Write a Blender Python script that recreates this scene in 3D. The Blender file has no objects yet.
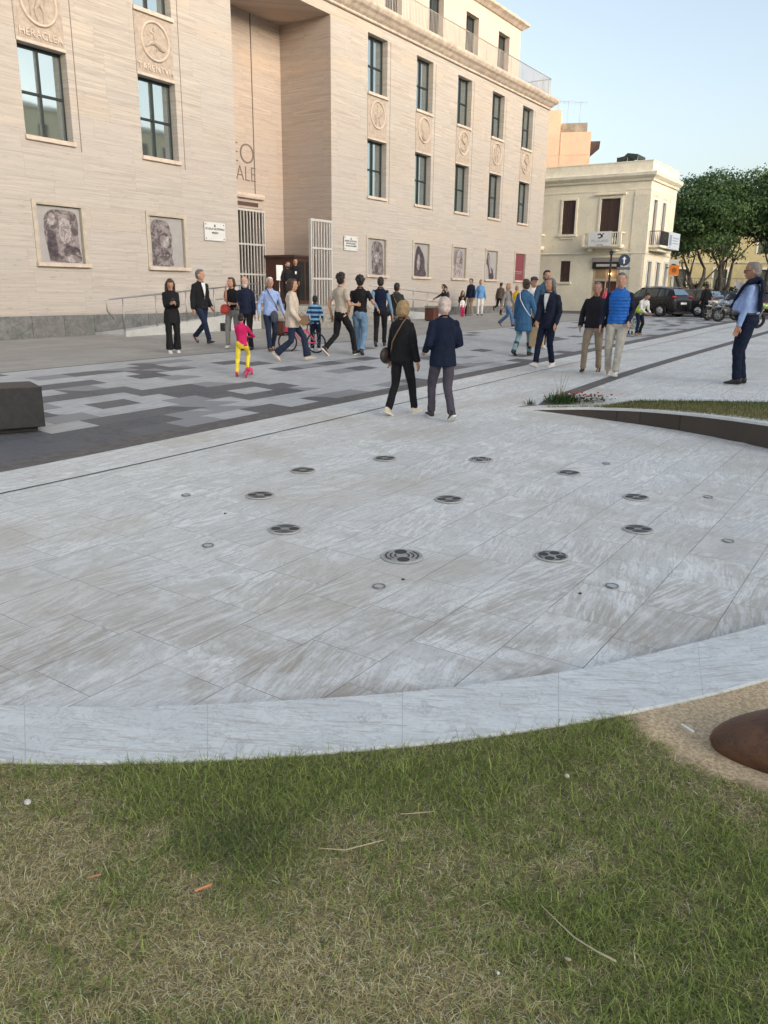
import bpy, bmesh, math, random
import numpy as np
from mathutils import Vector, Matrix, Euler, noise as mnoise
random.seed(7); rng = np.random.default_rng(7)
scn = bpy.context.scene
COL = scn.collection
PI = math.pi
# ---------------------------------------------------------------- camera model
F, CX, CY, ZC = 780.0, 384.0, 512.0, 1.8
PIT = math.atan(222.5/F); ROL = math.radians(0.70)
def ray(x, y):
    a, b = x-CX, y-CY
    a2 = a*math.cos(ROL)+b*math.sin(ROL); b2 = -a*math.sin(ROL)+b*math.cos(ROL)
    dx, dy = a2/F, -b2/F
    return (dx, math.cos(PIT)+dy*math.sin(PIT), -math.sin(PIT)+dy*math.cos(PIT))
AZ = math.radians(33.717)                       # direction of the museum front
SV = (math.sin(AZ), math.cos(AZ)); TV = (-math.cos(AZ), math.sin(AZ))
TH = math.pi/2-AZ
FR = Matrix.Rotation(TH, 4, 'Z')                # (s, t, z) -> world
def w2st(x, y): return x*SV[0]+y*SV[1], x*TV[0]+y*TV[1]
def st2w(s, t): return s*SV[0]+t*TV[0], s*SV[1]+t*TV[1]
# ---------------------------------------------------------------- terrain (height below eye level on an (s,t) table)
HS = [-12, 4, 8, 11, 16, 26, 42, 60, 130]
HT = [-30, 2, 5, 7.5, 13.4, 21.4, 40]
HH = [[1.80,1.80,1.75,1.64,1.48,1.42,1.32,1.36,1.36],
      [1.85,1.85,1.80,1.66,1.50,1.43,1.30,1.36,1.36],
      [1.82,1.82,1.78,1.71,1.57,1.45,1.30,1.36,1.36],
      [1.80,1.80,1.76,1.72,1.65,1.51,1.30,1.36,1.36],
      [1.60,1.53,1.50,1.47,1.44,1.38,1.27,1.36,1.36],
      [1.50,1.50,1.50,1.50,1.46,1.38,1.26,1.36,1.36],
      [1.50,1.50,1.50,1.50,1.46,1.38,1.26,1.36,1.36]]
def _pchip(xs, ys, x):
    if x <= xs[0]: return ys[0]
    if x >= xs[-1]: return ys[-1]
    n = len(xs)
    h = [xs[i+1]-xs[i] for i in range(n-1)]; d = [(ys[i+1]-ys[i])/h[i] for i in range(n-1)]
    m = [0.0]*n
    for i in range(1, n-1):
        if d[i-1]*d[i] > 0:
            a, b = 2*h[i]+h[i-1], h[i]+2*h[i-1]; m[i] = (a+b)/(a/d[i-1]+b/d[i])
    i = 0
    while x > xs[i+1]: i += 1
    t = (x-xs[i])/h[i]; t2 = t*t; t3 = t2*t
    return (2*t3-3*t2+1)*ys[i]+(t3-2*t2+t)*h[i]*m[i]+(3*t2-2*t3)*ys[i+1]+(t3-t2)*h[i]*m[i+1]
def sstep(a, b, x):
    t = max(0.0, min(1.0, (x-a)/(b-a))); return t*t*(3-2*t)
# wall of the raised lawn (foot of its dark face), world x,y
WALL = [(2.0, 12.08), (2.6, 11.93), (3.1, 11.75), (3.6, 11.38), (4.05, 10.85), (4.42, 10.3), (4.76, 9.55), (5.1, 8.7), (5.4, 7.7), (5.5, 6.7), (5.3, 5.9)]
def wall_y(x):
    if x < WALL[0][0]: return 99
    for a, b in zip(WALL, WALL[1:]):
        if a[0] <= x <= b[0] and b[0] > a[0]:
            return a[1]+(b[1]-a[1])*(x-a[0])/(b[0]-a[0])
    return -99
def HGT(x, y):
    s, t = w2st(x, y)
    H = _pchip(HT, [_pchip(HS, r, s) for r in HH], t)
    k = sstep(1.2, 3.6, x)*(1-sstep(0.25, 1.0, y-wall_y(x))) if x > 1.2 else 0
    if x > 1.2 and y < 14: H = H+(1.85-H)*k
    return H
def gz(x, y): return ZC-HGT(x, y)
def gp(px, py):                                  # where a pixel's ray meets the ground
    d = ray(px, py); H = 1.6
    for _ in range(14):
        k = -H/d[2]; H = 0.5*H+0.5*HGT(d[0]*k, d[1]*k)
    k = -H/d[2]; return Vector((d[0]*k, d[1]*k, ZC-H))
def gpz(px, py, z):
    d = ray(px, py); k = (z-ZC)/d[2]; return Vector((d[0]*k, d[1]*k, z))
# ---------------------------------------------------------------- objects
def tag(o, label=None, cat=None, group=None, kind=None):
    if label: o['label'] = label
    if cat: o['category'] = cat
    if group: o['group'] = group
    if kind: o['kind'] = kind
    return o
def thing(name, loc, label, cat, rz=0, group=None):
    o = bpy.data.objects.new(name, None); COL.objects.link(o)
    o.empty_display_size = .2
    o.location = loc; o.rotation_euler = (0, 0, rz)
    return tag(o, label, cat, group)
def wm(o):
    m = Matrix.LocRotScale(o.location, o.rotation_euler, o.scale)
    return wm(o.parent) @ m if o.parent else m
def link_mesh(name, me, mats, parent=None):
    o = bpy.data.objects.new(name, me); COL.objects.link(o)
    for m in (mats if isinstance(mats, (list, tuple)) else [mats]): me.materials.append(m)
    if parent: o.parent = parent
    return o
class MB:
    """collects shapes into one mesh"""
    def __init__(s): s.v = []; s.f = []; s.m = []; s.sm = []
    def add(s, vs, fs, mi=0, smooth=False):
        b = len(s.v); s.v += [tuple(v) for v in vs]
        for f in fs: s.f.append([b+i for i in f]); s.m.append(mi); s.sm.append(smooth)
    def box(s, x0, x1, y0, y1, z0, z1, mi=0, M=None):
        vs = [(x0,y0,z0),(x1,y0,z0),(x1,y1,z0),(x0,y1,z0),(x0,y0,z1),(x1,y0,z1),(x1,y1,z1),(x0,y1,z1)]
        if M: vs = [tuple(M @ Vector(v)) for v in vs]
        s.add(vs, [(0,3,2,1),(4,5,6,7),(0,1,5,4),(1,2,6,5),(2,3,7,6),(3,0,4,7)], mi)
    def quad(s, a, b, c, d, mi=0): s.add([a,b,c,d], [(0,1,2,3)], mi)
    def tube(s, pts, rad, n=8, mi=0, cap=True, flat=1.0, up=None, smooth=True):
        pts = [Vector(p) for p in pts]
        if not isinstance(rad, (list, tuple)): rad = [rad]*len(pts)
        pts2, r2 = list(pts), list(rad)
        if cap == 'round':
            d0 = (pts[0]-pts[1]).normalized(); d1 = (pts[-1]-pts[-2]).normalized()
            pts2 = [pts[0]+d0*rad[0]*.98, pts[0]+d0*rad[0]*.7]+pts+[pts[-1]+d1*rad[-1]*.7, pts[-1]+d1*rad[-1]*.98]
            r2 = [rad[0]*.15, rad[0]*.71]+list(rad)+[rad[-1]*.71, rad[-1]*.15]
        rings = []; ref = Vector(up) if up else None
        for i, p in enumerate(pts2):
            tdir = (pts2[min(i+1, len(pts2)-1)]-pts2[max(i-1, 0)])
            if tdir.length < 1e-9: tdir = Vector((0,0,1))
            tdir.normalize()
            if ref is None: ref = Vector((1,0,0)) if abs(tdir.x) < .8 else Vector((0,1,0))
            a = (ref-tdir*ref.dot(tdir)).normalized(); b = tdir.cross(a)
            if not up: ref = a
            rings.append([p+a*math.cos(2*PI*k/n)*r2[i]+b*math.sin(2*PI*k/n)*r2[i]*flat for k in range(n)])
        s.loft(rings, mi, smooth, cap=bool(cap))
    def loft(s, rings, mi=0, smooth=True, cap=True, closed=True):
        n = len(rings[0]); vs = [v for r in rings for v in r]; fs = []
        for i in range(len(rings)-1):
            for k in range(n if closed else n-1):
                k2 = (k+1) % n
                fs.append((i*n+k, i*n+k2, (i+1)*n+k2, (i+1)*n+k))
        if cap: fs.append(tuple(range(n-1, -1, -1))); fs.append(tuple((len(rings)-1)*n+k for k in range(n)))
        s.add(vs, fs, mi, smooth)
    def ell(s, c, r, mi=0, M=None, nu=14, nv=9, smooth=True):
        vs = []; fs = []
        for j in range(nv+1):
            ph = PI*j/nv
            for i in range(nu):
                a = 2*PI*i/nu
                v = Vector((math.sin(ph)*math.cos(a)*r[0], math.sin(ph)*math.sin(a)*r[1], math.cos(ph)*r[2]))
                if M: v = M @ v
                vs.append(v+Vector(c))
        for j in range(nv):
            for i in range(nu):
                i2 = (i+1) % nu; fs.append((j*nu+i, (j+1)*nu+i, (j+1)*nu+i2, j*nu+i2))
        s.add(vs, fs, mi, smooth)
    def cyl(s, c, r, h, axis='z', n=20, mi=0, r2=None, smooth=True):
        c = Vector(c); r2 = r if r2 is None else r2
        ax = dict(x=Vector((1,0,0)), y=Vector((0,1,0)), z=Vector((0,0,1)))[axis]
        a = dict(x=Vector((0,1,0)), y=Vector((0,0,1)), z=Vector((1,0,0)))[axis]; b = ax.cross(a)
        R = [[c+ax*hh+a*math.cos(2*PI*k/n)*rr+b*math.sin(2*PI*k/n)*rr for k in range(n)] for hh, rr in ((-h/2, r), (h/2, r2))]
        s.loft(R, mi, smooth)
    def mesh(s, name='m', T=None):
        me = bpy.data.meshes.new(name)
        vs = s.v if T is None else [tuple(T @ Vector(v)) for v in s.v]
        me.from_pydata(vs, [], s.f)
        me.polygons.foreach_set('material_index', s.m); me.polygons.foreach_set('use_smooth', s.sm)
        me.update(); return me
    def build(s, name, mats, parent=None, frame=None, bevel=0, recalc=True):
        """vertices are given in `frame` (None: world if no parent, else the parent's own space)"""
        T = None
        if frame is not None: T = (wm(parent).inverted() @ frame) if parent else frame
        me = s.mesh(name, T)
        if recalc:
            bm = bmesh.new(); bm.from_mesh(me); bmesh.ops.recalc_face_normals(bm, faces=bm.faces); bm.to_mesh(me); bm.free()
        o = link_mesh(name, me, mats, parent)
        if bevel:
            b = o.modifiers.new('b', 'BEVEL'); b.width = bevel; b.segments = 2; b.limit_method = 'ANGLE'; b.angle_limit = .6
        return o
def copy_tree(o, parent=None):
    c = o.copy(); COL.objects.link(c)
    c.parent = parent
    for ch in list(o.children): copy_tree(ch, c)
    return c
def set_origin(o, p):                            # move a top-level mesh's origin, keeping its place
    M = Matrix.Translation(-Vector(p)); o.data.transform(M); o.location = Vector(p); return o
# ---------------------------------------------------------------- node helper
class NT:
    def __init__(s, name):
        s.mat = bpy.data.materials.new(name); s.mat.use_nodes = True; s.t = s.mat.node_tree
        s.b = s.t.nodes['Principled BSDF']; s.out = s.t.nodes['Material Output']
    def n(s, typ, ins={}, **kw):
        nd = s.t.nodes.new(typ)
        for k, v in kw.items(): setattr(nd, k, v)
        for k, v in ins.items():
            if isinstance(v, bpy.types.NodeSocket): s.t.links.new(v, nd.inputs[k])
            elif v is not None: nd.inputs[k].default_value = v
        return nd
    def m(s, op, a, b=None, c=None, clamp=False):
        nd = s.t.nodes.new('ShaderNodeMath'); nd.operation = op; nd.use_clamp = clamp
        for i, v in enumerate((a, b, c)):
            if v is None: continue
            if isinstance(v, bpy.types.NodeSocket): s.t.links.new(v, nd.inputs[i])
            else: nd.inputs[i].default_value = v
        return nd.outputs[0]
    def coord(s, which='Object'): return s.n('ShaderNodeTexCoord').outputs[which]
    def sep(s, v): nd = s.n('ShaderNodeSeparateXYZ', {0: v}); return nd.outputs[0], nd.outputs[1], nd.outputs[2]
    def comb(s, x=0.0, y=0.0, z=0.0): return s.n('ShaderNodeCombineXYZ', {0: x, 1: y, 2: z}).outputs[0]
    def noise(s, v, scale=5, detail=4, rough=.55, dist=0, col=False):
        nd = s.n('ShaderNodeTexNoise', {'Vector': v, 'Scale': scale, 'Detail': detail, 'Roughness': rough, 'Distortion': dist})
        return nd.outputs[1 if col else 0]
    def white(s, v, col=False):
        nd = s.n('ShaderNodeTexWhiteNoise', {'Vector': v}, noise_dimensions='3D'); return nd.outputs[1 if col else 0]
    def mix(s, f, a, b, mode='MIX'):
        nd = s.t.nodes.new('ShaderNodeMix'); nd.data_type = 'RGBA'; nd.blend_type = mode
        for i, v in ((0, f), (6, a), (7, b)):
            if isinstance(v, bpy.types.NodeSocket): s.t.links.new(v, nd.inputs[i])
            else: nd.inputs[i].default_value = (v if i == 0 else (tuple(v)+(1,))[:4])
        return nd.outputs[2]
    def mrange(s, v, a, b, c=0, d=1, smooth=True):
        nd = s.n('ShaderNodeMapRange', {0: v, 1: a, 2: b, 3: c, 4: d}); 
        if smooth: nd.interpolation_type = 'SMOOTHSTEP'
        return nd.outputs[0]
    def scale(s, v, sc): return s.n('ShaderNodeMapping', {'Vector': v, 'Scale': sc}).outputs[0]
    def rot(s, v, ang): 
        nd = s.n('ShaderNodeVectorRotate', {'Vector': v, 'Angle': ang}, rotation_type='Z_AXIS'); return nd.outputs[0]
    def bump(s, h, strength=.3, dist=.01):
        nd = s.n('ShaderNodeBump', {'Height': h, 'Strength': strength, 'Distance': dist}); s.t.links.new(nd.outputs[0], s.b.inputs['Normal'])
    def set(s, **kw):
        for k, v in kw.items():
            k = {'col': 'Base Color', 'rough': 'Roughness', 'metal': 'Metallic', 'spec': 'Specular IOR Level', 'em': 'Emission Color', 'es': 'Emission Strength', 'alpha': 'Alpha', 'tr': 'Transmission Weight', 'coat': 'Coat Weight', 'sheen': 'Sheen Weight'}[k]
            if isinstance(v, bpy.types.NodeSocket): s.t.links.new(v, s.b.inputs[k])
            else: s.b.inputs[k].default_value = (tuple(v)+(1,))[:4] if isinstance(v, (tuple, list)) else v
        return s
_mc = {}
def plain(name, col, rough=.6, metal=0, var=.12, scale=6, em=0, spec=.5, bump=0, coat=0):
    """a simple material with a little unevenness in it"""
    if name in _mc: return _mc[name]
    k = NT(name); c = k.coord()
    nz = k.noise(c, scale, 4, .6)
    f = k.mrange(nz, .3, .7, 1-var, 1+var, False)
    cc = k.n('ShaderNodeMix', data_type='RGBA', blend_type='MULTIPLY'); cc.inputs[0].default_value = 1
    cc.inputs[6].default_value = tuple(col)+(1,); k.t.links.new(k.comb(f, f, f), cc.inputs[7])
    k.set(col=cc.outputs[2], rough=k.mrange(nz, .3, .7, max(rough-.06, .02), min(rough+.06, 1)), metal=metal, spec=spec, coat=coat)
    if bump: k.bump(k.noise(c, scale*6, 3), bump, .01)
    if em: k.set(em=tuple(col), es=em)
    _mc[name] = k.mat; return k.mat
# ---------------------------------------------------------------- stone materials
def travertine(name, base=(.465,.412,.357), var=1.0):
    k = NT(name); x, y, z = k.sep(k.coord()); h = k.m('ADD', x, y)
    row = k.m('FLOOR', k.m('DIVIDE', z, .62)); rz = k.m('FRACT', k.m('DIVIDE', z, .62))
    off = k.m('MULTIPLY', k.white(k.comb(row, 3.1, 0)), 1.9)
    cc = k.m('DIVIDE', k.m('ADD', h, off), 1.9); cel = k.m('FLOOR', cc); fx = k.m('FRACT', cc)
    rnd = k.white(k.comb(cel, row, 1.7)); rnd2 = k.white(k.comb(cel, row, 5.3))
    st = k.noise(k.comb(k.m('MULTIPLY', h, .5), k.m('MULTIPLY', rnd, 9), k.m('MULTIPLY', z, 19)), 1.0, 7, .70, .5)
    st2 = k.noise(k.comb(k.m('MULTIPLY', h, 2.6), 4.0, k.m('MULTIPLY', z, 30)), 1.0, 4, .65)
    big = k.noise(k.comb(k.m('MULTIPLY', h, .16), 0.0, k.m('MULTIPLY', z, .35)), 1.0, 3, .5)
    b = Vector(base)
    c = k.mix(k.mrange(st, .32, .68), tuple(b*.72), tuple(b*1.16))
    c = k.mix(k.mrange(rnd, .0, 1, 0, .45), c, (b[0]*.93, b[1]*.98, b[2]*1.04))
    c = k.mix(k.mrange(rnd2, .7, 1.0, 0, .35), c, (b[0]*1.10, b[1]*1.02, b[2]*.88))
    c = k.mix(k.mrange(big, .35, .7, 0, .35), c, (b[0]*.86, b[1]*.84, b[2]*.84))
    c = k.mix(k.mrange(z, 2.0, 11.0, .34, 0), c, (b[0]*.93, b[1]*1.0, b[2]*1.12))      # cooler, greyer tone towards the lower courses
    pits = k.mrange(st2, .58, .70, 0, .60); c = k.mix(pits, c, tuple(b*.42))
    j = k.m('MAXIMUM', k.m('LESS_THAN', rz, .018), k.m('LESS_THAN', fx, .005)); c = k.mix(k.m('MULTIPLY', j, .30), c, tuple(b*.4))
    k.set(col=c, rough=.78, spec=.3)
    k.bump(k.m('SUBTRACT', k.m('MULTIPLY', st, .5), k.m('ADD', pits, j)), .45, .012)
    return k.mat
def stone_plain(name, base, sc=3, amt=.2, rough=.8, bump=.3):
    k = NT(name); c = k.coord(); n1 = k.noise(c, sc, 6, .65); n2 = k.noise(c, sc*9, 3, .6); b = Vector(base)
    col = k.mix(k.mrange(n1, .3, .7), tuple(b*(1-amt)), tuple(b*(1+amt)))
    col = k.mix(k.mrange(n2, .55, .75, 0, .4), col, tuple(b*.6))
    k.set(col=col, rough=rough, spec=.3); k.bump(k.m('ADD', n1, n2), bump, .01); return k.mat
def marble(name, slabs=True, L=.585, Wd=.4475, t0=-.188):
    """white-grey veined marble laid in running slabs along the museum front"""
    k = NT(name); P = k.coord(); x, y, z = k.sep(P)
    # rotate world -> (s,t): objects are built in the (s,t) frame, so object space is already it
    if slabs:
        yy = k.m('DIVIDE', k.m('ADD', y, -t0), Wd); row = k.m('FLOOR', yy); fy = k.m('FRACT', yy)
        off = k.white(k.comb(row, 8.3, 0)); xx = k.m('ADD', k.m('DIVIDE', x, L), off); colm = k.m('FLOOR', xx); fx = k.m('FRACT', xx)
    else:
        row = k.m('FLOOR', k.m('DIVIDE', x, 1.3)); colm = k.m('ADD', row, 0.0); fy = None
    r1 = k.white(k.comb(row, colm, 1.0)); r2 = k.white(k.comb(row, colm, 2.0)); r3 = k.white(k.comb(row, colm, 3.0)); r4 = k.white(k.comb(row, colm, 4.0))
    # vein direction: mostly along the slab, sometimes askew
    ang = k.m('MULTIPLY', k.m('SUBTRACT', r1, .5), .55)
    V = k.rot(P, ang); vx, vy, _ = k.sep(V)
    bands = k.noise(k.comb(k.m('ADD', k.m('MULTIPLY', vx, 1.5), k.m('MULTIPLY', r2, 40)), k.m('MULTIPLY', vy, 15.0), k.m('MULTIPLY', r3, 20)), 1.9, 6, .66, .9)
    cloud = k.noise(k.comb(k.m('ADD', k.m('MULTIPLY', vx, 1.1), k.m('MULTIPLY', r3, 30)), k.m('MULTIPLY', vy, 2.4), k.m('MULTIPLY', r2, 20)), 2.2, 6, .62, 1.4)
    fine = k.noise(P, 45, 3, .6)
    stripe = k.mrange(r4, .45, .62)
    v1 = k.mrange(bands, .36, .62); v2 = k.mrange(cloud, .36, .62)
    pat = k.m('ADD', k.m('MULTIPLY', v1, stripe), k.m('MULTIPLY', v2, k.m('SUBTRACT', 1.0, stripe)))
    lo = (.60, .612, .59) if slabs else (.62, .65, .65); hi = (.80, .82, .80) if slabs else (.69, .725, .72)
    c = k.mix(pat, lo, hi)
    line = k.m('ABSOLUTE', k.m('SUBTRACT', cloud, .5)); c = k.mix(k.mrange(line, 0, .016, .45, 0), c, (.33, .335, .34))
    c = k.mix(k.mrange(fine, .35, .7, 0, .16), c, (.28, .28, .27))
    hair = k.noise(k.comb(k.m('MULTIPLY', vx, 2.0), k.m('MULTIPLY', vy, 21.0), k.m('MULTIPLY', r2, 9)), 2.2, 4, .7, .9)
    c = k.mix(k.mrange(hair, .50, .66, 0, .60), c, (.38, .36, .325))
    crk = k.m('ABSOLUTE', k.m('SUBTRACT', k.noise(P, 2.6, 5, .6, 1.2), .5)); c = k.mix(k.mrange(crk, 0, .010, .38, 0), c, (.34, .33, .31))
    if slabs:
        c = k.mix(k.mrange(r2, 0, 1, 0, .3), c, (.50, .51, .525), 'MULTIPLY') if False else k.mix(k.mrange(r2, 0, 1, 0, .28), c, (.50, .51, .505))
        # brown-grey dirt that has settled where the bowl is lowest, along the kerb
        near = k.mrange(k.m('ADD', k.m('MULTIPLY', x, .75), k.m('MULTIPLY', y, .66)), 3.0, 6.0, 1, .12)
        dn = k.noise(P, 1.3, 5, .65, .5); band_d = k.m('MULTIPLY', k.mrange(bands, .52, .40), 1.0)
        dirt = k.m('MULTIPLY', near, k.m('MULTIPLY', k.mrange(dn, .40, .58), k.mrange(bands, .62, .40, .30, .80)))
        c = k.mix(dirt, c, (.33, .285, .225))
        dn2 = k.noise(P, .55, 4, .6, .3); c = k.mix(k.mrange(dn2, .46, .68, 0, .55), c, (.46, .42, .355))
        j1 = k.m('LESS_THAN', k.m('MINIMUM', fy, k.m('SUBTRACT', 1.0, fy)), .006)
        j2 = k.m('LESS_THAN', k.m('MINIMUM', fx, k.m('SUBTRACT', 1.0, fx)), .0035)
        j = k.m('MAXIMUM', j1, j2); jn = k.m('MULTIPLY', j, k.mrange(k.noise(P, 3, 2), .3, .6, .35, .85))
        c = k.mix(jn, c, (.13, .125, .12)); rough = k.mrange(cloud, .3, .7, .5, .66)
        k.bump(k.m('SUBTRACT', k.m('MULTIPLY', fine, .12), j), .35, .004)
    else:
        rough = .55; k.bump(fine, .15, .003)
    k.set(col=c, rough=rough, spec=.35); return k.mat
def pattern_paving(name):
    k = NT(name); P = k.coord(); x, y, z = k.sep(P)
    yy = k.m('DIVIDE', k.m('ADD', y, -7.80), .43); row = k.m('FLOOR', yy); fy = k.m('FRACT', yy)
    xx = k.m('ADD', k.m('DIVIDE', x, .70), k.m('MULTIPLY', k.m('MODULO', row, 2.0), .5)); cl = k.m('FLOOR', xx); fx = k.m('FRACT', xx)
    n1 = k.noise(k.comb(k.m('ADD', k.m('MULTIPLY', cl, .50), k.m('MULTIPLY', row, -.25)), k.m('MULTIPLY', row, .58), 2.0), 1.0, 1.5, .5)
    w = k.white(k.comb(cl, row, 6.0)); w2 = k.white(k.comb(cl, row, 9.0))
    grad = k.m('ADD', k.mrange(x, 4.5, 12.0, .075, -.075, False), k.mrange(y, 8, 13.4, .05, -.045, False))
    far = k.m('ADD', k.mrange(x, 30, 44, 0, .12, False), k.mrange(x, 13, 19, 0, -.035, False))
    v = k.m('ADD', k.m('ADD', n1, k.m('MULTIPLY', k.m('SUBTRACT', w, .5), .26)), k.m('ADD', grad, far))
    dark = k.m('GREATER_THAN', v, .555)
    mid = k.m('GREATER_THAN', v, .53)
    n = k.noise(P, 14, 4, .6); streak = k.noise(k.comb(k.m('MULTIPLY', x, 3), k.m('MULTIPLY', y, 14), 0.0), 1, 4, .6)
    lc = k.mix(k.mrange(streak, .3, .7), (.37, .385, .39), (.50, .515, .52)); lc = k.mix(k.mrange(w2, 0, 1, 0, .3), lc, (.36, .355, .35))
    dc = k.mix(k.mrange(n, .3, .7), (.088, .091, .10), (.125, .13, .14)); dc = k.mix(k.mrange(w2, 0, 1, 0, .55), dc, (.15, .15, .155))
    c = k.mix(mid, lc, (.26, .265, .275)); c = k.mix(dark, c, dc)
    c = k.mix(k.mrange(k.noise(P, .9, 4, .6), .45, .75, 0, .3), c, (.2, .19, .18))
    j = k.m('MAXIMUM', k.m('LESS_THAN', fy, .012), k.m('LESS_THAN', fx, .008)); c = k.mix(k.m('MULTIPLY', j, .5), c, (.07, .07, .07))
    k.set(col=c, rough=.7, spec=.3); k.bump(k.m('SUBTRACT', k.m('MULTIPLY', n, .3), j), .3, .004); return k.mat
def tile_paving(name, base, L, Wd, rot=0, amt=.15, joint=.02, stain=None, streak=True):
    k = NT(name); P0 = k.coord(); P = k.rot(P0, rot) if rot else P0; x, y, z = k.sep(P)
    yy = k.m('DIVIDE', y, Wd); row = k.m('FLOOR', yy); fy = k.m('FRACT', yy)
    xx = k.m('ADD', k.m('DIVIDE', x, L), k.white(k.comb(row, 1.0, 0.0))); cl = k.m('FLOOR', xx); fx = k.m('FRACT', xx)
    w = k.white(k.comb(cl, row, 2.0)); n = k.noise(P0, 2.0, 5, .6); f = k.noise(P0, 22, 3, .6); b = Vector(base)
    st = k.noise(k.comb(k.m('MULTIPLY', x, 2.2), k.m('MULTIPLY', y, 9.0), k.m('MULTIPLY', w, 20)), 1, 4, .6)
    c = k.mix(k.mrange(w, 0, 1), tuple(b*(1-amt)), tuple(b*(1+amt)))
    if streak: c = k.mix(k.mrange(st, .35, .65, .45, 0), c, tuple(b*.72))
    c = k.mix(k.mrange(n, .4, .75, 0, .35), c, tuple(b*.7)); c = k.mix(k.mrange(f, .5, .7, 0, .2), c, tuple(b*.6))
    if stain:
        cx, cy, rx, ry, sc = stain
        x0, y0, _ = k.sep(P0)
        d = k.m('ADD', k.m('POWER', k.m('DIVIDE', k.m('SUBTRACT', x0, cx), rx), 2), k.m('POWER', k.m('DIVIDE', k.m('SUBTRACT', y0, cy), ry), 2))
        c = k.mix(k.mrange(k.m('ADD', d, k.m('MULTIPLY', n, .9)), 1.0, 1.7, .65, 0), c, sc)
    j = k.m('MAXIMUM', k.m('LESS_THAN', fy, joint), k.m('LESS_THAN', fx, joint*Wd/L)); c = k.mix(k.m('MULTIPLY', j, .55), c, tuple(b*.35))
    k.set(col=c, rough=.72, spec=.3); k.bump(k.m('SUBTRACT', k.m('MULTIPLY', f, .3), j), .3, .004); return k.mat
M_TRAV = travertine('travertine_cladding')
M_TRAVD = travertine('travertine_recess', (.47,.385,.32))  # same stone as the front; recess shade put into a browner base colour
M_TRIM = stone_plain('travertine_trim', (.55,.46,.385), 4, .12)
M_REL = stone_plain('carved_travertine', (.40,.335,.275), 7, .16)
M_CORN = stone_plain('cornice_stone', (.50,.42,.345), 3, .22)
M_BASE = tile_paving('lava_stone_base', (.145,.15,.15), 1.9, 6, 0, .2, .006, None, False)
def _base():
    k = NT('rough_grey_base_stone'); x, y, z = k.sep(k.coord()); h = k.m('ADD', x, y)
    xx = k.m('DIVIDE', h, 1.05); w = k.white(k.comb(k.m('FLOOR', xx), 0.0, 0.0)); n = k.noise(k.coord(), 5, 6, .7, .5); f = k.noise(k.coord(), 26, 3, .7)
    c = k.mix(k.mrange(n, .3, .7), (.11, .115, .115), (.22, .225, .22)); c = k.mix(k.mrange(w, 0, 1, 0, .35), c, (.17, .17, .16)); c = k.mix(k.mrange(f, .5, .7, 0, .5), c, (.06, .06, .06))
    j = k.m('LESS_THAN', k.m('FRACT', xx), .016); c = k.mix(k.m('MULTIPLY', j, .8), c, (.03, .03, .03))
    k.set(col=c, rough=.85); k.bump(k.m('SUBTRACT', k.m('ADD', n, f), j), .7, .03); return k.mat
M_BASE = _base()
M_MARB = marble('marble_slab_paving'); M_KERB = marble('pale_marble_kerb', False)
M_PATT = pattern_paving('dark_and_light_granite_paving')
M_FRONT = tile_paving('grey_stone_front_paving', (.35,.34,.315), 1.1, .42, 0, .10, .02, (7.3, 19.3, 1.7, .9, (.20,.30,.27)))
M_PALE = tile_paving('pale_marble_plaza_paving', (.50,.505,.515), .6, .30, 0, .10, .02)
M_STRIP = stone_plain('dark_basalt_strip', (.135,.125,.118), 8, .2)
M_ASPH = stone_plain('asphalt', (.10,.10,.102), 1.2, .18)
M_SOIL = stone_plain('soil', (.12,.095,.06), 6, .35)
M_STEEL = plain('brushed_steel_rail', (.42,.42,.41), .4, .85, .1)
M_GATE = plain('pale_grey_gate_paint', (.50,.485,.46), .5, 0, .08)
M_FRAME = plain('dark_green_steel_frame', (.022,.03,.03), .45, .2, .15)
M_RAILP = plain('pale_metal_railing', (.42,.38,.34), .55, .3, .1)
M_CREAM = stone_plain('cream_render', (.85,.775,.61), .7, .07, .9, .1)
M_CREAMT = stone_plain('cream_moulding', (.84,.78,.63), 2, .08, .9, .1)
M_ORANGE = stone_plain('orange_render', (.78,.52,.36), .5, .08, .9, .1)
M_YEL = stone_plain('yellow_ochre_render', (.56,.48,.26), .6, .12, .9, .1)
M_SHUT = plain('brown_shutter_paint', (.085,.05,.042), .7, 0, .15)
M_DARK = plain('dark_interior', (.02,.018,.016), .8)
M_WHITEP = plain('white_paint', (.78,.78,.77), .55, 0, .05)
M_CORTEN = plain('corten_steel', (.115,.045,.03), .8, .2, .35, 8, bump=.3)
M_DKSTONE = stone_plain('dark_granite_block', (.028,.028,.03), 14, .2, .5)
def glass(name, tint=(.50,.57,.58), metal=.9, rough=.03):
    k = NT(name); nz = k.noise(k.coord(), .9, 2, .5)
    k.set(col=k.mix(nz, tuple(Vector(tint)*.9), tint), metal=metal, rough=rough); k.bump(nz, .04, .02); return k.mat
M_GLASS = glass('coated_window_glass'); M_GLASSD = glass('dark_glass', (.10,.12,.13), .7, .08)
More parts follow.
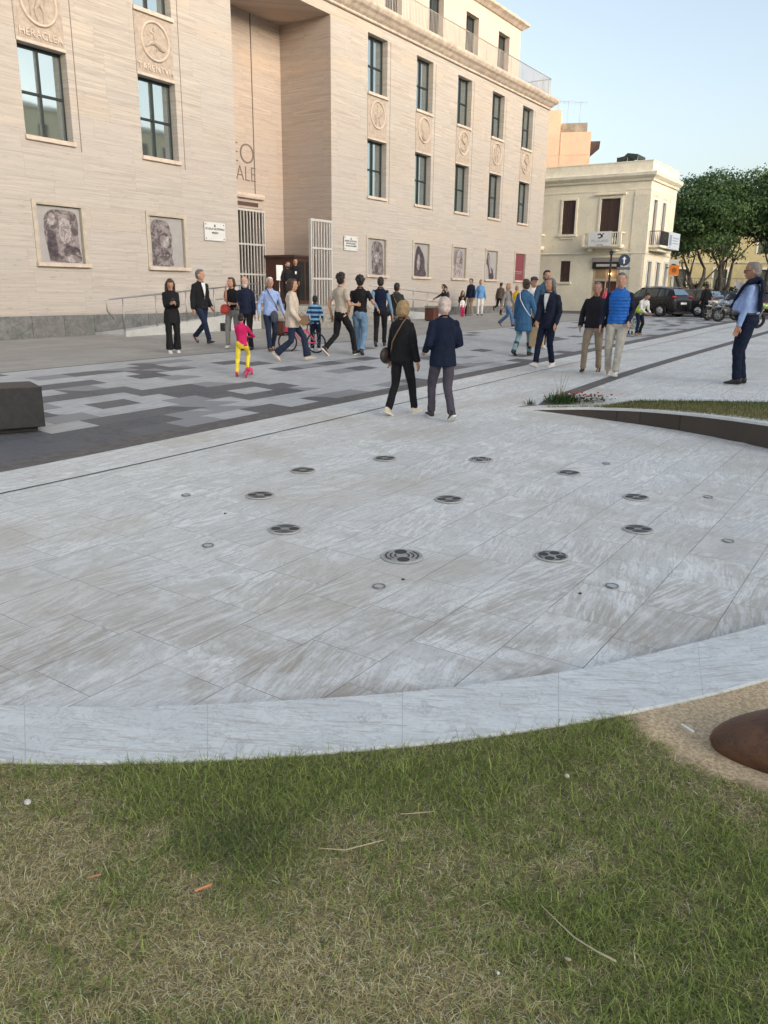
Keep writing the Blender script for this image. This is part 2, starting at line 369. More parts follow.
# ---------------------------------------------------------------- ground sheets, in the museum's (s,t) frame
def frange(a, b, d):
    n = max(1, int(math.ceil((b-a)/d-1e-6))); return [a+(b-a)*i/n for i in range(n+1)]
def cat_(*ls):
    out = []
    for l in ls:
        for v in l:
            if not out or v > out[-1]+1e-6: out.append(v)
    return out
SL = cat_(frange(-14, -2, 1.0), frange(-2, 14, .25), frange(14, 26, .5), frange(26, 50, 1.5), frange(50, 130, 8))
def sheet(name, tl, mat, sl=SL, dz=0.0):
    V = []; Fc = []
    for t in tl:
        for s in sl:
            x, y = st2w(s, t); V.append((s, t, gz(x, y)+dz))
    n = len(sl)
    for j in range(len(tl)-1):
        for i in range(n-1):
            Fc.append((j*n+i, j*n+i+1, (j+1)*n+i+1, (j+1)*n+i))
    me = bpy.data.meshes.new(name); me.from_pydata(V, [], Fc); me.polygons.foreach_set('use_smooth', [True]*len(Fc)); me.update()
    o = link_mesh(name, me, mat); o.matrix_world = FR; o.rotation_euler = (0, 0, TH); return tag(o, kind='structure')
TA = cat_(frange(-30, -6, 1.5), frange(-6, 4.62, .25), [4.62, 4.90], frange(4.90, 6.58, .25), [6.62])
sheet('marble_paving', TA, M_MARB, [s for s in SL if s <= 46.001] if False else SL)
sheet('marble_paving_border', cat_([6.62, 6.65, 6.9, 7.15, 7.40]), M_MARB)
SG = [s for s in SL if s <= 46.001]
sheet('paving_groove', [6.62, 6.65], plain('groove_dark', (.06,.06,.058), .9), SG, .004)
sheet('basalt_strip', [7.40, 7.60, 7.80], M_STRIP)
SL2 = [s for s in SL if s >= 11.7]
sheet('basalt_strip_inner', [4.62, 4.90], M_STRIP, SL2, .004)
SG2 = [s for s in SL if s >= 14]
sheet('patterned_paving', cat_([7.80], frange(8.0, 13.4, .6)), M_PATT)
sheet('drain_line', [13.40, 13.47], plain('slot_drain', (.05,.05,.05), .9), SL)
sheet('front_paving', cat_([13.47], frange(14, 21.5, 1.0), [24, 30]), M_FRONT)
sheet('back_street', [30, 40, 60], M_ASPH)
# open asphalt square beyond the plaza where the cars park
ro = sheet('road', cat_(frange(-30, 6.5, 4), [7.4, 7.8, 13.4, 13.47, 21.5, 24, 30]), M_ASPH, [s for s in SL if s >= 47], .006)
g = MB(); gx = 700
g.add([(-gx,-gx,.30),(gx,-gx,.30),(gx,gx,.30),(-gx,gx,.30)], [(0,1,2,3)])
# the far ground lies just under the sheets and stays clear of the lowered bowl
G = MB()
def ring_ground():
    bx0, bx1, by0, by1 = -60, 90, -60, 125
    for (a, b, c_, d) in ((-gx, gx, -gx, by0), (-gx, gx, by1, gx), (-gx, bx0, by0, by1), (bx1, gx, by0, by1)):
        G.quad((a, c_, .36), (b, c_, .36), (b, d, .36), (a, d, .36))
    G.quad((bx0, by0, -.12), (bx1, by0, -.12), (bx1, 0, -.12), (bx0, 0, -.12))
    G.quad((bx0, 0, -.35), (bx1, 0, -.35), (bx1, by1, -.35), (bx0, by1, -.35))
ring_ground()
tag(G.build('ground', M_ASPH), kind='structure')
# ---------------------------------------------------------------- marble kerb around the near side of the bowl
def smooth_poly(pts, n=6):
    out = []
    P = [Vector(p) for p in pts]
    for i in range(len(P)-1):
        p0 = P[max(i-1, 0)]; p1 = P[i]; p2 = P[i+1]; p3 = P[min(i+2, len(P)-1)]
        for k in range(n):
            t = k/n
            out.append(.5*((2*p1)+(-p0+p2)*t+(2*p0-5*p1+4*p2-p3)*t*t+(-p0+3*p1-3*p2+p3)*t**3))
    out.append(P[-1]); return out
KIN = smooth_poly([(-6.6, 5.2, 0), (-5.2, 4.12, 0), (-3.4, 3.30, 0), (-2.4, 3.09, 0), (-1.65, 3.02, 0), (-1.11, 3.02, 0), (-.58, 3.07, 0), (.01, 3.16, 0), (.48, 3.275, 0), (1.03, 3.45, 0), (1.56, 3.70, 0), (2.12, 3.98, 0), (3.0, 4.45, 0), (4.1, 5.1, 0), (5.5, 6.1, 0)])
KOUT = smooth_poly([(-6.9, 4.75, 0), (-5.4, 3.68, 0), (-3.4, 2.86, 0), (-2.3, 2.66, 0), (-1.46, 2.605, 0), (-.98, 2.61, 0), (-.51, 2.65, 0), (.01, 2.73, 0), (.42, 2.82, 0), (.91, 2.965, 0), (1.38, 3.14, 0), (1.86, 3.36, 0), (2.9, 3.88, 0), (4.3, 4.7, 0), (5.9, 5.75, 0)])
kb = MB(); R = []
for a, b in zip(KIN, KOUT):
    d = (b-a).normalized()
    def P(v, z): return (v.x, v.y, z)
    R.append([P(a, -.16), P(a, .042), P(a+d*.008, .05), P(b-d*.008, .05), P(b, .042), P(b, -.16)])
kb.loft(R, smooth=False)
for q in range(7, len(KIN)-2, 9):
    a, b = KIN[q], KOUT[q]; t_ = (KIN[q+1]-KIN[q]).normalized()*.0016
    JG = globals().setdefault('JG', MB()); JG.quad((a.x-t_.x, a.y-t_.y, .0505), (a.x+t_.x, a.y+t_.y, .0505), (b.x+t_.x, b.y+t_.y, .0505), (b.x-t_.x, b.y-t_.y, .0505))
jo = JG.build('kerb_joints', plain('kerb_joint_mortar', (.45,.46,.46), .9)); jo['kind'] = 'structure'
ko = kb.build('kerb', M_KERB); ko['kind'] = 'structure'
# thin joints in the kerb
# ---------------------------------------------------------------- lawn terrain
def lawn_z(x, y):
    yk = float(np.interp(x, [p.x for p in KOUT], [p.y for p in KOUT]))
    d = max(0, yk-y)
    return .036+.18*sstep(0, 3.0, d)+.012*mnoise.noise(Vector((x*1.7, y*1.7, 0)))*min(1, d*4)
lm = MB(); xs = cat_(frange(-7, -2.6, .3), frange(-2.6, 3.4, .08), frange(3.4, 7, .3)); ys = cat_(frange(-14, 0, .8), frange(0, 1, .12))
NY = 44; V = []; Fc = []
for x in xs:
    yk = float(np.interp(x, [p.x for p in KOUT], [p.y for p in KOUT]))+.004
    for y in ys: V.append((x, y, lawn_z(x, y)))
    for k in range(1, NY+1):
        y = 1+(yk-1)*k/NY; V.append((x, y, lawn_z(x, y)))
m = len(ys)+NY
for i in range(len(xs)-1):
    for j in range(m-1): Fc.append((i*m+j, (i+1)*m+j, (i+1)*m+j+1, i*m+j+1))
me = bpy.data.meshes.new('lawn_soil'); me.from_pydata(V, [], Fc); me.polygons.foreach_set('use_smooth', [True]*len(Fc)); me.update()
def thatch():
    k = NT('dry_thatch'); P = k.coord(); n = k.noise(P, 2.2, 5, .65); f = k.noise(P, 60, 4, .7); fi = k.noise(k.scale(P, (1, 3, 1)), 120, 3, .7)
    x, y, z = k.sep(P); c = k.mix(k.mrange(f, .35, .65), (.17, .14, .075), (.42, .35, .21)); c = k.mix(k.mrange(fi, .4, .6, 0, .6), c, (.15, .135, .07))
    q = k.m('ADD', k.m('SUBTRACT', x, k.m('ADD', k.m('MULTIPLY', k.m('SUBTRACT', 2.95, y), .24), k.m('ADD', k.m('MAXIMUM', k.m('SUBTRACT', 2.6, y), 0.0), 1.12))), k.m('MULTIPLY', k.m('SUBTRACT', n, .5), .5)); q = k.m('MULTIPLY', k.mrange(q, -.06, .06), k.mrange(y, 2.2, 2.34))
    c = k.mix(q, c, k.mix(k.mrange(f, .35, .65), (.48, .36, .22), (.80, .64, .43)))
    k.set(col=c, rough=.95, spec=.1); k.bump(f, .9, .02); return k.mat
tag(link_mesh('lawn_soil', me, thatch()), kind='structure')
# ---------------------------------------------------------------- grass blades
def tuft_field(x, y):
    """0 dry straw .. 1 lush green, painted from the photograph's patches"""
    n = mnoise.noise(Vector((x*1.6+3, y*2.2, 4)))*.5+mnoise.noise(Vector((x*4.3, y*5.1, 9)))*.32+mnoise.noise(Vector((x*10, y*12, 2)))*.38
    v = .46+n*.85
    yk = float(np.interp(x, [p.x for p in KOUT], [p.y for p in KOUT])); d = yk-y
    if x < 1.02: v += .42*math.exp(-((d-.16)/.22)**2)*(.6+.6*sstep(-1.5, -.4, x))
    v += .55*math.exp(-((x+.46)/.22)**2-((y-2.16)/.16)**2)
    v += .25*sstep(.0, .6, x)*sstep(2.6, 1.9, y)
    v += .10*sstep(.3, 1.1, x)
    v -= .30*math.exp(-((x+1.25)/.42)**2-((y-2.0)/.5)**2)
    v -= .20*math.exp(-((x+.25)/.35)**2-((y-1.65)/.28)**2)
    v -= 1.6*sstep(-.05, .05, x-(1.12+(2.95-y)*.24+max(0, 2.6-y)*1.0)+.25*n)*sstep(2.22, 2.34, y+.12*n)
    return v
# a low-resolution table of the field, read by numpy
gx0, gx1, gy0, gy1 = -6.0, 6.0, -1.0, 5.0; GN = 480; GM = 260
TF = np.array([[tuft_field(gx0+(gx1-gx0)*i/(GN-1), gy0+(gy1-gy0)*j/(GM-1)) for j in range(GM)] for i in range(GN)])
LZ = np.array([[lawn_z(gx0+(gx1-gx0)*i/(GN-1), gy0+(gy1-gy0)*j/(GM-1)) for j in range(GM)] for i in range(GN)])
def samp(T, x, y):
    fi = (x-gx0)/(gx1-gx0)*(GN-1); fj = (y-gy0)/(gy1-gy0)*(GM-1)
    i = np.clip(fi.astype(int), 0, GN-2); j = np.clip(fj.astype(int), 0, GM-2); a = fi-i; b = fj-j
    return T[i, j]*(1-a)*(1-b)+T[i+1, j]*a*(1-b)+T[i, j+1]*(1-a)*b+T[i+1, j+1]*a*b
def blades(name, x, y, z, L, W, lean, az, c, mat, curl=.5):
    """bent three-section blades, one mesh; colour per blade"""
    n = len(x); dx, dy = np.cos(az), np.sin(az); px, py = -dy*W/2, dx*W/2
    q = rng.uniform(-.6, .6, n)                        # sideways wander
    V = np.zeros((n, 7, 3)); 
    for k, (f, wv) in enumerate(((0, 1), (.38, .9), (.75, .6))):
        hor = L*f*np.sin(lean*(.55+.6*f)); ver = L*f*np.cos(lean*(.55+curl*f))
        bx = x+dx*hor-dy*q*L*f*f*.5; by = y+dy*hor+dx*q*L*f*f*.5; bz = z+np.maximum(ver, .001)
        V[:, 2*k, 0] = bx-px*wv; V[:, 2*k, 1] = by-py*wv; V[:, 2*k, 2] = bz
        V[:, 2*k+1, 0] = bx+px*wv; V[:, 2*k+1, 1] = by+py*wv; V[:, 2*k+1, 2] = bz
    hor = L*np.sin(lean*1.15); ver = L*np.cos(np.minimum(lean*(.55+curl), 1.62))
    V[:, 6, 0] = x+dx*hor-dy*q*L*.5; V[:, 6, 1] = y+dy*hor+dx*q*L*.5; V[:, 6, 2] = z+np.maximum(ver, .002)
    base = (np.arange(n)*7)[:, None]
    tri = np.array([0,1,3, 0,3,2, 2,3,5, 2,5,4, 4,5,6])
    idx = (base+tri[None]).astype(np.int32).ravel()
    me = bpy.data.meshes.new(name); me.vertices.add(n*7); me.vertices.foreach_set('co', V.astype(np.float32).ravel())
    nf = n*5; me.loops.add(nf*3); me.loops.foreach_set('vertex_index', idx); me.polygons.add(nf)
    me.polygons.foreach_set('loop_start', np.arange(0, nf*3, 3, dtype=np.int32))
    me.update(calc_edges=True)
    at = me.color_attributes.new('col', 'FLOAT_COLOR', 'POINT')
    cc = np.ones((n, 7, 4)); cc[:, :, :3] = c[:, None, :]
    at.data.foreach_set('color', cc.astype(np.float32).ravel())
    return link_mesh(name, me, mat)
def leaf_mat(name, rough=.6, trans=.25):
    k = NT(name); a = k.n('ShaderNodeVertexColor', layer_name='col'); k.set(col=a.outputs[0], rough=rough, spec=.25)
    tr = k.n('ShaderNodeBsdfTranslucent', {'Color': a.outputs[0]}); mx = k.n('ShaderNodeMixShader', {0: trans, 1: k.b.outputs[0], 2: tr.outputs[0]})
    k.t.links.new(mx.outputs[0], k.out.inputs[0]); return k.mat
M_BLADE = leaf_mat('grass_blade', .6, .35)
def lawn():
    N = 430000
    # denser where the camera looks
    x = rng.uniform(-1, 1, N); y = rng.uniform(0, 1, N)**.85*3.3+.75
    half = .55*y+.75; x = x*half
    yk = np.interp(x, [p.x for p in KOUT], [p.y for p in KOUT]); keep = y < yk-.006
    keep &= rng.uniform(0, 1, N) < np.clip(2.0/(y+.3), .35, 1)
    x, y = x[keep], y[keep]
    # wider surroundings, thinner
    x2 = rng.uniform(-5.8, 5.8, 45000); y2 = rng.uniform(-.9, 4.8, 45000); yk = np.interp(x2, [p.x for p in KOUT], [p.y for p in KOUT])
    k2 = (y2 < yk-.01) & (np.abs(x2) > .5*np.maximum(y2, 0)+.7); x = np.r_[x, x2[k2]]; y = np.r_[y, y2[k2]]
    n = len(x); v = samp(TF, x, y); z = samp(LZ, x, y)-.004
    yk = np.interp(x, [p.x for p in KOUT], [p.y for p in KOUT])
    # clumps: jitter towards tuft centres
    sand0 = v < -.12; green = (~sand0) & (rng.uniform(0, 1, n) < 1/(1+np.exp(-(v-.55)*6.5)))
    v = np.clip(v+rng.normal(0, .12, n), -.4, 1.3)
    dry = ~green
    sand = sand0 | (v < -.3)
    L = np.where(green, rng.gamma(6, .0046, n)+.007, rng.gamma(5, .0046, n)+.007)*np.where(v > .85, 1.25, 1.0)
    L = np.where(sand, L*.42, L); L = np.clip(L, .006, .085)
    W = np.where(green, rng.uniform(.0014, .0031, n), rng.uniform(.0009, .0021, n))
    lean = np.where(green, rng.normal(.95, .30, n), rng.normal(1.35, .18, n)); lean = np.clip(lean, .1, 1.56)
    az = rng.uniform(0, 2*PI, n)
    c = np.zeros((n, 3)); r = rng.uniform(0, 1, (n, 1)); r2 = rng.uniform(.72, 1.25, (n, 1))
    g1, g2, g3 = np.array([.20, .26, .065]), np.array([.42, .46, .14]), np.array([.09, .125, .042])
    d1, d2, d3 = np.array([.60, .50, .26]), np.array([.84, .75, .47]), np.array([.34, .29, .14])
    cg = np.where(r < .5, g1+(g2-g1)*r*2, np.where(r < .8, g1, g3)); cd = np.where(r < .45, d1, np.where(r < .7, d2, d3))
    c = np.minimum(np.where(green[:, None], cg, cd)*r2*1.18, .95)
    sc = np.array([.80, .64, .42]); c = np.where(sand[:, None], sc*r2*1.05, c)
    # the deep blue-green tuft
    dk = np.exp(-((x+.46)/.2)**2-((y-2.16)/.15)**2)[:, None]; c = np.where(green[:, None], c*(1-.45*dk)+np.array([.02, .045, .035])*.45*dk, c)
    o = blades('grass', x, y, z, L, W, lean, az, c, M_BLADE)
    tag(o, 'patchy mown grass, green tufts mixed with dry straw, in front of the marble kerb', 'grass', kind='stuff')
lawn()
# ---------------------------------------------------------------- raised lawn on the right with its curved retaining wall
TIP = (1.93, 12.12)
def plot():
    top = smooth_poly([(1.93, 12.12, 0), (2.6, 11.95, 0), (3.1, 11.78, 0), (3.6, 11.42, 0), (4.05, 10.90, 0), (4.42, 10.32, 0), (4.76, 9.60, 0), (5.1, 8.75, 0), (5.42, 7.7, 0), (5.55, 6.7, 0), (5.9, 5.75, 0)], 5)
    def ztop(x, y): return ZC-float(np.interp(x, [1.9, 3.3, 4.4, 4.8, 6], [1.755, 1.665, 1.57, 1.535, 1.50]))
    root = thing('raised_lawn', (3.9, 11.3, gz(3.9, 11.3)), 'curved lawn bed edged by a dark wall with a pale stone coping, right of the marble bowl', 'lawn bed')
    wall = MB(); cop = MB(); rw = []; rc = []
    for i, p in enumerate(top):
        a = top[max(i-1, 0)]; b = top[min(i+1, len(top)-1)]; d = (b-a).normalized(); nrm = Vector((-d.y, d.x, 0))    # towards the bed
        if nrm.dot(Vector((6.5, 12.5, 0))-p) < 0: nrm = -nrm
        z = ztop(p.x, p.y); w = .24*sstep(0, .8, i*.2)+.02
        q0 = p; q1 = p+nrm*.10
        rw.append([(q0.x, q0.y, -.3), (q0.x, q0.y, z-.035), (q1.x, q1.y, z-.035), (q1.x, q1.y, -.3)])
        e0 = p-nrm*.012; e1 = p+nrm*w
        rc.append([(e0.x, e0.y, z-.034), (e0.x, e0.y, z), (e1.x, e1.y, z+.004), (e1.x, e1.y, z-.034)])
    wall.loft(rw, smooth=False); cop.loft(rc, smooth=False)
    T = Matrix.Identity(4)
    wall.build('retaining_wall', tile_paving('brown_metal_wall_cladding', (.075,.058,.048), 1.2, 5, 0, .1, .004, None, False), root, T)
    cop.build('coping', stone_plain('pale_coping_stone', (.62,.62,.60), 4, .08), root, T)
    # soil surface: from the coping to the straight back edge
    back0 = gpz(539, 401.5, ZC-1.72); s = MB(); V = []; n = 10
    F2 = []
    rows = []
    for i, p in enumerate(top):
        z = ztop(p.x, p.y)
        if p.y < 8.2: break
        bx = p.x; 
        # back edge line through two points seen at the rear of the bed
        A_ = Vector((2.25, 12.35, 0)); B_ = Vector((6.9, 10.85+.55, 0))
        t = i/(len(top)*.72); t = min(1, t*.98); bp = A_+(B_-A_)*t
        zb = gz(bp.x, bp.y)+.02
        rows.append([(p.x+(bp.x-p.x)*k/n, p.y+(bp.y-p.y)*k/n, (z-.012)+((zb)-(z-.012))*k/n+(.0 if k in (0,) else .006)) for k in range(n+1)])
    for r in rows: V += r
    m = n+1
    for i in range(len(rows)-1):
        for j in range(n): F2.append((i*m+j, (i+1)*m+j, (i+1)*m+j+1, i*m+j+1))
    s.add(V, F2, smooth=True); s.build('soil', stone_plain('bed_soil', (.20,.165,.09), 5, .3), root, T)
    # rear edge: low kerb
    e = MB(); e.loft([[(r[-1][0], r[-1][1], r[-1][2]-.3), (r[-1][0], r[-1][1], r[-1][2]+.004), (r[-1][0]+.02, r[-1][1]+.09, r[-1][2]+.004), (r[-1][0]+.02, r[-1][1]+.09, r[-1][2]-.3)] for r in rows], smooth=False)
    e.build('rear_edging', M_STRIP, root, T)
    # grass on the bed
    N = 26000; i = rng.integers(0, len(rows)-1, N); j = rng.uniform(.06, 1, N)*n; fi = rng.uniform(0, 1, N)
    Rw = np.array(rows); jj = np.minimum(j.astype(int), n-1); fj = j-jj
    Pp = (Rw[i, jj]*(1-fi)[:, None]+Rw[i+1, jj]*fi[:, None])*(1-fj)[:, None]+(Rw[i, jj+1]*(1-fi)[:, None]+Rw[i+1, jj+1]*fi[:, None])*fj[:, None]
    keep = (Pp[:, 0] > 2.5) & ((Pp[:, 0] > 3.3) | (rng.uniform(0, 1, N) < .45)); Pp = Pp[keep]; N = len(Pp)
    gr = (rng.uniform(0, 1, N) < .30+.5*(fj[keep]*0+np.clip((j[keep]/n-.35)*1.6, 0, 1)))
    c = np.where(gr[:, None], np.array([.085, .15, .04]), np.array([.30, .26, .12]))*rng.uniform(.7, 1.25, (N, 1))
    o = blades('grass_cover', Pp[:, 0], Pp[:, 1], Pp[:, 2], rng.uniform(.02, .075, N), rng.uniform(.003, .007, N), rng.uniform(.2, 1.2, N), rng.uniform(0, 2*PI, N), c, M_BLADE)
    o.data.transform(wm(root).inverted()); o.parent = root; o['kind'] = 'stuff'
    return rows, ztop
PROWS, ZTOP = plot()
def weed(px, py, n, hh, col, label, cat, name, spread=.06, wid=.008, lean=.45):
    p = gp(px, py); p.z = ZTOP(p.x, p.y)-.01 if p.x > 2.2 else gz(p.x, p.y)
    xx = p.x+rng.normal(0, spread, n); yy = p.y+rng.normal(0, spread*.6, n)
    c = np.array(col)*rng.uniform(.7, 1.3, (n, 1))
    o = blades(name, xx-p.x, yy-p.y, np.zeros(n), rng.uniform(.4, 1, n)*hh, np.full(n, wid), np.abs(rng.normal(lean*.6, lean*.5, n)), rng.uniform(0, 2*PI, n), c, M_BLADE)
    o.location = p; return tag(o, label, cat)
weed(558, 403, 9, .62, (.14,.20,.07), 'tall thin weed stalks growing at the tip of the raised lawn bed', 'weed', 'weed', .04, .006, .35)
weed(562, 404, 260, .22, (.06,.12,.035), 'bushy low green weed clump at the tip of the raised lawn bed', 'weed', 'leafy_weed', .13, .014, .9)
weed(530, 405, 40, .11, (.08,.13,.04), 'small weed sprouting on the pale coping left of the bushy clump', 'weed', 'weed', .05, .010, .9)
def flowers():
    p = gp(583, 404); root = thing('flower_clump', (p.x, p.y, ZTOP(p.x, p.y)-.01), 'low clump of red and pale pink flowers beside the weeds on the lawn bed', 'flowers')
    r = random.Random(3); L = MB(); A = MB()
    for i in range(260):
        x, y, z = r.gauss(0, .20), r.gauss(0, .07), r.uniform(.01, .11); a = r.uniform(0, 6.28); s = r.uniform(.018, .035)
        u = Vector((math.cos(a), math.sin(a), r.uniform(-.5, .8)))*s; w = Vector((-math.sin(a), math.cos(a), r.uniform(-.4, .4)))*s*.6
        c = Vector((x, y, z)); L.quad(c-u, c-w, c+u, c+w)
    L.build('leaves', stone_plain('dark_flower_leaf', (.05,.075,.03), 20, .4), root)
    for i in range(22):
        x, y = r.gauss(0, .24), r.gauss(0, .06); A.ell((x, y, r.uniform(.09, .15)), (.019, .019, .013), r.choice([0, 0, 1]), nu=7, nv=4)
    A.build('blossoms', [plain('red_blossom', (.45,.06,.05), .7), plain('pink_blossom', (.65,.45,.45), .7)], root)
flowers()
# ---------------------------------------------------------------- fountain jets and small floor lamps in the bowl
M_PLATE = plain('grey_cast_metal_plate', (.34,.335,.32), .6, .3, .15); M_HOLE = plain('black_nozzle_hole', (.04,.04,.04), .7); M_RING = plain('dull_steel_ring', (.45,.45,.43), .6, .3)
DR0 = [(402,557,.150,''),(285,530,.150,''),(260,496,.150,''),(303,471,.150,''),(385,459,.150,''),(481,460,.150,''),(449,500,.150,''),(569,473.5,.145,''),(636,498,.145,''),(638,530,.145,''),(552,557,.145,'')]
DR = [(a, b, .150 if i == 0 else (.118 if a > 540 else .128), d) for i, (a, b, c, d) in enumerate(DR0)]
DLAB = ['round slotted fountain grille with two dark lobes, nearest to the kerb at the centre of the bowl',
 'round fountain grille left of centre, straight below the grille that sits farthest left',
 'round fountain grille farthest to the left in the marble bowl',
 'round fountain grille in the back row, leftmost of the three there',
 'round fountain grille in the middle of the back row',
 'round fountain grille at the right end of the three in the back row',
 'round fountain grille standing alone in the very middle of the ring of grilles',
 'pale round fountain grille nearest the curved dark wall of the lawn bed',
 'round fountain grille farthest to the right, the upper of the close right-hand pair',
 'round fountain grille farthest to the right, the lower of the close right-hand pair',
 'round fountain grille with four dark lobes, right of the slotted one nearest the kerb']
DLAB[4] = 'round fountain grille in the middle of the three in the back row'; DLAB[0] = 'slotted fountain grille with two dark lobes, nearest to the kerb'; DLAB[6] = 'round fountain grille alone in the middle of the ring of grilles'
for i, (px, py, r, _) in enumerate(DR):
    p = gp(px, py); root = thing('fountain_grille', (p.x, p.y, p.z+.002), DLAB[i], 'fountain grille', rz=[.1,0,0,.3,.4,1.2,.2,.1,0,-.1,.6][i], group='round fountain grilles set in the marble bowl')
    a = MB(); a.cyl((0,0,.004), r*.93, .010, n=40, smooth=False); a.build('plate', M_PLATE if i != 0 else plain('lighter_cast_plate', (.38,.38,.36), .6, .3), root)
    b = MB(); n = 40
    b.loft([[Vector((math.cos(2*PI*k/n)*rr, math.sin(2*PI*k/n)*rr, zz)) for k in range(n)] for rr, zz in ((r*.93, .002), (r*.93, .0105), (r*1.0, .0105), (r*1.02, .002))], cap=False)
    b.build('rim', M_RING, root)
    lobes = 2 if i in (0, 1, 2, 6, 9, 8) else (4 if i == 10 else 2)
    for k in range(lobes):
        an = 2*PI*k/lobes+(PI/2 if i == 0 else .5 if i == 10 else 0)
        h = MB(); h.cyl((math.cos(an)*r*.55, math.sin(an)*r*.55, .0105), r*.30, .004, n=18, smooth=False); h.build('nozzle_opening', M_HOLE, root)
    for ri in ([.34, .56, .78] if lobes == 2 else [.8]):
        for q in range(2 if lobes == 2 else 4):
            a0 = (PI/2 if lobes == 2 else 1.28)+q*(PI if lobes == 2 else PI/2)+(PI/2 if i == 0 else 0)
            pts = [(math.cos(a0+u)*r*ri, math.sin(a0+u)*r*ri) for u in np.linspace(-.75 if lobes == 2 else -.3, .75 if lobes == 2 else .3, 10)]
            V0 = []; s_ = MB()
            for (x, y) in pts:
                l = math.hypot(x, y); V0 += [(x*(1-.006/l), y*(1-.006/l), .0118), (x*(1+.006/l), y*(1+.006/l), .0118)]
            s_.add(V0, [(2*k, 2*k+1, 2*k+3, 2*k+2) for k in range(9)]); s_.build('slot', M_HOLE, root)
LMP = [(208,546,'small round floor light on the far left of the marble bowl'),(379,587,'small round floor light just below the slotted grille nearest the kerb'),(612,586.5,'small round floor light below the lower right-hand grille'),(728,541.5,'small round floor light at the far right of the bowl'),(708,497.5,'small white floor light near the right-hand pair of grilles'),(186,495.5,'faint round floor light left of the leftmost grille'),(606,464,'small round floor light between the curved wall and the back grilles')]
for i, (px, py, lab) in enumerate(LMP):
    p = gp(px, py); root = thing('floor_light', (p.x, p.y, p.z+.002), lab, 'floor light', group='small round floor lights in the bowl')
    a = MB(); a.cyl((0,0,.002), .034, .006, n=24, smooth=False); a.build('lens', plain('frosted_lens', (.62,.64,.66) if i in (2,3,4,6) else (.40,.42,.43), .25), root)
    b = MB(); n = 24; b.loft([[Vector((math.cos(2*PI*k/n)*rr, math.sin(2*PI*k/n)*rr, zz)) for k in range(n)] for rr, zz in ((.034, .001), (.034, .008), (.042, .008), (.043, .001))], cap=False)
    b.build('trim_ring', plain('dull_steel_trim', (.22,.22,.22), .4, .7), root)
# small dark debris in the bowl
for i, (px, py) in enumerate([(205,514,), (383,580), (560,594)]):
    p = gp(px+20, py); b = MB(); b.ell((0,0,0), (.012, .008, .006), nu=8, nv=5); o = b.build('pebble', plain('dark_pebble', (.05,.05,.05), .8)); o.location = p+Vector((0,0,.005)); tag(o, ['dark speck of grit on the marble near the leftmost grille', 'dark speck of grit on the marble below the slotted grille', 'dark speck of grit on the marble below the four-lobed grille'][i], 'pebble', 'specks of grit on the marble')
# ---------------------------------------------------------------- litter and stalks on the lawn
def on_lawn(px, py, dz=.0):
    d = ray(px, py); z = .1
    for _ in range(10):
        k = (z-ZC)/d[2]; x, y = d[0]*k, d[1]*k; z = lawn_z(x, y)+dz
    return Vector((x, y, z))
def stick(name, pts, rad, mat, label, cat, dz=.02):
    P = [on_lawn(px, py, dz) for px, py in pts]; m = MB(); c = P[0].copy(); m.tube([p-c for p in P], rad, 6, cap='round'); o = m.build(name, mat); o.location = c; return tag(o, label, cat)
M_STRAW = plain('straw', (.50,.42,.26), .7); M_BUTT = plain('orange_cork', (.62,.27,.12), .7); M_PAPER = plain('white_paper', (.80,.79,.76), .7)
stick('cigarette_end', [(195.5,890.5),(211,884.5)], [.0042,.0042], M_BUTT, 'orange cigarette end lying in the grass left of centre', 'cigarette end', .028)
stick('cigarette_end', [(88,877.5),(100,874.5)], [.0035,.0035], plain('brown_twig', (.42,.22,.11), .8), 'thin brown cigarette end in the dry grass at the far left', 'cigarette end', .026)
stick('paper_tube', [(682,724.5),(693,731.5)], [.0045,.0065], M_PAPER, 'small white paper tube lying on the dry ground beside the bronze form', 'litter', .022)
stick('dry_stalk', [(541,905),(556,920),(575,938),(596,951),(615,961)], [.0012,.0016,.002,.0026,.0034], M_STRAW, 'long pale dry stalk lying across the grass right of centre', 'dry stalk', .035)
stick('dry_stalk', [(318,848),(345,850),(372,843),(384,840)], [.0012,.002,.002,.0014], M_STRAW, 'pale dry stalk lying flat in the grass near the centre', 'dry stalk', .032)
stick('dry_stalk', [(400,814),(417,813),(433,811.5)], [.0012,.0018,.0012], M_STRAW, 'short pale dry stalk in the grass below the kerb', 'dry stalk', .032)
def pebble(px, py, r, mat, label, cat='stone', name='stone', dz=.02):
    p = on_lawn(px, py, dz); b = MB(); b.ell((0,0,0), r, nu=9, nv=6); o = b.build(name, mat); o.location = p; o.rotation_euler = (.1, .2, px); return tag(o, label, cat)
pebble(27.5, 802, (.016,.012,.010), plain('white_pebble', (.62,.61,.55), .7), 'pale pebble in the grass at the far left below the kerb')
pebble(567, 776, (.013,.010,.008), plain('tan_pebble', (.58,.52,.38), .7), 'tan pebble in the grass below the kerb, right of centre')
pebble(568, 959, (.010,.005,.003), plain('dry_leaf', (.50,.42,.28), .7), 'small dry leaf in the grass beside the long stalk', 'leaf', 'dry_leaf', .03)
pebble(498, 973, (.006,.004,.003), M_PAPER, 'tiny white scrap of paper in the grass left of the long stalk', 'litter', 'paper_scrap', .03)
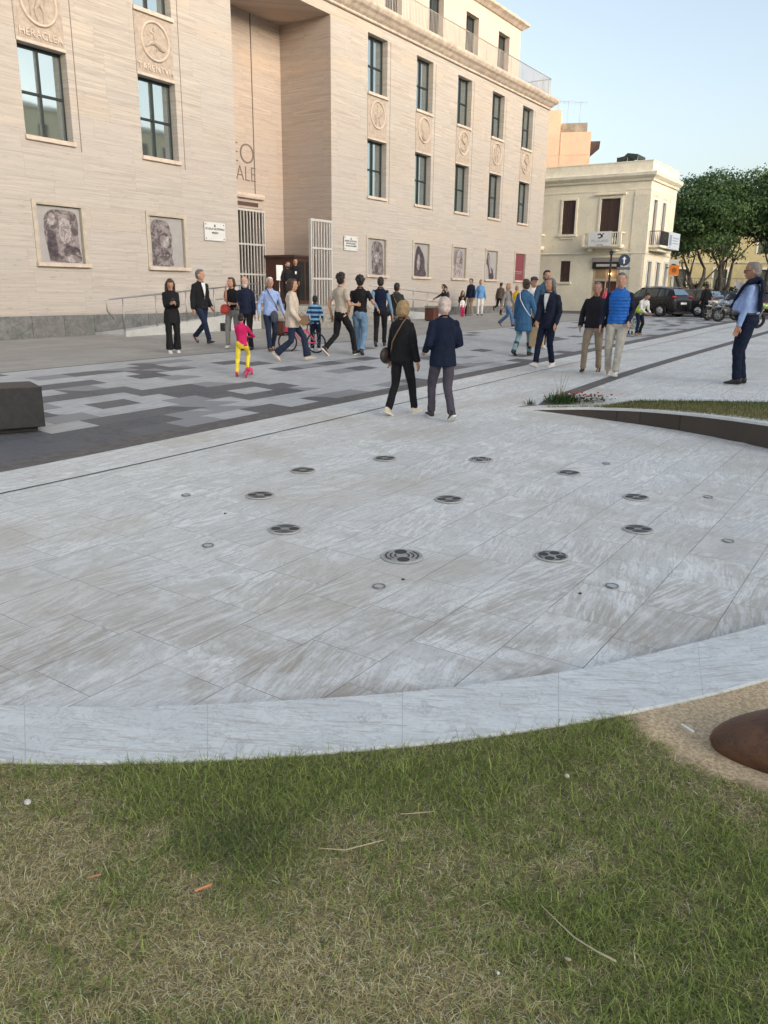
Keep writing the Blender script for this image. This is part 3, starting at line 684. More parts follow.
# ---------------------------------------------------------------- bronze form lying in the grass at the right edge
def bronze():
    # rounded pod, pointed at its left end
    c = on_lawn(712, 745, 0); root_p = c
    b = MB(); R = []; N = 26; n = 36
    dirv = Vector((.93, -.37, 0)).normalized(); up = Vector((0,0,1)); sd = dirv.cross(up)
    Ltot = .95
    for i in range(N+1):
        u = i/N; x = Ltot*u**1.35; r = .255*(math.sin(min(1, u*1.12)*PI*.5)**.72)*(1 if u < .8 else math.sqrt(max(0.0, 1-((u-.8)/.21)**2)))
        r = max(r, .006)
        R.append([dirv*x+sd*math.cos(2*PI*k/n)*r*.95+up*(math.sin(2*PI*k/n)*r*.86+.035+.05*u) for k in range(n)])
    b.loft(R)
    k = NT('weathered_bronze'); P = k.coord(); nz = k.noise(P, 7, 6, .65, .4); f = k.noise(P, 55, 3, .7)
    cc = k.mix(k.mrange(nz, .35, .65), (.075, .034, .020), (.165, .075, .038)); cc = k.mix(k.mrange(f, .5, .75, 0, .5), cc, (.04, .02, .014))
    k.set(col=cc, rough=k.mrange(nz, .3, .7, .38, .62), metal=.15, spec=.5); k.bump(k.m('ADD', k.m('MULTIPLY', nz, 2.2), f), .6, .012)
    o = b.build('bronze_sculpture', k.mat); o.location = root_p+Vector((-.015, .0, .0)); tag(o, 'smooth rounded reddish-brown bronze form resting on the dry ground at the right edge', 'sculpture')
bronze()
# ---------------------------------------------------------------- dark stone bollard cube on the left
def cube_block():
    p0 = gp(46, 431); 
    root = thing('stone_block', (p0.x-.43, p0.y+.0, gz(p0.x-.43, p0.y)), 'dark granite cube seat standing on the patterned paving at the left edge', 'stone block', rz=TH-.38)
    b = MB(); b.box(-.34, .34, -.34, .34, .055, .545); b.build('block', M_DKSTONE, root, bevel=.012)
    c = MB(); c.box(-.26, .26, -.26, .26, 0, .056); c.build('plinth', M_DARK, root)
cube_block()
# ---------------------------------------------------------------- the museum, in the frame (u along the front, v inwards, w up); front plane t = TF0
TF0 = 21.36
FM = FR @ Matrix.Translation((0, TF0, 0))
UL0, UL1, UR0, UR1 = 2.0, 22.18, 27.77, 49.97
def fz(u, v=0): return gz(*st2w(u, TF0+v))
MROOT = thing('museum_building', tuple((FM @ Vector((25, 0, .35)))), 'tall travertine-clad museum with two rows of windows, carved medallions and a deep entrance recess', 'museum', rz=TH)
def mb(): return MB()
def wall_holes(b, u0, u1, w0, w1, holes, depth, v=0.0, mi=0):
    """front sheet with rectangular openings and their reveals"""
    us = sorted({u0, u1, *[h[0] for h in holes], *[h[1] for h in holes]}); ws = sorted({w0, w1, *[h[2] for h in holes], *[h[3] for h in holes]})
    for i in range(len(us)-1):
        for j in range(len(ws)-1):
            cu, cw = (us[i]+us[i+1])/2, (ws[j]+ws[j+1])/2
            if any(h[0] < cu < h[1] and h[2] < cw < h[3] for h in holes): continue
            b.quad((us[i], v, ws[j]), (us[i+1], v, ws[j]), (us[i+1], v, ws[j+1]), (us[i], v, ws[j+1]), mi)
    for (a, c, d, e) in holes:
        b.quad((a, v, d), (a, v+depth, d), (a, v+depth, e), (a, v, e), mi); b.quad((c, v, d), (c, v, e), (c, v+depth, e), (c, v+depth, d), mi)
        b.quad((a, v, e), (a, v+depth, e), (c, v+depth, e), (c, v, e), mi); b.quad((a, v, d), (c, v, d), (c, v+depth, d), (a, v+depth, d), mi)
LCOL = [6.1, 10.05, 14.0, 18.0]; RCOL = [30.35, 34.3, 38.25, 42.15, 46.1]
WW = 1.5
holes = []
for u in LCOL+RCOL:
    holes += [(u, u+WW, 5.80, 8.12), (u, u+WW, 9.98, 12.22)]
    holes += [(u+.04, u+1.56, 2.44, 4.05)]
b = mb()
wall_holes(b, UL0, UL1, .93, 12.62, [h for h in holes if h[0] < 22], .42)
wall_holes(b, UR0, UR1, .93, 12.62, [h for h in holes if h[0] > 22], .42)
# over the entrance, recess sides, back and ceiling
b.quad((UL1, 0, 12.21), (UR0, 0, 12.21), (UR0, 0, 12.62), (UL1, 0, 12.62))
# ends and back
b.quad((UR1, 0, -.2), (UR1, 15, -.2), (UR1, 15, 12.62), (UR1, 0, 12.62)); b.quad((UL0, 0, -.2), (UL0, 0, 12.62), (UL0, 15, 12.62), (UL0, 15, -.2))
b.quad((UL0, 15, -.2), (UL0, 15, 12.62), (UR1, 15, 12.62), (UR1, 15, -.2)); b.quad((UL0, 0, 12.62), (UR1, 0, 12.62), (UR1, 15, 12.62), (UL0, 15, 12.62))
b.build('wall', M_TRAV, MROOT, FM, recalc=False)
DB = 2.66
b = mb()
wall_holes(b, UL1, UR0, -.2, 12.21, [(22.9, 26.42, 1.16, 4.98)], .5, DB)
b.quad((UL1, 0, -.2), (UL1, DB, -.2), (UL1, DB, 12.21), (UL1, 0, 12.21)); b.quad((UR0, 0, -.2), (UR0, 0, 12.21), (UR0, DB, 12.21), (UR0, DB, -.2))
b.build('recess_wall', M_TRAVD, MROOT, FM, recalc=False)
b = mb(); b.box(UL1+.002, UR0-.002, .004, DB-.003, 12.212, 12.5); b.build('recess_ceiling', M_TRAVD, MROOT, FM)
# base course of rough dark stone
b = mb()
for a, c in ((UL0-.05, UL1+.0), (UR0-.0, UR1+.05)): b.box(a, c, -.07, -.0015, -.3, .945)
b.box(UR1+.001, UR1+.07, -.07, 15, -.3, .945)
b.build('base_course', M_BASE, MROOT, FM)
# shadow gaps beside each window column
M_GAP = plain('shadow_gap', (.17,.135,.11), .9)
for u in LCOL+RCOL:
    b = mb(); b.box(u+1.735, u+1.762, -.0035, .0, 5.58, 12.22); b.build('vertical_groove', M_GAP, MROOT, FM); b = mb(); b.box(u-.022, u-.001, -.0035, 0, 8.12, 9.9); b.build('vertical_groove', M_GAP, MROOT, FM)
def window(u, w0, w1, lit=None):
    f = mb(); v = .27; th = .055
    f.box(u+.003, u+th, v, v+.09, w0+.003, w1-.003); f.box(u+WW-th, u+WW-.003, v, v+.09, w0+.003, w1-.003)
    f.box(u+th, u+WW-th, v, v+.09, w0+.003, w0+th); f.box(u+th, u+WW-th, v, v+.09, w1-th-.02, w1-.003)
    f.box(u+WW/2-.04, u+WW/2+.04, v-.012, v+.08, w0+th, w1-th-.02); wm_ = w0+(w1-w0)*.49
    f.box(u+th, u+WW/2-.04, v+.004, v+.08, wm_-.032, wm_+.032); f.box(u+WW/2+.04, u+WW-th, v+.004, v+.08, wm_-.032, wm_+.032)
    o = f.build('window', M_FRAME, MROOT, FM)
    g_ = mb(); g_.box(u+.01, u+WW-.01, v+.05, v+.062, w0+.01, w1-.01); p = g_.build('pane', M_GLASS, o, FM)
    return o
for u in LCOL+RCOL:
    window(u, 5.80, 8.12); window(u, 9.98, 12.22)
    for w in (5.80, 9.98):
        s_ = mb(); s_.box(u-.04, u+WW+.04, -.085, .27, w-.12, w-.002); s_.build('window_sill', M_TRIM, MROOT, FM, bevel=.008)
    l = mb(); l.box(u-.0, u+WW, -.012, .0, 8.125, 8.20); l.build('lintel_strip', M_TRIM, MROOT, FM)
# medallions with low carved reliefs; abstract riders, heads and animals as on old coins
def medallion(u, k):
    c = (u+WW/2+.01, 9.16); r = .56 if True else .5
    p = mb(); p.box(u+.03, u+WW-.03, -.006, .0, 8.22, 9.855); root = p.build('carved_panel', M_REL, MROOT, FM)
    ring = mb(); n = 44
    def rg(rr, v): return [Vector((c[0]+math.cos(2*PI*i/n)*rr, v, c[1]+math.sin(2*PI*i/n)*rr)) for i in range(n)]
    ring.loft([rg(r*.90, -.006), rg(r*.90, -.05), rg(r*.94, -.068), rg(r*.98, -.068), rg(r*1.02, -.05), rg(r*1.02, -.006)], cap=False)
    ring.build('medallion_ring', M_TRIM, root, FM)
    f = mb(); R_ = random.Random(k*5+2)
    def E(x, z, rx, rz, ang=0, dv=.045):
        M = Matrix.Rotation(ang, 3, 'Y'); f.ell((c[0]+x*r, -.006, c[1]+z*r), (rx*r, dv, rz*r), M=M, nu=12, nv=8)
    def L(pts, rad): f.tube([(c[0]+x*r, -.012, c[1]+z*r) for x, z in pts], [q*r for q in rad], 8, cap='round')
    if k % 5 == 1:                                   # rider on a leaping fish
        L([(-.62,-.35),(-.35,-.12),(0,-.05),(.35,-.28),(.62,-.38),(.74,-.2)], [.05,.12,.16,.13,.06,.03]); E(.02,.22,.13,.24,-.2); E(-.02,.56,.10,.12)
        L([(0,.36),(-.3,.42),(-.42,.55)], [.06,.05,.03]); L([(.05,.05),(.22,-.2),(.1,-.42)], [.09,.07,.04]); E(-.42,.36,.17,.17,0,.02)
    elif k % 5 == 0:                                 # standing figure with a raised arm
        E(.05,.25,.16,.3,.15); E(.1,.66,.11,.13); L([(.02,.4),(-.35,.35),(-.5,.05)], [.08,.06,.04]); L([(.1,.4),(.4,.2),(.3,-.1)], [.08,.06,.04])
        L([(0,.05),(-.2,-.35),(-.12,-.75)], [.13,.09,.05]); L([(.12,.0),(.28,-.38),(.22,-.78)], [.13,.09,.05]); L([(-.5,.5),(-.45,-.6)], [.04,.04])
    elif k % 5 == 2:                                 # horse and rider
        E(0,-.05,.42,.2,.05); L([(.32,.05),(.5,.35),(.66,.3)], [.14,.1,.05]); E(-.02,.3,.12,.24); E(0,.62,.1,.11)
        for x in (-.34,-.2,.25,.38): L([(x,-.15),(x+R_.uniform(-.1,.1),-.45),(x+.04,-.7)], [.07,.05,.03])
    elif k % 5 == 3:                                 # head in profile
        E(0,.08,.36,.46); E(-.1,.22,.4,.38); L([(.3,.12),(.42,-.02),(.3,-.1)], [.08,.07,.06]); L([(-.02,-.3),(-.05,-.65)], [.2,.24])
    else:                                            # curling sea creature
        L([(-.5,-.5),(-.1,-.62),(.35,-.45),(.42,-.05),(.05,.1),(-.3,.25),(-.2,.6),(.15,.68)], [.05,.1,.14,.14,.14,.12,.12,.07]); E(.25,.62,.16,.1)
    f.build('relief_figure', M_REL, root, FM)
    return root
MEDS = {}
for i, u in enumerate(LCOL+RCOL): MEDS[u] = medallion(u, [2, 3, 0, 1, 2, 3, 4, 0, 4][i])
def text_obj(name, body, size, mat, parent, M, extrude=.01, align='CENTER', xs=1.0, off=0.0):
    cu = bpy.data.curves.new(name, 'FONT'); cu.body = body; cu.size = size; cu.extrude = extrude; cu.align_x = align; cu.align_y = 'CENTER'; cu.offset = off
    t = bpy.data.objects.new(name, cu); COL.objects.link(t); dg = bpy.context.evaluated_depsgraph_get()
    me = bpy.data.meshes.new_from_object(t.evaluated_get(dg)); bpy.data.objects.remove(t)
    me.transform(Matrix.Diagonal((xs, 1, 1, 1))); me.transform(wm(parent).inverted() @ M if parent else M)
    me.materials.clear(); return link_mesh(name, me, mat, parent)
def front_text(name, body, size, mat, parent, u, v, w, F_=None, **kw):
    F_ = F_ or FM
    M = F_ @ Matrix.Translation((u, v, w)) @ Matrix.Rotation(PI/2, 4, 'X')
    return text_obj(name, body, size, mat, parent, M, **kw)
front_text('carved_name', 'HERACLEA', .27, M_TRIM, MEDS[14.0], 14.0+.75, -.02, 8.38, extrude=.016, xs=1.02, off=.004)
front_text('carved_name', 'TARENTVM', .27, M_TRIM, MEDS[18.0], 18.0+.75, -.02, 8.38, extrude=.016, xs=1.02, off=.004)
# picture panels in the ground-floor niches
M_PGREY = plain('grey_poster_ground', (.33,.32,.315), .6, var=.08)
def poster_ink(name, a=(.075,.062,.066), b=(.30,.26,.262)):
    k = NT(name); P = k.coord(); n = k.noise(P, 5.5, 5, .62, .9); f = k.noise(P, 30, 3, .6, 1.0)
    c = k.mix(k.mrange(n, .38, .64), a, b); c = k.mix(k.mrange(f, .45, .6, 0, .35), c, tuple(Vector(a)*.7)); k.set(col=c, rough=.55); return k.mat
M_INK = poster_ink('printed_bronze_head'); M_INKL = poster_ink('printed_highlight', (.20,.175,.175), (.46,.41,.41)); M_INKD = poster_ink('printed_dark', (.04,.03,.04), (.12,.09,.10))
M_PFR = stone_plain('pale_niche_frame', (.45,.40,.335), 5, .1)
M_MAG = plain('dark_red_poster', (.20,.045,.06), .6)
def poster(u, kind):
    f = mb(); a, c, d, e = u+.04, u+1.56, 2.44, 4.05; th = .03
    f.box(a+.003, a+th, -.03, .12, d, e-th); f.box(c-th, c-.003, -.03, .12, d, e-th); f.box(a+.003, c-.003, -.03, .12, e-th, e-.003)
    f.box(a-.11, a-.0, -.03, -.002, d-.0, e+.08); f.box(c+.0, c+.11, -.03, -.002, d, e+.08); f.box(a-.11, c+.11, -.032, -.002, e+.0, e+.09)
    fr = f.build('niche_frame', M_PFR, MROOT, FM)
    s_ = mb(); s_.box(a-.14, c+.14, -.12, .1, d-.11, d-.002); s_.build('niche_sill', M_TRIM, MROOT, FM, bevel=.006)
    g_ = mb(); g_.box(a+.05, c-.05, .07, .10, d, e-.05, 1 if kind == 'red' else 0); pn = g_.build('picture_panel', [M_PGREY, M_MAG], MROOT, FM)
    b = mb(); U = lambda q: a+.1+(c-a-.2)*q; Wq = lambda q: d+.01+(e-d-.11)*q
    def blob(pts, off, mi, n=5):
        P = smooth_poly([(U(x), 0, Wq(y)) for x, y in pts]+[(U(pts[0][0]), 0, Wq(pts[0][1]))], n); m = len(P)-1
        b.add([(p.x, .07-off, p.z) for p in P[:m]], [tuple(range(m))], mi)
    if kind == 'profile':                                  # large head seen from behind-left, smooth face
        blob([(.20,.02),(.16,.3),(.12,.6),(.16,.85),(.34,.97),(.62,.98),(.9,.95),(.98,.8),(.97,.5),(.98,.28),(.96,.02)], .002, 0)
        blob([(.50,.78),(.62,.84),(.76,.78),(.8,.6),(.74,.42),(.6,.36),(.5,.5)], .004, 1); blob([(.55,.25),(.72,.33),(.95,.28),(.97,.22),(.78,.2),(.6,.16)], .004, 2); blob([(.2,.05),(.18,.4),(.22,.6),(.38,.5),(.42,.2),(.36,.03)], .005, 2)
        blob([(.6,.12),(.8,.16),(.95,.08),(.93,.03),(.62,.03)], .006, 1); blob([(.2,.72),(.28,.9),(.4,.88),(.36,.7)], .006, 1)
    elif kind == 'beard':
        blob([(.02,.02),(.03,.5),(.02,.8),(.12,.96),(.4,.98),(.58,.92),(.66,.74),(.70,.6),(.66,.5),(.70,.36),(.66,.2),(.68,.02)], .002, 0)
        blob([(.3,.62),(.42,.7),(.56,.66),(.58,.5),(.5,.4),(.34,.44)], .004, 1); blob([(.32,.66),(.44,.72),(.54,.69),(.52,.64),(.42,.66)], .006, 2); blob([(.42,.28),(.52,.32),(.6,.28),(.52,.22)], .006, 2); blob([(.46,.25),(.54,.27),(.56,.24),(.5,.22)], .008, 1)
    elif kind == 'curl':
        blob([(.3,.02),(.26,.4),(.24,.75),(.38,.96),(.7,.97),(.93,.85),(.95,.4),(.96,.02)], .002, 0); blob([(.4,.5),(.5,.65),(.68,.66),(.74,.48),(.6,.36)], .004, 1); blob([(.45,.25),(.6,.3),(.66,.12),(.48,.08)], .005, 2)
    elif kind == 'torso':
        blob([(.08,.02),(.1,.5),(.2,.85),(.36,.97),(.55,.86),(.8,.6),(.84,.3),(.92,.02)], .002, 2); blob([(.25,.3),(.3,.6),(.42,.72),(.5,.5),(.42,.2)], .004, 1)
    elif kind == 'light':
        blob([(.06,.05),(.1,.5),(.2,.92),(.6,.98),(.85,.8),(.9,.4),(.8,.03)], .002, 1); blob([(.1,.5),(.18,.9),(.4,.9),(.34,.6),(.2,.4)], .004, 0); blob([(.6,.5),(.7,.9),(.86,.8),(.84,.5)], .004, 0)
    elif kind == 'arm':
        blob([(.05,.6),(.2,.97),(.34,.9),(.5,.5),(.75,.35),(.85,.02),(.4,.02),(.3,.4)], .002, 2); blob([(.2,.8),(.3,.86),(.6,.3),(.5,.25)], .004, 1)
    if b.v: b.build('printed_figure', [M_INK, M_INKL, M_INKD], pn, FM)
    if kind == 'red':
        t = mb(); t.box(U(.1), U(.9), .066, .07, Wq(.33), Wq(.35)); t.box(U(.2), U(.8), .066, .07, Wq(.26), Wq(.275)); t.build('printed_lines', M_PGREY, pn, FM)
for u, kd in zip(LCOL+RCOL, ['torso', 'curl', 'profile', 'beard', 'curl', 'torso', 'light', 'arm', 'red']): poster(u, kd)
# plaques either side of the entrance
M_PLQ = plain('pale_plaque', (.60,.61,.60), .35, 0, .05)
def plaque(u0, u1, w0, w1, lines, label):
    p = MB(); c = FM @ Vector(((u0+u1)/2, 0, w0)); root = thing('wall_plaque', c, label, 'plaque', rz=TH)
    p.box(u0, u1, -.055, -.04, w0, w1); p.build('plate', M_PLQ, root, FM)
    s_ = MB()
    for a in (u0+.07, u1-.07):
        for z in (w0+.07, w1-.07): s_.cyl((a, -.03, z), .022, .06, 'y', 10)
    s_.build('standoff_bolts', M_FRAME, root, FM)
    for i, (t, sz, z) in enumerate(lines): front_text('lettering', t, sz, M_DARK, root, (u0+u1)/2, -.058, z, extrude=.002, off=.0015)
    e = MB(); uc = (u0+u1)/2; e.ell((uc, -.057, w1-.105), (.032, .004, .045), nu=10, nv=6); e.box(uc-.05, uc+.05, -.06, -.056, w1-.15, w1-.135); e.build('emblem', M_DARK, root, FM)
plaque(20.44, 21.44, 3.39, 4.0, [('SCUOLA NAZIONALE', .095, 3.78), ('MUSEO', .095, 3.65)], 'white stand-off plaque with two dark lines, on the wall left of the entrance')
plaque(28.57, 29.58, 3.42, 4.02, [('MUSEO NAZIONALE', .095, 3.81), ('ARCHEOLOGICO', .095, 3.71), ('REGGIO CALABRIA', .095, 3.61)], 'white stand-off plaque with three dark lines, on the wall right of the entrance')
# entrance: inscription, mouldings, door grille
b = mb(); b.box(25.985, 26.015, DB-.03, DB-.0, 5.58, 12.2); b.build('inscription_groove', M_GAP, MROOT, FM)
b = mb(); b.loft([[Vector((u, DB-.001, 5.34)), Vector((u, DB-.14, 5.36)), Vector((u, DB-.17, 5.45)), Vector((u, DB-.14, 5.55)), Vector((u, DB-.001, 5.58))] for u in (22.3, 26.42)], smooth=False); b.build('door_ledge', M_TRIM, MROOT, FM)
b = mb(); b.box(22.9, 26.16, DB-.012, DB-.001, 5.06, 5.22); b.build('transom_slot', M_SHUT, MROOT, FM)
front_text('carved_inscription', 'MUSEO', 1.12, M_GAP, MROOT, 24.18, DB-.012, 7.02, extrude=.008, xs=1.02, off=-.022)  # letters cut in the same stone; shade of the cuts is in this colour
front_text('carved_inscription', 'NAZIONALE', .84, M_GAP, MROOT, 24.07, DB-.012, 6.27, extrude=.008, xs=.86, off=-.016)
b = mb(); b.box(22.9, 26.42, DB+.5, DB+.56, 1.16, 4.98); b.build('doorway_interior', M_DARK, MROOT, FM)
def grille(u0, u1, v, w0, w1, nb, rails, label, depth=.12):
    root = thing('entrance_gate', FM @ Vector((u0, v, w0)), label, 'gate', rz=TH, group='pale metal grille gates of the entrance')
    f = MB(); f.box(u0, u0+.07, v, v+depth, w0, w1); f.box(u1-.07, u1, v, v+depth, w0, w1); f.box(u0+.07, u1-.07, v, v+depth, w1-.09, w1)
    for r_ in rails: f.box(u0+.07, u1-.07, v, v+depth*.6, r_-.035, r_+.035)
    f.box(u0+.07, u1-.07, v, v+depth, w0, w0+.08); f.build('frame', M_GATE, root, FM)
    bb = MB()
    for i in range(nb):
        u = u0+.07+(u1-u0-.14)*(i+.5)/nb
        for z0, z1 in zip([w0+.08]+[q+.035 for q in rails], [q-.035 for q in rails]+[w1-.09]): bb.box(u-.022, u+.022, v+.01, v+.06, z0, z1)
    o = bb.build('bars', M_GATE, root, FM); o['label'] = 'row of upright square bars'; return root
grille(22.95, 26.40, DB-.16, 1.17, 4.94, 18, [2.35, 3.55], 'tall pale grille gate across the doorway, left part of the entrance recess')
grille(26.0, 27.42, -.30, 1.0, 4.52, 7, [2.2, 3.4], 'tall pale grille gate leaf folded against the right side of the entrance')
# dark wooden lobby on the right side of the recess
b = MB(); rt = thing('wooden_booth', FM @ Vector((27.0, 1.7, 1.15)), 'dark brown wooden booth under the right side of the entrance recess', 'booth', rz=TH)
b.box(26.35, 27.765, .9, 2.60, 1.16, 3.05); b.build('body', plain('dark_reddish_wood', (.10,.045,.032), .6), rt, FM)
b = MB(); b.box(26.28, 27.765, .84, 2.60, 3.05, 3.15); b.build('top', M_SHUT, rt, FM)
b = MB(); p = rt; b.box(26.55, 27.0, .885, .899, 1.3, 2.9); b.box(27.1, 27.6, .885, .899, 1.3, 2.9); b.build('door_panels', M_DARK, rt, FM)
b = MB(); nr = thing('notice_stand', FM @ Vector((24.6, .2, 1.16)), 'white notice sheet on a slim stand in front of the entrance', 'notice stand', rz=TH)
b.box(24.42, 24.8, .19, .21, 2.1, 2.68); b.build('notice_sheet', M_WHITEP, nr, FM); b = MB(); b.tube([(24.61, .22, 1.16), (24.61, .22, 2.1)], .02); b.box(24.45, 24.77, .1, .34, 1.16, 1.19); b.build('stand', M_STEEL, nr, FM)
# cornice, terrace, set-back storey, railing
b = mb(); prof = [(0, 12.62), (-.05, 12.64), (-.05, 12.72), (-.16, 12.80), (-.26, 12.90), (-.38, 12.98), (-.44, 13.06), (-.47, 13.12), (-.47, 13.22), (-.36, 13.25), (3, 13.30), (3, 12.62)]
def corn(u, k): return [Vector((u+(-v if k > 0 else 0)*1.0 if v < 0 and k else u, v, w)) for v, w in prof]
b.loft([[Vector((UL0, v, w)) for v, w in prof], [Vector((UR1-min(v, 0), v, w)) for v, w in prof]], smooth=False)
prof2 = [(-min(v, 0), w) for v, w in prof[:-2]]
b.loft([[Vector((UR1+d, -d, w)) for d, w in prof2], [Vector((UR1+d, 15, w)) for d, w in prof2]], smooth=False, closed=False, cap=False)
b.box(UL0, UR1-.01, 3, 15, 13.0, 13.29)
b.build('cornice', M_CORN, MROOT, FM)
b = mb(); b.box(UL0, UR1+.0, -.045, -.0, 12.585, 12.62); b.build('cornice_groove', M_GAP, MROOT, FM)
SB = 1.74; US1 = 48.95
M_STOR = stone_plain('pink_render', (.55,.465,.395), .8, .06, .9, .1)
dh = [(u-.1, u+1.35, 13.31, 16.28) for u in LCOL+RCOL]; dh += [(22.3, 23.7, 13.31, 16.28), (26.3, 27.7, 13.31, 16.28)]
b = mb(); wall_holes(b, UL0, US1, 13.295, 17.0, dh, .5, SB)
b.quad((US1, SB, 13.295), (US1, 13, 13.295), (US1, 13, 17), (US1, SB, 17)); b.quad((UL0, SB, 17), (US1, SB, 17), (US1, 13, 17), (UL0, 13, 17)); b.quad((UL0, 13, 13.29), (UL0, 13, 17), (US1, 13, 17), (US1, 13, 13.29))
b.build('upper_wall', M_STOR, MROOT, FM, recalc=False)
b = mb(); pr = [(SB-.001, 16.98), (SB-.1, 17.0), (SB-.25, 17.12), (SB-.42, 17.22), (SB-.42, 17.36), (SB-.3, 17.42), (13, 17.44), (13, 16.98)]
b.loft([[Vector((UL0, v, w)) for v, w in pr], [Vector((US1+max(0, SB-v), v, w)) for v, w in pr]], smooth=False)
b.loft([[Vector((US1+max(0, SB-v), SB-max(0, SB-v), w)) for v, w in pr[:-2]], [Vector((US1+max(0, SB-v), 13, w)) for v, w in pr[:-2]]], smooth=False, closed=False, cap=False)
b.build('upper_cornice', M_CORN, MROOT, FM)
b = mb(); b.box(UL0, US1-1.2, 3, 12, 17.44, 18.6); b.build('roof_parapet', M_STOR, MROOT, FM)
for h in dh:
    f = mb(); v = SB+.3
    f.box(h[0]+.01, h[0]+.08, v, v+.08, h[2], h[3]-.01); f.box(h[1]-.08, h[1]-.01, v, v+.08, h[2], h[3]-.01); f.box(h[0]+.08, h[1]-.08, v, v+.08, h[3]-.08, h[3]-.01); f.box((h[0]+h[1])/2-.04, (h[0]+h[1])/2+.04, v, v+.08, h[2], h[3]-.08)
    d_ = f.build('terrace_door', M_FRAME, MROOT, FM); g_ = mb(); g_.box(h[0]+.02, h[1]-.02, v+.04, v+.05, h[2], h[3]-.02); g_.build('pane', M_GLASSD, d_, FM)
RL = thing('terrace_railing', FM @ Vector((30, -.1, 13.3)), 'pale metal railing of thin uprights along the museum roof terrace', 'railing', rz=TH)
b = MB(); RV = -.12; RU = UR1-.35; b.tube([(UL0, RV, 14.27), (RU, RV, 14.27), (RU, 12, 14.27)], .024, 6, up=(0,0,1)); b.tube([(UL0, RV, 13.38), (RU, RV, 13.38), (RU, 12, 13.38)], .015, 6, up=(0,0,1)); b.build('handrail', M_RAILP, RL, FM)
b = MB()
for i in range(int((RU-UL0)/.125)):
    u = UL0+.125*i; r_ = .013 if i % 12 else .022; b.tube([(u, RV, 13.29), (u, RV, 14.26)], r_, 4, cap=False)
for i in range(90): v = RV+.13*i; b.tube([(RU, v, 13.29), (RU, v, 14.26)], .012 if i % 12 else .02, 4, cap=False)
o = b.build('uprights', M_RAILP, RL, FM); o['kind'] = 'stuff'
# ---------------------------------------------------------------- steps, landing and the two access ramps
M_STEP = stone_plain('grey_step_stone', (.30,.285,.255), 5, .15)
LAND = 1.16
ST = thing('entrance_steps', FM @ Vector((25, -2, fz(25, -2))), 'wide grey stone steps and landing rising to the museum entrance', 'steps', rz=TH)
b = MB(); b.box(22.2, 27.75, 0, DB+.5, .1, LAND); b.box(21.6, 28.4, -1.5, 0-.003, .1, LAND-.004); b.build('landing', M_STEP, ST, FM)
nst = 4; zg = fz(25, -2.6); rise = (LAND-zg)/(nst+1)
for i in range(nst):
    b = MB(); z1 = LAND-rise*(i+1); b.box(21.6+.01*i, 28.4-.01*i, -1.5-.34*(i+1), -1.5-.34*i-.002, .05, z1); b.build('step', M_STEP, ST, FM, bevel=.01)
M_RAMP = stone_plain('pale_ramp_stone', (.46,.465,.45), 3, .1)
def ramp(ua, ub, label_r, label_h, sgn):
    """ua: low end, ub: high end at the landing"""
    za = fz(ua, -1); root = thing('access_ramp', FM @ Vector((ua, -1, za)), label_r, 'ramp', rz=TH)
    v0, v1 = -1.42, -.08; b = MB()
    b.loft([[Vector((ua, v0, .0)), Vector((ua, v0, za+.06)), Vector((ua, v1, za+.06)), Vector((ua, v1, .0))], [Vector((ub, v0, .0)), Vector((ub, v0, LAND-.3)), Vector((ub, v1, LAND-.3)), Vector((ub, v1, .0))]], smooth=False); b.build('ramp_slab', M_RAMP, root, FM)
    b = MB(); b.loft([[Vector((ua, v0-.14, .0)), Vector((ua, v0-.14, za+.17)), Vector((ua, v0, za+.17)), Vector((ua, v0, .0))], [Vector((ub, v0-.14, .0)), Vector((ub, v0-.14, LAND-.12)), Vector((ub, v0, LAND-.12)), Vector((ub, v0, .0))]], smooth=False); b.build('kerb_wall', M_RAMP, root, FM)
    h = thing('handrail', FM @ Vector((ua, v0, za)), label_h, 'handrail', rz=TH)
    b = MB(); v = v0-.07; n = 5
    def zz(u): f = (u-ua)/(ub-ua); return za+.17+(LAND-.12-za-.17)*f
    e = -sgn*.55
    b.tube([(ua+e*.6, v, zz(ua)+.35), (ua+e, v, zz(ua)+.60), (ua+e, v, zz(ua)+.86), (ua+e*.8, v, zz(ua)+.92), (ub, v, zz(ub)+.92)], .024, 8, up=(0,1,0)); b.build('top_rail', M_STEEL, h, FM)
    b = MB(); b.tube([(ua, v, zz(ua)+.55), (ub, v, zz(ub)+.55)], .017, 6, up=(0,1,0)); b.build('middle_rail', M_STEEL, h, FM)
    for i in range(n):
        u = ua+(ub-ua)*(i+.02)/(n-.2); b = MB(); b.tube([(u, v, zz(u)-.02), (u, v, zz(u)+.92)], .022, 8); b.build('post', M_STEEL, h, FM)
ramp(15.6, 21.55, 'pale stone access ramp climbing towards the entrance, left of the steps', 'steel handrail along the left access ramp', 1)
ramp(34.6, 28.45, 'pale stone access ramp coming down on the right of the steps', 'steel handrail along the right access ramp', -1)
b = MB(); c = gp(224.5, 331); b.box(-.16, .16, -.16, .16, 0, .27); o = b.build('stone_block', M_DKSTONE, bevel=.01); o.location = c; o.rotation_euler = (0, 0, TH); tag(o, 'small dark stone block at the foot of the left ramp wall', 'stone block')
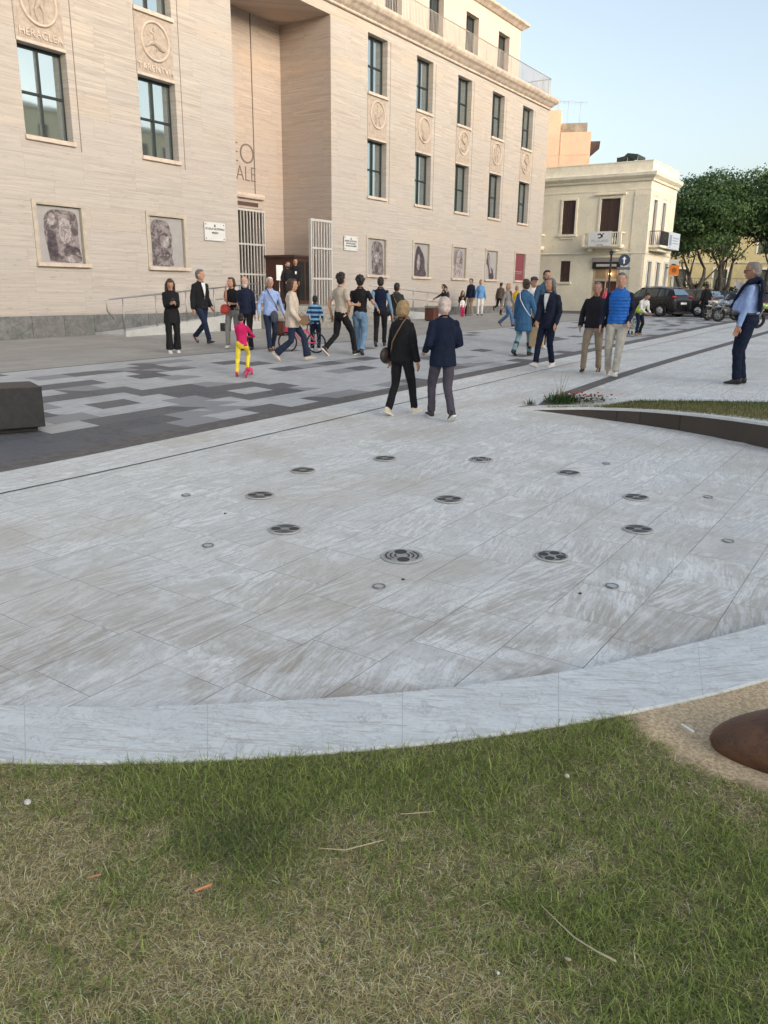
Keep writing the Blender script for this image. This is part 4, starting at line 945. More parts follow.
def planter(px, py, w_, h_, label, sz):
    c = gp(px, py); root = thing('waste_bin', c, label, 'bin', rz=TH)
    b = MB(); b.box(-w_/2, w_/2, -w_/2, w_/2, .04, h_*.84); b.build('body', M_CORTEN, root, bevel=.008)
    b = MB(); b.box(-w_/2-.01, w_/2+.01, -w_/2-.01, w_/2+.01, h_*.86, h_); b.build('lid', M_STEEL, root, bevel=.008)
    b = MB(); b.box(-w_/2+.04, w_/2-.04, -w_/2+.04, w_/2-.04, 0, .04); b.box(-w_/2+.05, w_/2-.05, -w_/2+.05, w_/2-.05, h_*.84, h_*.86); b.build('foot', M_DARK, root)
planter(283, 335.5, .36, .52, 'rusty brown box bin standing before the steps behind the man in the light blue shirt', 0)
planter(431.5, 321, .46, .66, 'rusty brown box bin with a grey lid at the foot of the right ramp', 0)
# ---------------------------------------------------------------- cream two-storey house beyond the museum; front plane s = SC, side plane t = TC
SC, TC = 57.0, 16.68; SE = 63.6; TEND = 34
CR = thing('cream_house', (FR @ Vector((SC, TC, .45))), 'cream two-storey corner house with brown shutters, balconies and a flat parapet roof', 'house', rz=TH)
def ons(px, py, S):
    d = ray(px, py); k = S/(d[0]*SV[0]+d[1]*SV[1]); return (d[0]*TV[0]+d[1]*TV[1])*k, ZC+d[2]*k
def ont(px, py, T):
    d = ray(px, py); k = T/(d[0]*TV[0]+d[1]*TV[1]); return (d[0]*SV[0]+d[1]*SV[1])*k, ZC+d[2]*k
def P_(s, t, z): return (s, t, z)
def front_holes(b, t0, t1, z0, z1, holes, S, dep):   # plane s=S facing -s ; t to the left
    ts = sorted({t0, t1, *[h[0] for h in holes], *[h[1] for h in holes]}); zs = sorted({z0, z1, *[h[2] for h in holes], *[h[3] for h in holes]})
    for i in range(len(ts)-1):
        for j in range(len(zs)-1):
            c, d = (ts[i]+ts[i+1])/2, (zs[j]+zs[j+1])/2
            if any(h[0] < c < h[1] and h[2] < d < h[3] for h in holes): continue
            b.quad((S, ts[i+1], zs[j]), (S, ts[i], zs[j]), (S, ts[i], zs[j+1]), (S, ts[i+1], zs[j+1]))
    for (a, c, d, e) in holes:
        b.quad((S, a, d), (S, a, e), (S+dep, a, e), (S+dep, a, d)); b.quad((S, c, d), (S+dep, c, d), (S+dep, c, e), (S, c, e)); b.quad((S, a, e), (S, c, e), (S+dep, c, e), (S+dep, a, e)); b.quad((S, a, d), (S+dep, a, d), (S+dep, c, d), (S, c, d))
fh = [(21.88, 22.85, 5.79, 8.07), (18.68, 20.03, 5.0, 8.07), (25.2, 26.5, 5.0, 8.07), (21.99, 22.72, 2.49, 3.96), (18.32, 20.26, .3, 4.14)]
b = MB(); front_holes(b, TC, TEND, -.2, 9.1, fh, SC, .25)
# side wall (t = TC) facing -t
sh = [(57.9, 58.75, 5.0, 7.95), (60.1, 60.95, 5.0, 7.95), (57.85, 58.7, .3, 3.9), (60.05, 60.9, .3, 3.9), (62.2, 62.9, .3, 3.9)]
ss = sorted({SC, SE, *[h[0] for h in sh], *[h[1] for h in sh]}); zs = sorted({-.2, 9.1, *[h[2] for h in sh], *[h[3] for h in sh]})
for i in range(len(ss)-1):
    for j in range(len(zs)-1):
        c, d = (ss[i]+ss[i+1])/2, (zs[j]+zs[j+1])/2
        if any(h[0] < c < h[1] and h[2] < d < h[3] for h in sh): continue
        b.quad((ss[i], TC, zs[j]), (ss[i+1], TC, zs[j]), (ss[i+1], TC, zs[j+1]), (ss[i], TC, zs[j+1]))
for (a, c, d, e) in sh:
    b.quad((a, TC, d), (a, TC+.25, d), (a, TC+.25, e), (a, TC, e)); b.quad((c, TC, d), (c, TC, e), (c, TC+.25, e), (c, TC+.25, d)); b.quad((a, TC, e), (a, TC+.25, e), (c, TC+.25, e), (c, TC, e))
b.quad((SE, TC, -.2), (SE, TEND, -.2), (SE, TEND, 9.1), (SE, TC, 9.1)); b.quad((SC, TEND, -.2), (SC, TEND, 9.1), (SE, TEND, 9.1), (SE, TEND, -.2))
b.build('wall', M_CREAM, CR, FR, recalc=False)
def l_profile(name, prof, mat, parent=CR):
    """moulding running round front and side; prof = (outset, z)"""
    b = MB()
    b.loft([[Vector((SC-o, TEND, z)) for o, z in prof], [Vector((SC-o, TC-o, z)) for o, z in prof], [Vector((SE, TC-o, z)) for o, z in prof]], smooth=False)
    return b.build(name, mat, parent, FR)
l_profile('cornice', [(-.3, 9.1), (.12, 9.1), (.16, 9.22), (.30, 9.34), (.38, 9.42), (.41, 9.60), (.34, 9.66), (-.3, 9.68)], M_CREAMT)
b = MB(); b.box(SC+.0, SC+.22, TC+.22, TEND, 9.68, 10.32); b.box(SC+.0, SE, TC, TC+.22, 9.68, 10.32); b.box(SC-.03, SC+.25, TC+.25, TEND, 10.322, 10.38); b.box(SC-.03, SE, TC-.03, TC+.25, 10.322, 10.38); b.box(SC+.2, SE, TC+.2, TEND, 9.2, 9.7)
b.build('parapet', M_CREAMT, CR, FR)
l_profile('belt_course', [(-.05, 4.38), (.05, 4.38), (.07, 4.46), (.03, 4.50), (-.05, 4.50)], M_CREAMT)
l_profile('upper_belt', [(-.05, 8.52), (.025, 8.52), (.035, 8.60), (-.05, 8.62)], M_CREAMT)
b = MB(); b.box(SC-.05, SC-.001, TC-.05, TC+1.05, 4.5, 8.5); b.box(SC-.05, SC-.001, TC+.1, TC+.95, .4, 4.37); b.box(SC-.0, SC+.7, TC-.05, TC-.001, 4.5, 8.5); b.box(SC-.07, SC-.051, TC+.0, TC+1.0, 8.15, 8.3); b.build('corner_pilaster', M_CREAM, CR, FR)
# carved brackets above the side windows
b = MB()
for q in (57.9, 58.4, 58.9, 60.0, 60.5, 61.0, 62.0): b.ell((q, TC-.02, 8.3), (.13, .09, .22), nu=8, nv=6)
b.build('carved_brackets', M_CREAMT, CR, FR)
# rusticated lower storey lines
b = MB()
for z in (1.0, 1.6, 2.2, 2.8, 3.4, 4.0): b.box(SC-.004, SC, 16.7, 17.7, z, z+.03)
b.build('rustication_lines', plain('render_joint', (.42,.37,.27), .9), CR, FR)
def shutter_f(t0, t1, z0, z1, leaves=2):
    n = leaves
    for i in range(n):
        b = MB(); a, c = t0+(t1-t0)*i/n+.02, t0+(t1-t0)*(i+1)/n-.02
        b.box(SC+.03, SC+.08, a, a+.07, z0+.02, z1-.02); b.box(SC+.03, SC+.08, c-.07, c, z0+.02, z1-.02); b.box(SC+.03, SC+.08, a+.07, c-.07, z1-.1, z1-.02); b.box(SC+.03, SC+.08, a+.07, c-.07, z0+.02, z0+.1)
        k = z0+.1
        while k < z1-.12: b.box(SC+.045, SC+.075, a+.07, c-.07, k+.012, k+.062); k += .075
        b.box(SC+.076, SC+.09, a+.05, c-.05, z0+.05, z1-.05)
        b.build('shutter', M_SHUT, CR, FR)
shutter_f(21.88, 22.85, 5.79, 8.07); shutter_f(18.68, 20.03, 5.0, 8.07); shutter_f(25.2, 26.5, 5.0, 8.07); shutter_f(21.99, 22.72, 2.49, 3.96)
b = MB()
for t0, t1, z in ((21.88, 22.85, 8.07), (18.68, 20.03, 8.07)):
    b.box(SC-.06, SC-.001, t0-.14, t0-.0, z-2.2, z+.12); b.box(SC-.06, SC-.001, t1, t1+.14, z-2.2, z+.12); b.box(SC-.06, SC-.001, t0-.001, t1+.001, z, z+.12)
b.box(SC-.2, SC-.001, 18.3, 20.4, 8.30, 8.40); b.box(SC-.14, SC-.001, 21.7, 23.05, 5.64, 5.78); b.box(SC-.08, SC-.001, 21.9, 22.85, 5.45, 5.52); b.box(SC-.1, SC-.001, 21.85, 22.9, 2.36, 2.48)
b.build('window_surrounds', M_CREAMT, CR, FR)
for a, c, d, e in sh:
    b = MB(); b.box(a+.01, c-.01, TC+.1, TC+.15, d, e-.01); b.build('side_door' if d < 1 else 'shutter', M_SHUT if d > 1 else M_GLASSD, CR, FR)
b = MB()
for a, c, d, e in sh:
    b.box(a-.14, a-.0, TC-.06, TC-.001, d, e+.14); b.box(c, c+.14, TC-.06, TC-.001, d, e+.14); b.box(a, c, TC-.06, TC-.001, e, e+.14)
b.build('side_surrounds', M_WHITEP, CR, FR)
def balcony_f(t0, t1, z, name='balcony'):
    b = MB(); b.box(SC-.85, SC-.002, t0, t1, z-.16, z); b.box(SC-.75, SC-.002, t0+.05, t1-.05, z-.24, z-.161)
    for t in (t0+.5, t1-.5): b.box(SC-.6, SC-.002, t-.12, t+.12, z-.42, z-.241)
    o = b.build(name, M_CREAMT, CR, FR)
    r = MB(); r.box(SC-.85, SC-.68, t0, t1, z+.74, z+.82); r.box(SC-.85, SC-.68, t0, t0+.16, z, z+.74); r.box(SC-.85, SC-.68, t1-.16, t1, z, z+.74); r.box(SC-.82, SC-.70, t0+.16, t0+.28, z, z+.739)
    r.box(SC-.67, SC-.002, t0, t0+.12, z+.74, z+.82); r.box(SC-.67, SC-.002, t1-.12, t1, z+.74, z+.82)
    n = int((t1-t0-.3)/.16)
    for i in range(n):
        t = t0+.22+(t1-t0-.44)*(i+.5)/n
        r.loft([[Vector((SC-.765+math.cos(2*PI*k/8)*q, t+math.sin(2*PI*k/8)*q, z+h)) for k in range(8)] for q, h in ((.03, .0), (.055, .14), (.06, .3), (.03, .5), (.045, .74))])
    r.build('balustrade', M_CREAMT, o, FR); return o
balcony_f(18.16, 20.93, 5.0); balcony_f(24.1, 27.2, 5.0)
b = MB(); b.box(57.5, 61.6, TC-.85, TC-.002, 4.82, 4.98); b.box(57.7, 61.4, TC-.6, TC-.002, 4.6, 4.819); bo = b.build('side_balcony', M_CREAMT, CR, FR)
b = MB(); b.box(57.5, 61.6, TC-.83, TC-.78, 5.85, 5.9)
for i in range(34): b.box(57.52+i*.122, 57.545+i*.122, TC-.82, TC-.795, 4.98, 5.85)
for i in range(6): b.box(57.5, 57.53, TC-.75+i*.13, TC-.73+i*.13, 4.98, 5.85)
b.box(57.5, 57.53, TC-.83, TC, 5.85, 5.9); b.build('iron_railing', plain('dark_iron', (.035,.033,.035), .6), bo, FR)
# shopfront
b = MB(); b.box(SC+.2, SC+.26, 18.34, 20.24, .3, 4.1); b.build('shop_interior', plain('warm_shop_interior', (.14,.05,.03), .6), CR, FR)
b = MB(); b.box(SC-.12, SC+.1, 18.30, 20.30, 3.42, 3.85); b.build('shop_awning', plain('black_fascia', (.02,.018,.018), .5), CR, FR)
b = MB(); b.box(SC-.18, SC+.1, 18.26, 20.34, 3.86, 4.16); b.build('shop_fascia', plain('greyish_fascia', (.33,.30,.27), .7), CR, FR)
b = MB(); b.box(SC-.13, SC-.122, 18.55, 20.0, 3.55, 3.72); b.build('fascia_lettering', plain('pale_letter_strip', (.55,.52,.5), .6), CR, FR)
b = MB(); b.box(SC+.05, SC+.1, 18.35, 20.22, 2.55, 2.75); b.box(SC+.05, SC+.1, 19.25, 19.33, .3, 3.4); b.box(SC+.04, SC+.1, 18.35, 18.5, .3, 3.4); b.box(SC+.04, SC+.1, 20.1, 20.22, .3, 3.4); b.build('shop_frame', plain('beige_shop_frame', (.50,.42,.32), .6), CR, FR)
b = MB(); b.box(SC+.06, SC+.12, 18.5, 19.25, 2.76, 3.4); b.box(SC+.06, SC+.12, 19.33, 20.1, 2.76, 3.4); b.build('shop_transom', plain('amber_transom', (.38,.26,.14), .5), CR, FR)
b = MB(); b.ell((SC-.15, 18.95, 3.05), (.10,.10,.10)); b.build('lit_lamp', plain('lit_globe', (1, .72, .38), .4, em=5), CR, FR)
# banner signs hung on the balconies (fabric, with simple marks)
def banner_f():
    root = thing('balcony_banner', FR @ Vector((SC-.9, 19.6, 4.95)), 'white shop banner with a dark round emblem hanging on the front balcony', 'banner', rz=TH)
    b = MB(); b.box(SC-.885, SC-.87, 18.80, 20.46, 4.88, 5.86); b.build('cloth', M_WHITEP, root, FR)
    b = MB(); cy, cz = 19.68, 5.56; n = 26
    pts = [(cy+math.cos(a)*.19, cz+math.sin(a)*.17) for a in np.linspace(.5, 5.3, n)]
    for i in range(n-1):
        b.quad((SC-.89, pts[i][0], pts[i][1]), (SC-.89, pts[i+1][0], pts[i+1][1]), (SC-.89, cy+(pts[i+1][0]-cy)*.5, cz+(pts[i+1][1]-cz)*.5), (SC-.89, cy+(pts[i][0]-cy)*.5, cz+(pts[i][1]-cz)*.5))
    pts2 = [(19.36+math.cos(a)*.15, cz+.02+math.sin(a)*.17) for a in np.linspace(-.9, 1.6, n)]
    for i in range(n-1):
        b.quad((SC-.89, pts2[i][0], pts2[i][1]), (SC-.89, pts2[i+1][0], pts2[i+1][1]), (SC-.89, 19.36+(pts2[i+1][0]-19.36)*.6, cz+.02+(pts2[i+1][1]-cz-.02)*.6), (SC-.89, 19.36+(pts2[i][0]-19.36)*.6, cz+.02+(pts2[i][1]-cz-.02)*.6))
    b.build('emblem', M_DARK, root, FR, recalc=False)
    M = FR @ Matrix.Translation((SC-.888, 19.63, 5.22)) @ Matrix.Rotation(-PI/2, 4, 'Z') @ Matrix.Rotation(PI/2, 4, 'X')
    text_obj('lettering', 'PELLICANO', .235, plain('grey_lettering', (.30,.34,.38), .6), root, M, extrude=.002)
    M = FR @ Matrix.Translation((SC-.888, 19.63, 4.97)) @ Matrix.Rotation(-PI/2, 4, 'Z') @ Matrix.Rotation(PI/2, 4, 'X')
    text_obj('small_lettering', 'HOTEL', .13, M_DARK, root, M, extrude=.002, xs=1.3)
banner_f()
root = thing('balcony_banner', FR @ Vector((60.8, TC-.9, 4.85)), 'pale blue-white banner hanging on the side balcony at the house corner', 'banner', rz=TH)
b = MB(); b.box(59.3, 62.3, TC-.90, TC-.885, 4.80, 5.95); b.build('cloth', plain('pale_blue_banner', (.60,.66,.72), .7, 0, .05), root, FR)
b = MB(); b.box(59.5, 60.1, TC-.905, TC-.901, 5.05, 5.75); b.box(60.4, 62.0, TC-.905, TC-.901, 5.55, 5.62); b.box(60.4, 61.8, TC-.905, TC-.901, 5.38, 5.44); b.box(60.4, 61.9, TC-.905, TC-.901, 5.2, 5.26); b.box(59.6, 59.9, TC-.905, TC-.901, 4.88, 4.95); b.build('printed_block', plain('slate_blue_print', (.25,.32,.42), .7), root, FR)
# roof shelter with dark netting
rt = thing('roof_shelter', FR @ Vector((58.6, 18.3, 9.7)), 'dark netted shelter on the flat roof of the cream house', 'shelter', rz=TH)
tA, zA = ons(617, 158, 58.2); tB, zB = ons(638, 154, 58.2)
b = MB(); b.loft([[Vector((58.2, tA, zA)), Vector((58.2, tA-.5, zA+.08)), Vector((58.2, (tA+tB)/2, zB+.12)), Vector((58.2, tB, zB)), Vector((58.2, tB, zB-.28)), Vector((58.2, (tA+tB)/2, zB-.1)), Vector((58.2, tA-.4, zA-.25)), Vector((58.2, tA, zA-.3))], [Vector((60, tA, zA)), Vector((60, tA-.5, zA+.08)), Vector((60, (tA+tB)/2, zB+.12)), Vector((60, tB, zB)), Vector((60, tB, zB-.28)), Vector((60, (tA+tB)/2, zB-.1)), Vector((60, tA-.4, zA-.25)), Vector((60, tA, zA-.3))]], smooth=False)
b.build('netting', plain('dark_green_net', (.035,.05,.045), .8), rt, FR)
b = MB()
for t in (tA-.02, (tA+tB)/2, tB+.02): b.tube([(58.25, t, 9.6), (58.25, t, zB-.1)], .03, 6)
b.build('poles', M_RAILP, rt, FR)
# ---------------------------------------------------------------- orange block of flats behind
OS = 75.0
FO = FR @ Matrix.Translation((OS, 27.85, 0)) @ Matrix.Rotation(math.radians(20.5), 4, 'Z') @ Matrix.Translation((-OS, -27.85, 0))
OR = thing('orange_building', FO @ Vector((OS, 30, .4)), 'plain orange rendered building rising behind the cream house', 'building', rz=TH)
b = MB(); b.box(OS, OS+12, 30.65, 44, .0, 17.75); b.box(OS+.0, OS+11, 27.85, 30.648, .0, 15.85); b.build('wall', M_ORANGE, OR, FO)
b = MB(); b.box(OS+.8, OS+8, 28.25, 30.60, 15.85, 16.75); b.build('roof_room', stone_plain('stained_concrete', (.30,.26,.20), 1.5, .3), OR, FO)
b = MB(); b.box(OS-.03, OS-.002, 27.85, 36, 13.92, 13.98); b.box(OS-.04, OS-.002, 30.5, 30.56, 9, 15.8); b.build('drain_pipes', plain('pale_orange_trim', (.74,.50,.33), .8), OR, FO)
b = MB(); b.box(OS+.3, OS+4, 27.0, 27.85, 15.0, 15.08); b.loft([[Vector((OS+.3, 27.84, 14.3)), Vector((OS+.3, 27.0, 15.0)), Vector((OS+.3, 27.84, 15.0))], [Vector((OS+4, 27.84, 14.3)), Vector((OS+4, 27.0, 15.0)), Vector((OS+4, 27.84, 15.0))]], smooth=False); b.build('eaves', M_SHUT, OR, FO)
def aerial(t, z0, h, label):
    r = thing('roof_aerial', FO @ Vector((OS+1.5, t, z0)), label, 'aerial', rz=TH); b = MB()
    b.tube([(OS+1.5, t, z0), (OS+1.5, t, z0+h)], .014, 5); r_ = b.build('mast', M_RAILP, r, FO); b = MB()
    b.tube([(OS+1.5, t-.6, z0+h*.97), (OS+1.5, t+.5, z0+h*.97)], .010, 4)
    for i in range(6): b.tube([(OS+1.5, t-.55+i*.2, z0+h*.97-.18), (OS+1.5, t-.55+i*.2, z0+h*.97+.12)], .007, 4)
    b.build('crossbars', M_RAILP, r, FO)
aerial(31.0, 17.75, 1.0, 'small aerial on the higher part of the orange building'); aerial(30.1, 16.75, 2.0, 'tall thin aerial just right of the higher part'); aerial(29.0, 16.75, 1.9, 'thin aerial above the grey roof room')
# ---------------------------------------------------------------- ochre palace and pale wall far behind the trees
YB = thing('ochre_building', (52, 96, .4), 'long ochre palace glimpsed behind the ficus trees', 'building')
YF = Matrix.Translation((52, 96, 0)) @ Matrix.Rotation(-.20, 4, 'Z')
b = MB(); yh = []; 
for i in range(12):
    x = -22+i*4.6; yh += [(x, x+1.5, 2.0, 4.6), (x, x+1.5, 6.4, 9.0)]
wall_holes(b, -26, 34, -.2, 10.2, yh, .4); b.quad((-26, 0, 10.2), (34, 0, 10.2), (34, 12, 10.2), (-26, 12, 10.2)); b.quad((-26, 0, -.2), (-26, 0, 10.2), (-26, 12, 10.2), (-26, 12, -.2)); b.quad((34, 0, -.2), (34, 12, -.2), (34, 12, 10.2), (34, 0, 10.2))
b.build('wall', M_YEL, YB, YF, recalc=False)
b = MB(); b.box(-26.4, 34.4, -.5, 12, 10.2, 10.75); b.box(-26.1, 34.1, -.12, -.002, 5.3, 5.55); b.build('cornice', stone_plain('pale_ochre_trim', (.62,.56,.40), 1, .1), YB, YF)
for h in yh:
    b = MB(); b.box(h[0]+.02, h[1]-.02, .25, .32, h[2], h[3]); b.build('shutter', plain('olive_shutter', (.10,.12,.08), .7), YB, YF)
b = MB()
for h in yh: b.box(h[0]-.2, h[0], -.06, -.002, h[2]-.1, h[3]+.25); b.box(h[1], h[1]+.2, -.06, -.002, h[2]-.1, h[3]+.25); b.box(h[0], h[1], -.06, -.002, h[3], h[3]+.25)
b.build('window_surrounds', M_CREAMT, YB, YF)
GW = thing('garden_wall', (40, 84, .4), 'low pale garden wall with a grey railing behind the parked cars', 'wall')
GF = Matrix.Translation((40, 84, .42)) @ Matrix.Rotation(-.10, 4, 'Z')
b = MB(); b.box(-14, 40, 0, .4, 0, 1.75); b.box(-14, 40, -.05, .45, 1.752, 1.9); b.build('wall', stone_plain('pale_grey_wall', (.42,.40,.35), 1.2, .15), GW, GF)
b = MB(); b.box(-14, 40, .1, .14, 2.85, 2.92)
for i in range(90): b.box(-14+i*.6, -13.96+i*.6, .1, .14, 1.9, 2.85)
b.build('railing', plain('grey_iron', (.22,.23,.23), .6), GW, GF)
# hedge clump and a white van seen behind the wall
# ---------------------------------------------------------------- houses across the square, behind the camera (seen mirrored in the museum's panes)
def opposite(s0, s1, t, h, mat, label, nf, seed):
    root = thing('house', FR @ Vector(((s0+s1)/2, t, .0)), label, 'house', rz=TH); b = MB(); n = int((s1-s0)/3.6); hs = []
    F_ = FR @ Matrix.Translation((s1, t, 0)) @ Matrix.Rotation(PI, 4, 'Z'); L = s1-s0
    for j in range(nf):
        for i in range(n): x = (i+.5)*L/n-.65; z = 1.5+j*(h-1)/nf; hs.append((x, x+1.3, z, z+2.1))
    wall_holes(b, 0, L, -1, h, hs, .3); b.quad((0, 0, h), (L, 0, h), (L, 10, h), (0, 10, h)); b.quad((0, 0, -1), (0, 0, h), (0, 10, h), (0, 10, -1)); b.quad((L, 0, -1), (L, 10, -1), (L, 10, h), (L, 0, h)); b.quad((0,10,-1),(0,10,h),(L,10,h),(L,10,-1))
    b.build('wall', mat, root, F_, recalc=False)
    b = MB(); b.box(-.3, L+.3, -.5, 10, h, h+.4)
    for j in range(1, nf): z = 1.1+j*(h-1)/nf; b.box(-.05, L+.05, -.12, -.002, z, z+.2)
    b.build('cornice', M_CREAMT, root, F_)
    for q in hs:
        b = MB(); b.box(q[0]+.02, q[1]-.02, .2, .26, q[2], q[3]); b.build('shutter', M_SHUT if seed % 2 else plain('green_shutter', (.05,.09,.07), .7), root, F_)
MY2 = stone_plain('warm_yellow_render', (.88,.72,.42), .6, .06, .9, .1)  # yellow render, base colour brightened to stand in for sunlight on these fronts
opposite(-30, -6, -46, 17.5, M_CREAM, 'cream house of five floors across the square', 5, 1)
opposite(-4, 46, -46, 19.0, MY2, 'long warm yellow house across the square', 5, 2)
opposite(48, 96, -46, 21.5, MY2, 'tall warm yellow block with brown shutters across the square', 5, 3)
opposite(98, 140, -46, 18.0, M_CREAM, 'long cream block at the far end across the square', 5, 2)
# ---------------------------------------------------------------- ficus trees
def canopy_leaves(name, clumps, n, lsz, mat_cols, parent):
    """leaves gathered on the skins of many small clumps"""
    C = np.array([c[:3] for c in clumps]); Rr = np.array([c[3:6] for c in clumps]); wgt = (Rr[:, 0]*Rr[:, 1]); wgt = wgt/wgt.sum()
    k = rng.choice(len(clumps), n, p=wgt); d = rng.normal(size=(n, 3)); d /= np.linalg.norm(d, axis=1)[:, None]; rad = rng.uniform(.55, 1.05, n)**.7
    d[:, 2] = np.where(d[:, 2] < -.35, -d[:, 2]*.6, d[:, 2])
    P = C[k]+d*Rr[k]*rad[:, None]+rng.normal(0, .05, (n, 3))
    nr = d+rng.normal(0, .55, (n, 3)); nr /= np.linalg.norm(nr, axis=1)[:, None]
    a = np.cross(nr, rng.normal(size=(n, 3))); a /= np.linalg.norm(a, axis=1)[:, None]; b_ = np.cross(nr, a)
    sz = rng.uniform(.6, 1.3, n)[:, None]*lsz
    V = np.stack([P-a*sz, P-b_*sz*.55, P+a*sz, P+b_*sz*.55], 1)
    me = bpy.data.meshes.new(name); me.vertices.add(n*4); me.vertices.foreach_set('co', V.astype(np.float32).ravel()); me.loops.add(n*4); me.loops.foreach_set('vertex_index', np.arange(n*4, dtype=np.int32)); me.polygons.add(n); me.polygons.foreach_set('loop_start', np.arange(0, n*4, 4, dtype=np.int32)); me.update(calc_edges=True)
    at = me.color_attributes.new('col', 'FLOAT_COLOR', 'POINT'); hue = rng.uniform(0, 1, (len(clumps), 1))[k]
    c = np.array(mat_cols[0])*(1-hue)+np.array(mat_cols[1])*hue; c = c*rng.uniform(.65, 1.35, (n, 1)); cc = np.ones((n, 4, 4)); cc[:, :, :3] = c[:, None, :]; at.data.foreach_set('color', cc.astype(np.float32).ravel())
    o = link_mesh(name, me, M_LEAF, parent); 
    if parent: me.transform(wm(parent).inverted())
    return o
M_LEAF = leaf_mat('ficus_leaf', .5, .3)
M_BARK = stone_plain('grey_ficus_bark', (.115,.10,.085), 3, .35)
def ficus(x, y, h, cw, seed, label, lean=0.0, n=17000, low=.42, cd=None):
    r = random.Random(seed); z0 = gz(x, y)-.05; root = thing('ficus_tree', (x, y, z0), label, 'tree', group='ficus trees beyond the parked cars'); cd = cd or cw
    b = MB(); tips = []
    def limb(p, d, L, rad, lev):
        pts = [p]; rr = [rad]; q = p.copy(); dd = d.copy()
        for i in range(5):
            dd = (dd+Vector((r.uniform(-.25, .25), r.uniform(-.25, .25), r.uniform(-.02, .16)))).normalized(); q = q+dd*L/5; pts.append(q.copy()); rr.append(rad*(1-.13*(i+1)))
        b.tube(pts, rr, 8 if lev < 2 else 5, cap='round')
        if lev >= 3: tips.append(q); return
        for k in range(r.choice([2, 3]) if lev else 3):
            a = r.uniform(0, 6.28); nd = (dd+Vector((math.cos(a)*.85, math.sin(a)*.85, r.uniform(.0, .45)))).normalized(); limb(pts[r.choice([3, 4, 5])].copy(), nd, L*r.uniform(.62, .85), rr[-1]*.78, lev+1)
        tips.append(q)
    for k in range(r.choice([3, 4])):
        a = k*2.1+r.uniform(-.4, .4); limb(Vector((r.uniform(-.25, .25), r.uniform(-.25, .25), 0)), Vector((math.cos(a)*.42+lean, math.sin(a)*.42, 1)).normalized(), h*.36, r.uniform(.26, .36), 0)
    b.tube([(0, 0, -.2), (0, 0, .5), (lean*.6, 0, 1.3)], [.75, .55, .42], 12, cap=False)
    b.build('trunk', M_BARK, root)
    cl = []
    for i in range(64):
        a = r.uniform(0, 6.28); q = math.sqrt(r.uniform(0, 1)); px, py = math.cos(a)*q*cw, math.sin(a)*q*cd
        top = h*(1-.20*q*q)*(1+.05*math.sin(a*3+seed)); f = r.uniform(0, 1)**.6
        pz = h*low*(1+.22*r.uniform(-1, 1))+(top-1.0-h*low)*f
        s = r.uniform(.9, 1.75); cl.append((x+px+lean*h*.4, y+py, z0+pz, s*1.15, s*1.15, s*.72))
    for q in tips: 
        if q.z > h*.38: cl.append((x+q.x, y+q.y, z0+min(q.z, h-1.2), 1.2, 1.2, .8))
    canopy_leaves('crown', cl, int(n*1.7), .115, [(.05,.10,.038), (.12,.19,.065)], root)
    return root
ficus(24.9, 66, 10.4, 2.7, 3, 'dark ficus with twisting forked trunks beside the cream house corner', .02, 15000, .46)
ficus(28.6, 69, 11.3, 3.4, 8, 'broad ficus with the highest crown of the row and forked pale limbs', .0, 21000, .52)
ficus(32.0, 68, 11.0, 3.5, 21, 'ficus in the middle right of the row with long spreading limbs', .02, 19000, .56)
ficus(35.8, 70, 11.0, 3.8, 33, 'ficus at the right edge of the photo, only its left half in view', 0, 18000, .52)
ficus(40.5, 71, 11.6, 4.0, 35, 'ficus just outside the right edge of the photo', 0, 12000, .52)
def hedge(x, y, w_, h_, label):
    cl = [(x+random.uniform(-w_, w_), y+random.uniform(-.5, .5), .5+random.uniform(.2, h_), .7, .6, .5) for _ in range(14)]
    root = thing('bush', (x, y, .45), label, 'bush'); canopy_leaves('foliage', cl, 2600, .10, [(.025,.055,.018), (.045,.08,.022)], root)
hedge(26.9, 70, 1.2, 1.9, 'dark rounded bush between the ficus trunks'); hedge(30.5, 74, 1.6, 1.5, 'low dark bush behind the ficus trunks, left of the white awning')
# ---------------------------------------------------------------- people
TMPC = bpy.data.collections.new('tmp_build')
def remesh(name, b, voxel, mats, parent, k=1.0, smooth=3, disp=0.0, dsize=.12, T=None, dec=0.0):
    """fuse overlapping closed shapes into one continuous skin"""
    me = b.mesh('tmp', T)
    if k != 1.0: me.transform(Matrix.Scale(k, 4))
    bm = bmesh.new(); bm.from_mesh(me); bmesh.ops.recalc_face_normals(bm, faces=bm.faces); bm.to_mesh(me); bm.free()
    o = bpy.data.objects.new('tmp', me); COL.objects.link(o)
    m = o.modifiers.new('r', 'REMESH'); m.mode = 'VOXEL'; m.voxel_size = voxel; m.use_smooth_shade = True
    if smooth: s_ = o.modifiers.new('s', 'SMOOTH'); s_.iterations = smooth; s_.factor = .5
    if disp:
        tx = bpy.data.textures.get('folds%.2f' % dsize) or bpy.data.textures.new('folds%.2f' % dsize, 'CLOUDS'); tx.noise_scale = dsize; tx.noise_depth = 2
        d = o.modifiers.new('d', 'DISPLACE'); d.texture = tx; d.strength = disp; d.mid_level = .5; d.texture_coords = 'LOCAL'
    if dec: q = o.modifiers.new('q', 'DECIMATE'); q.ratio = dec
    dg = bpy.context.evaluated_depsgraph_get(); r = bpy.data.meshes.new_from_object(o.evaluated_get(dg)); bpy.data.objects.remove(o); bpy.data.meshes.remove(me)
    r.materials.clear(); r.name = name
    r.polygons.foreach_set('use_smooth', [True]*len(r.polygons))
    return link_mesh(name, r, mats, parent)
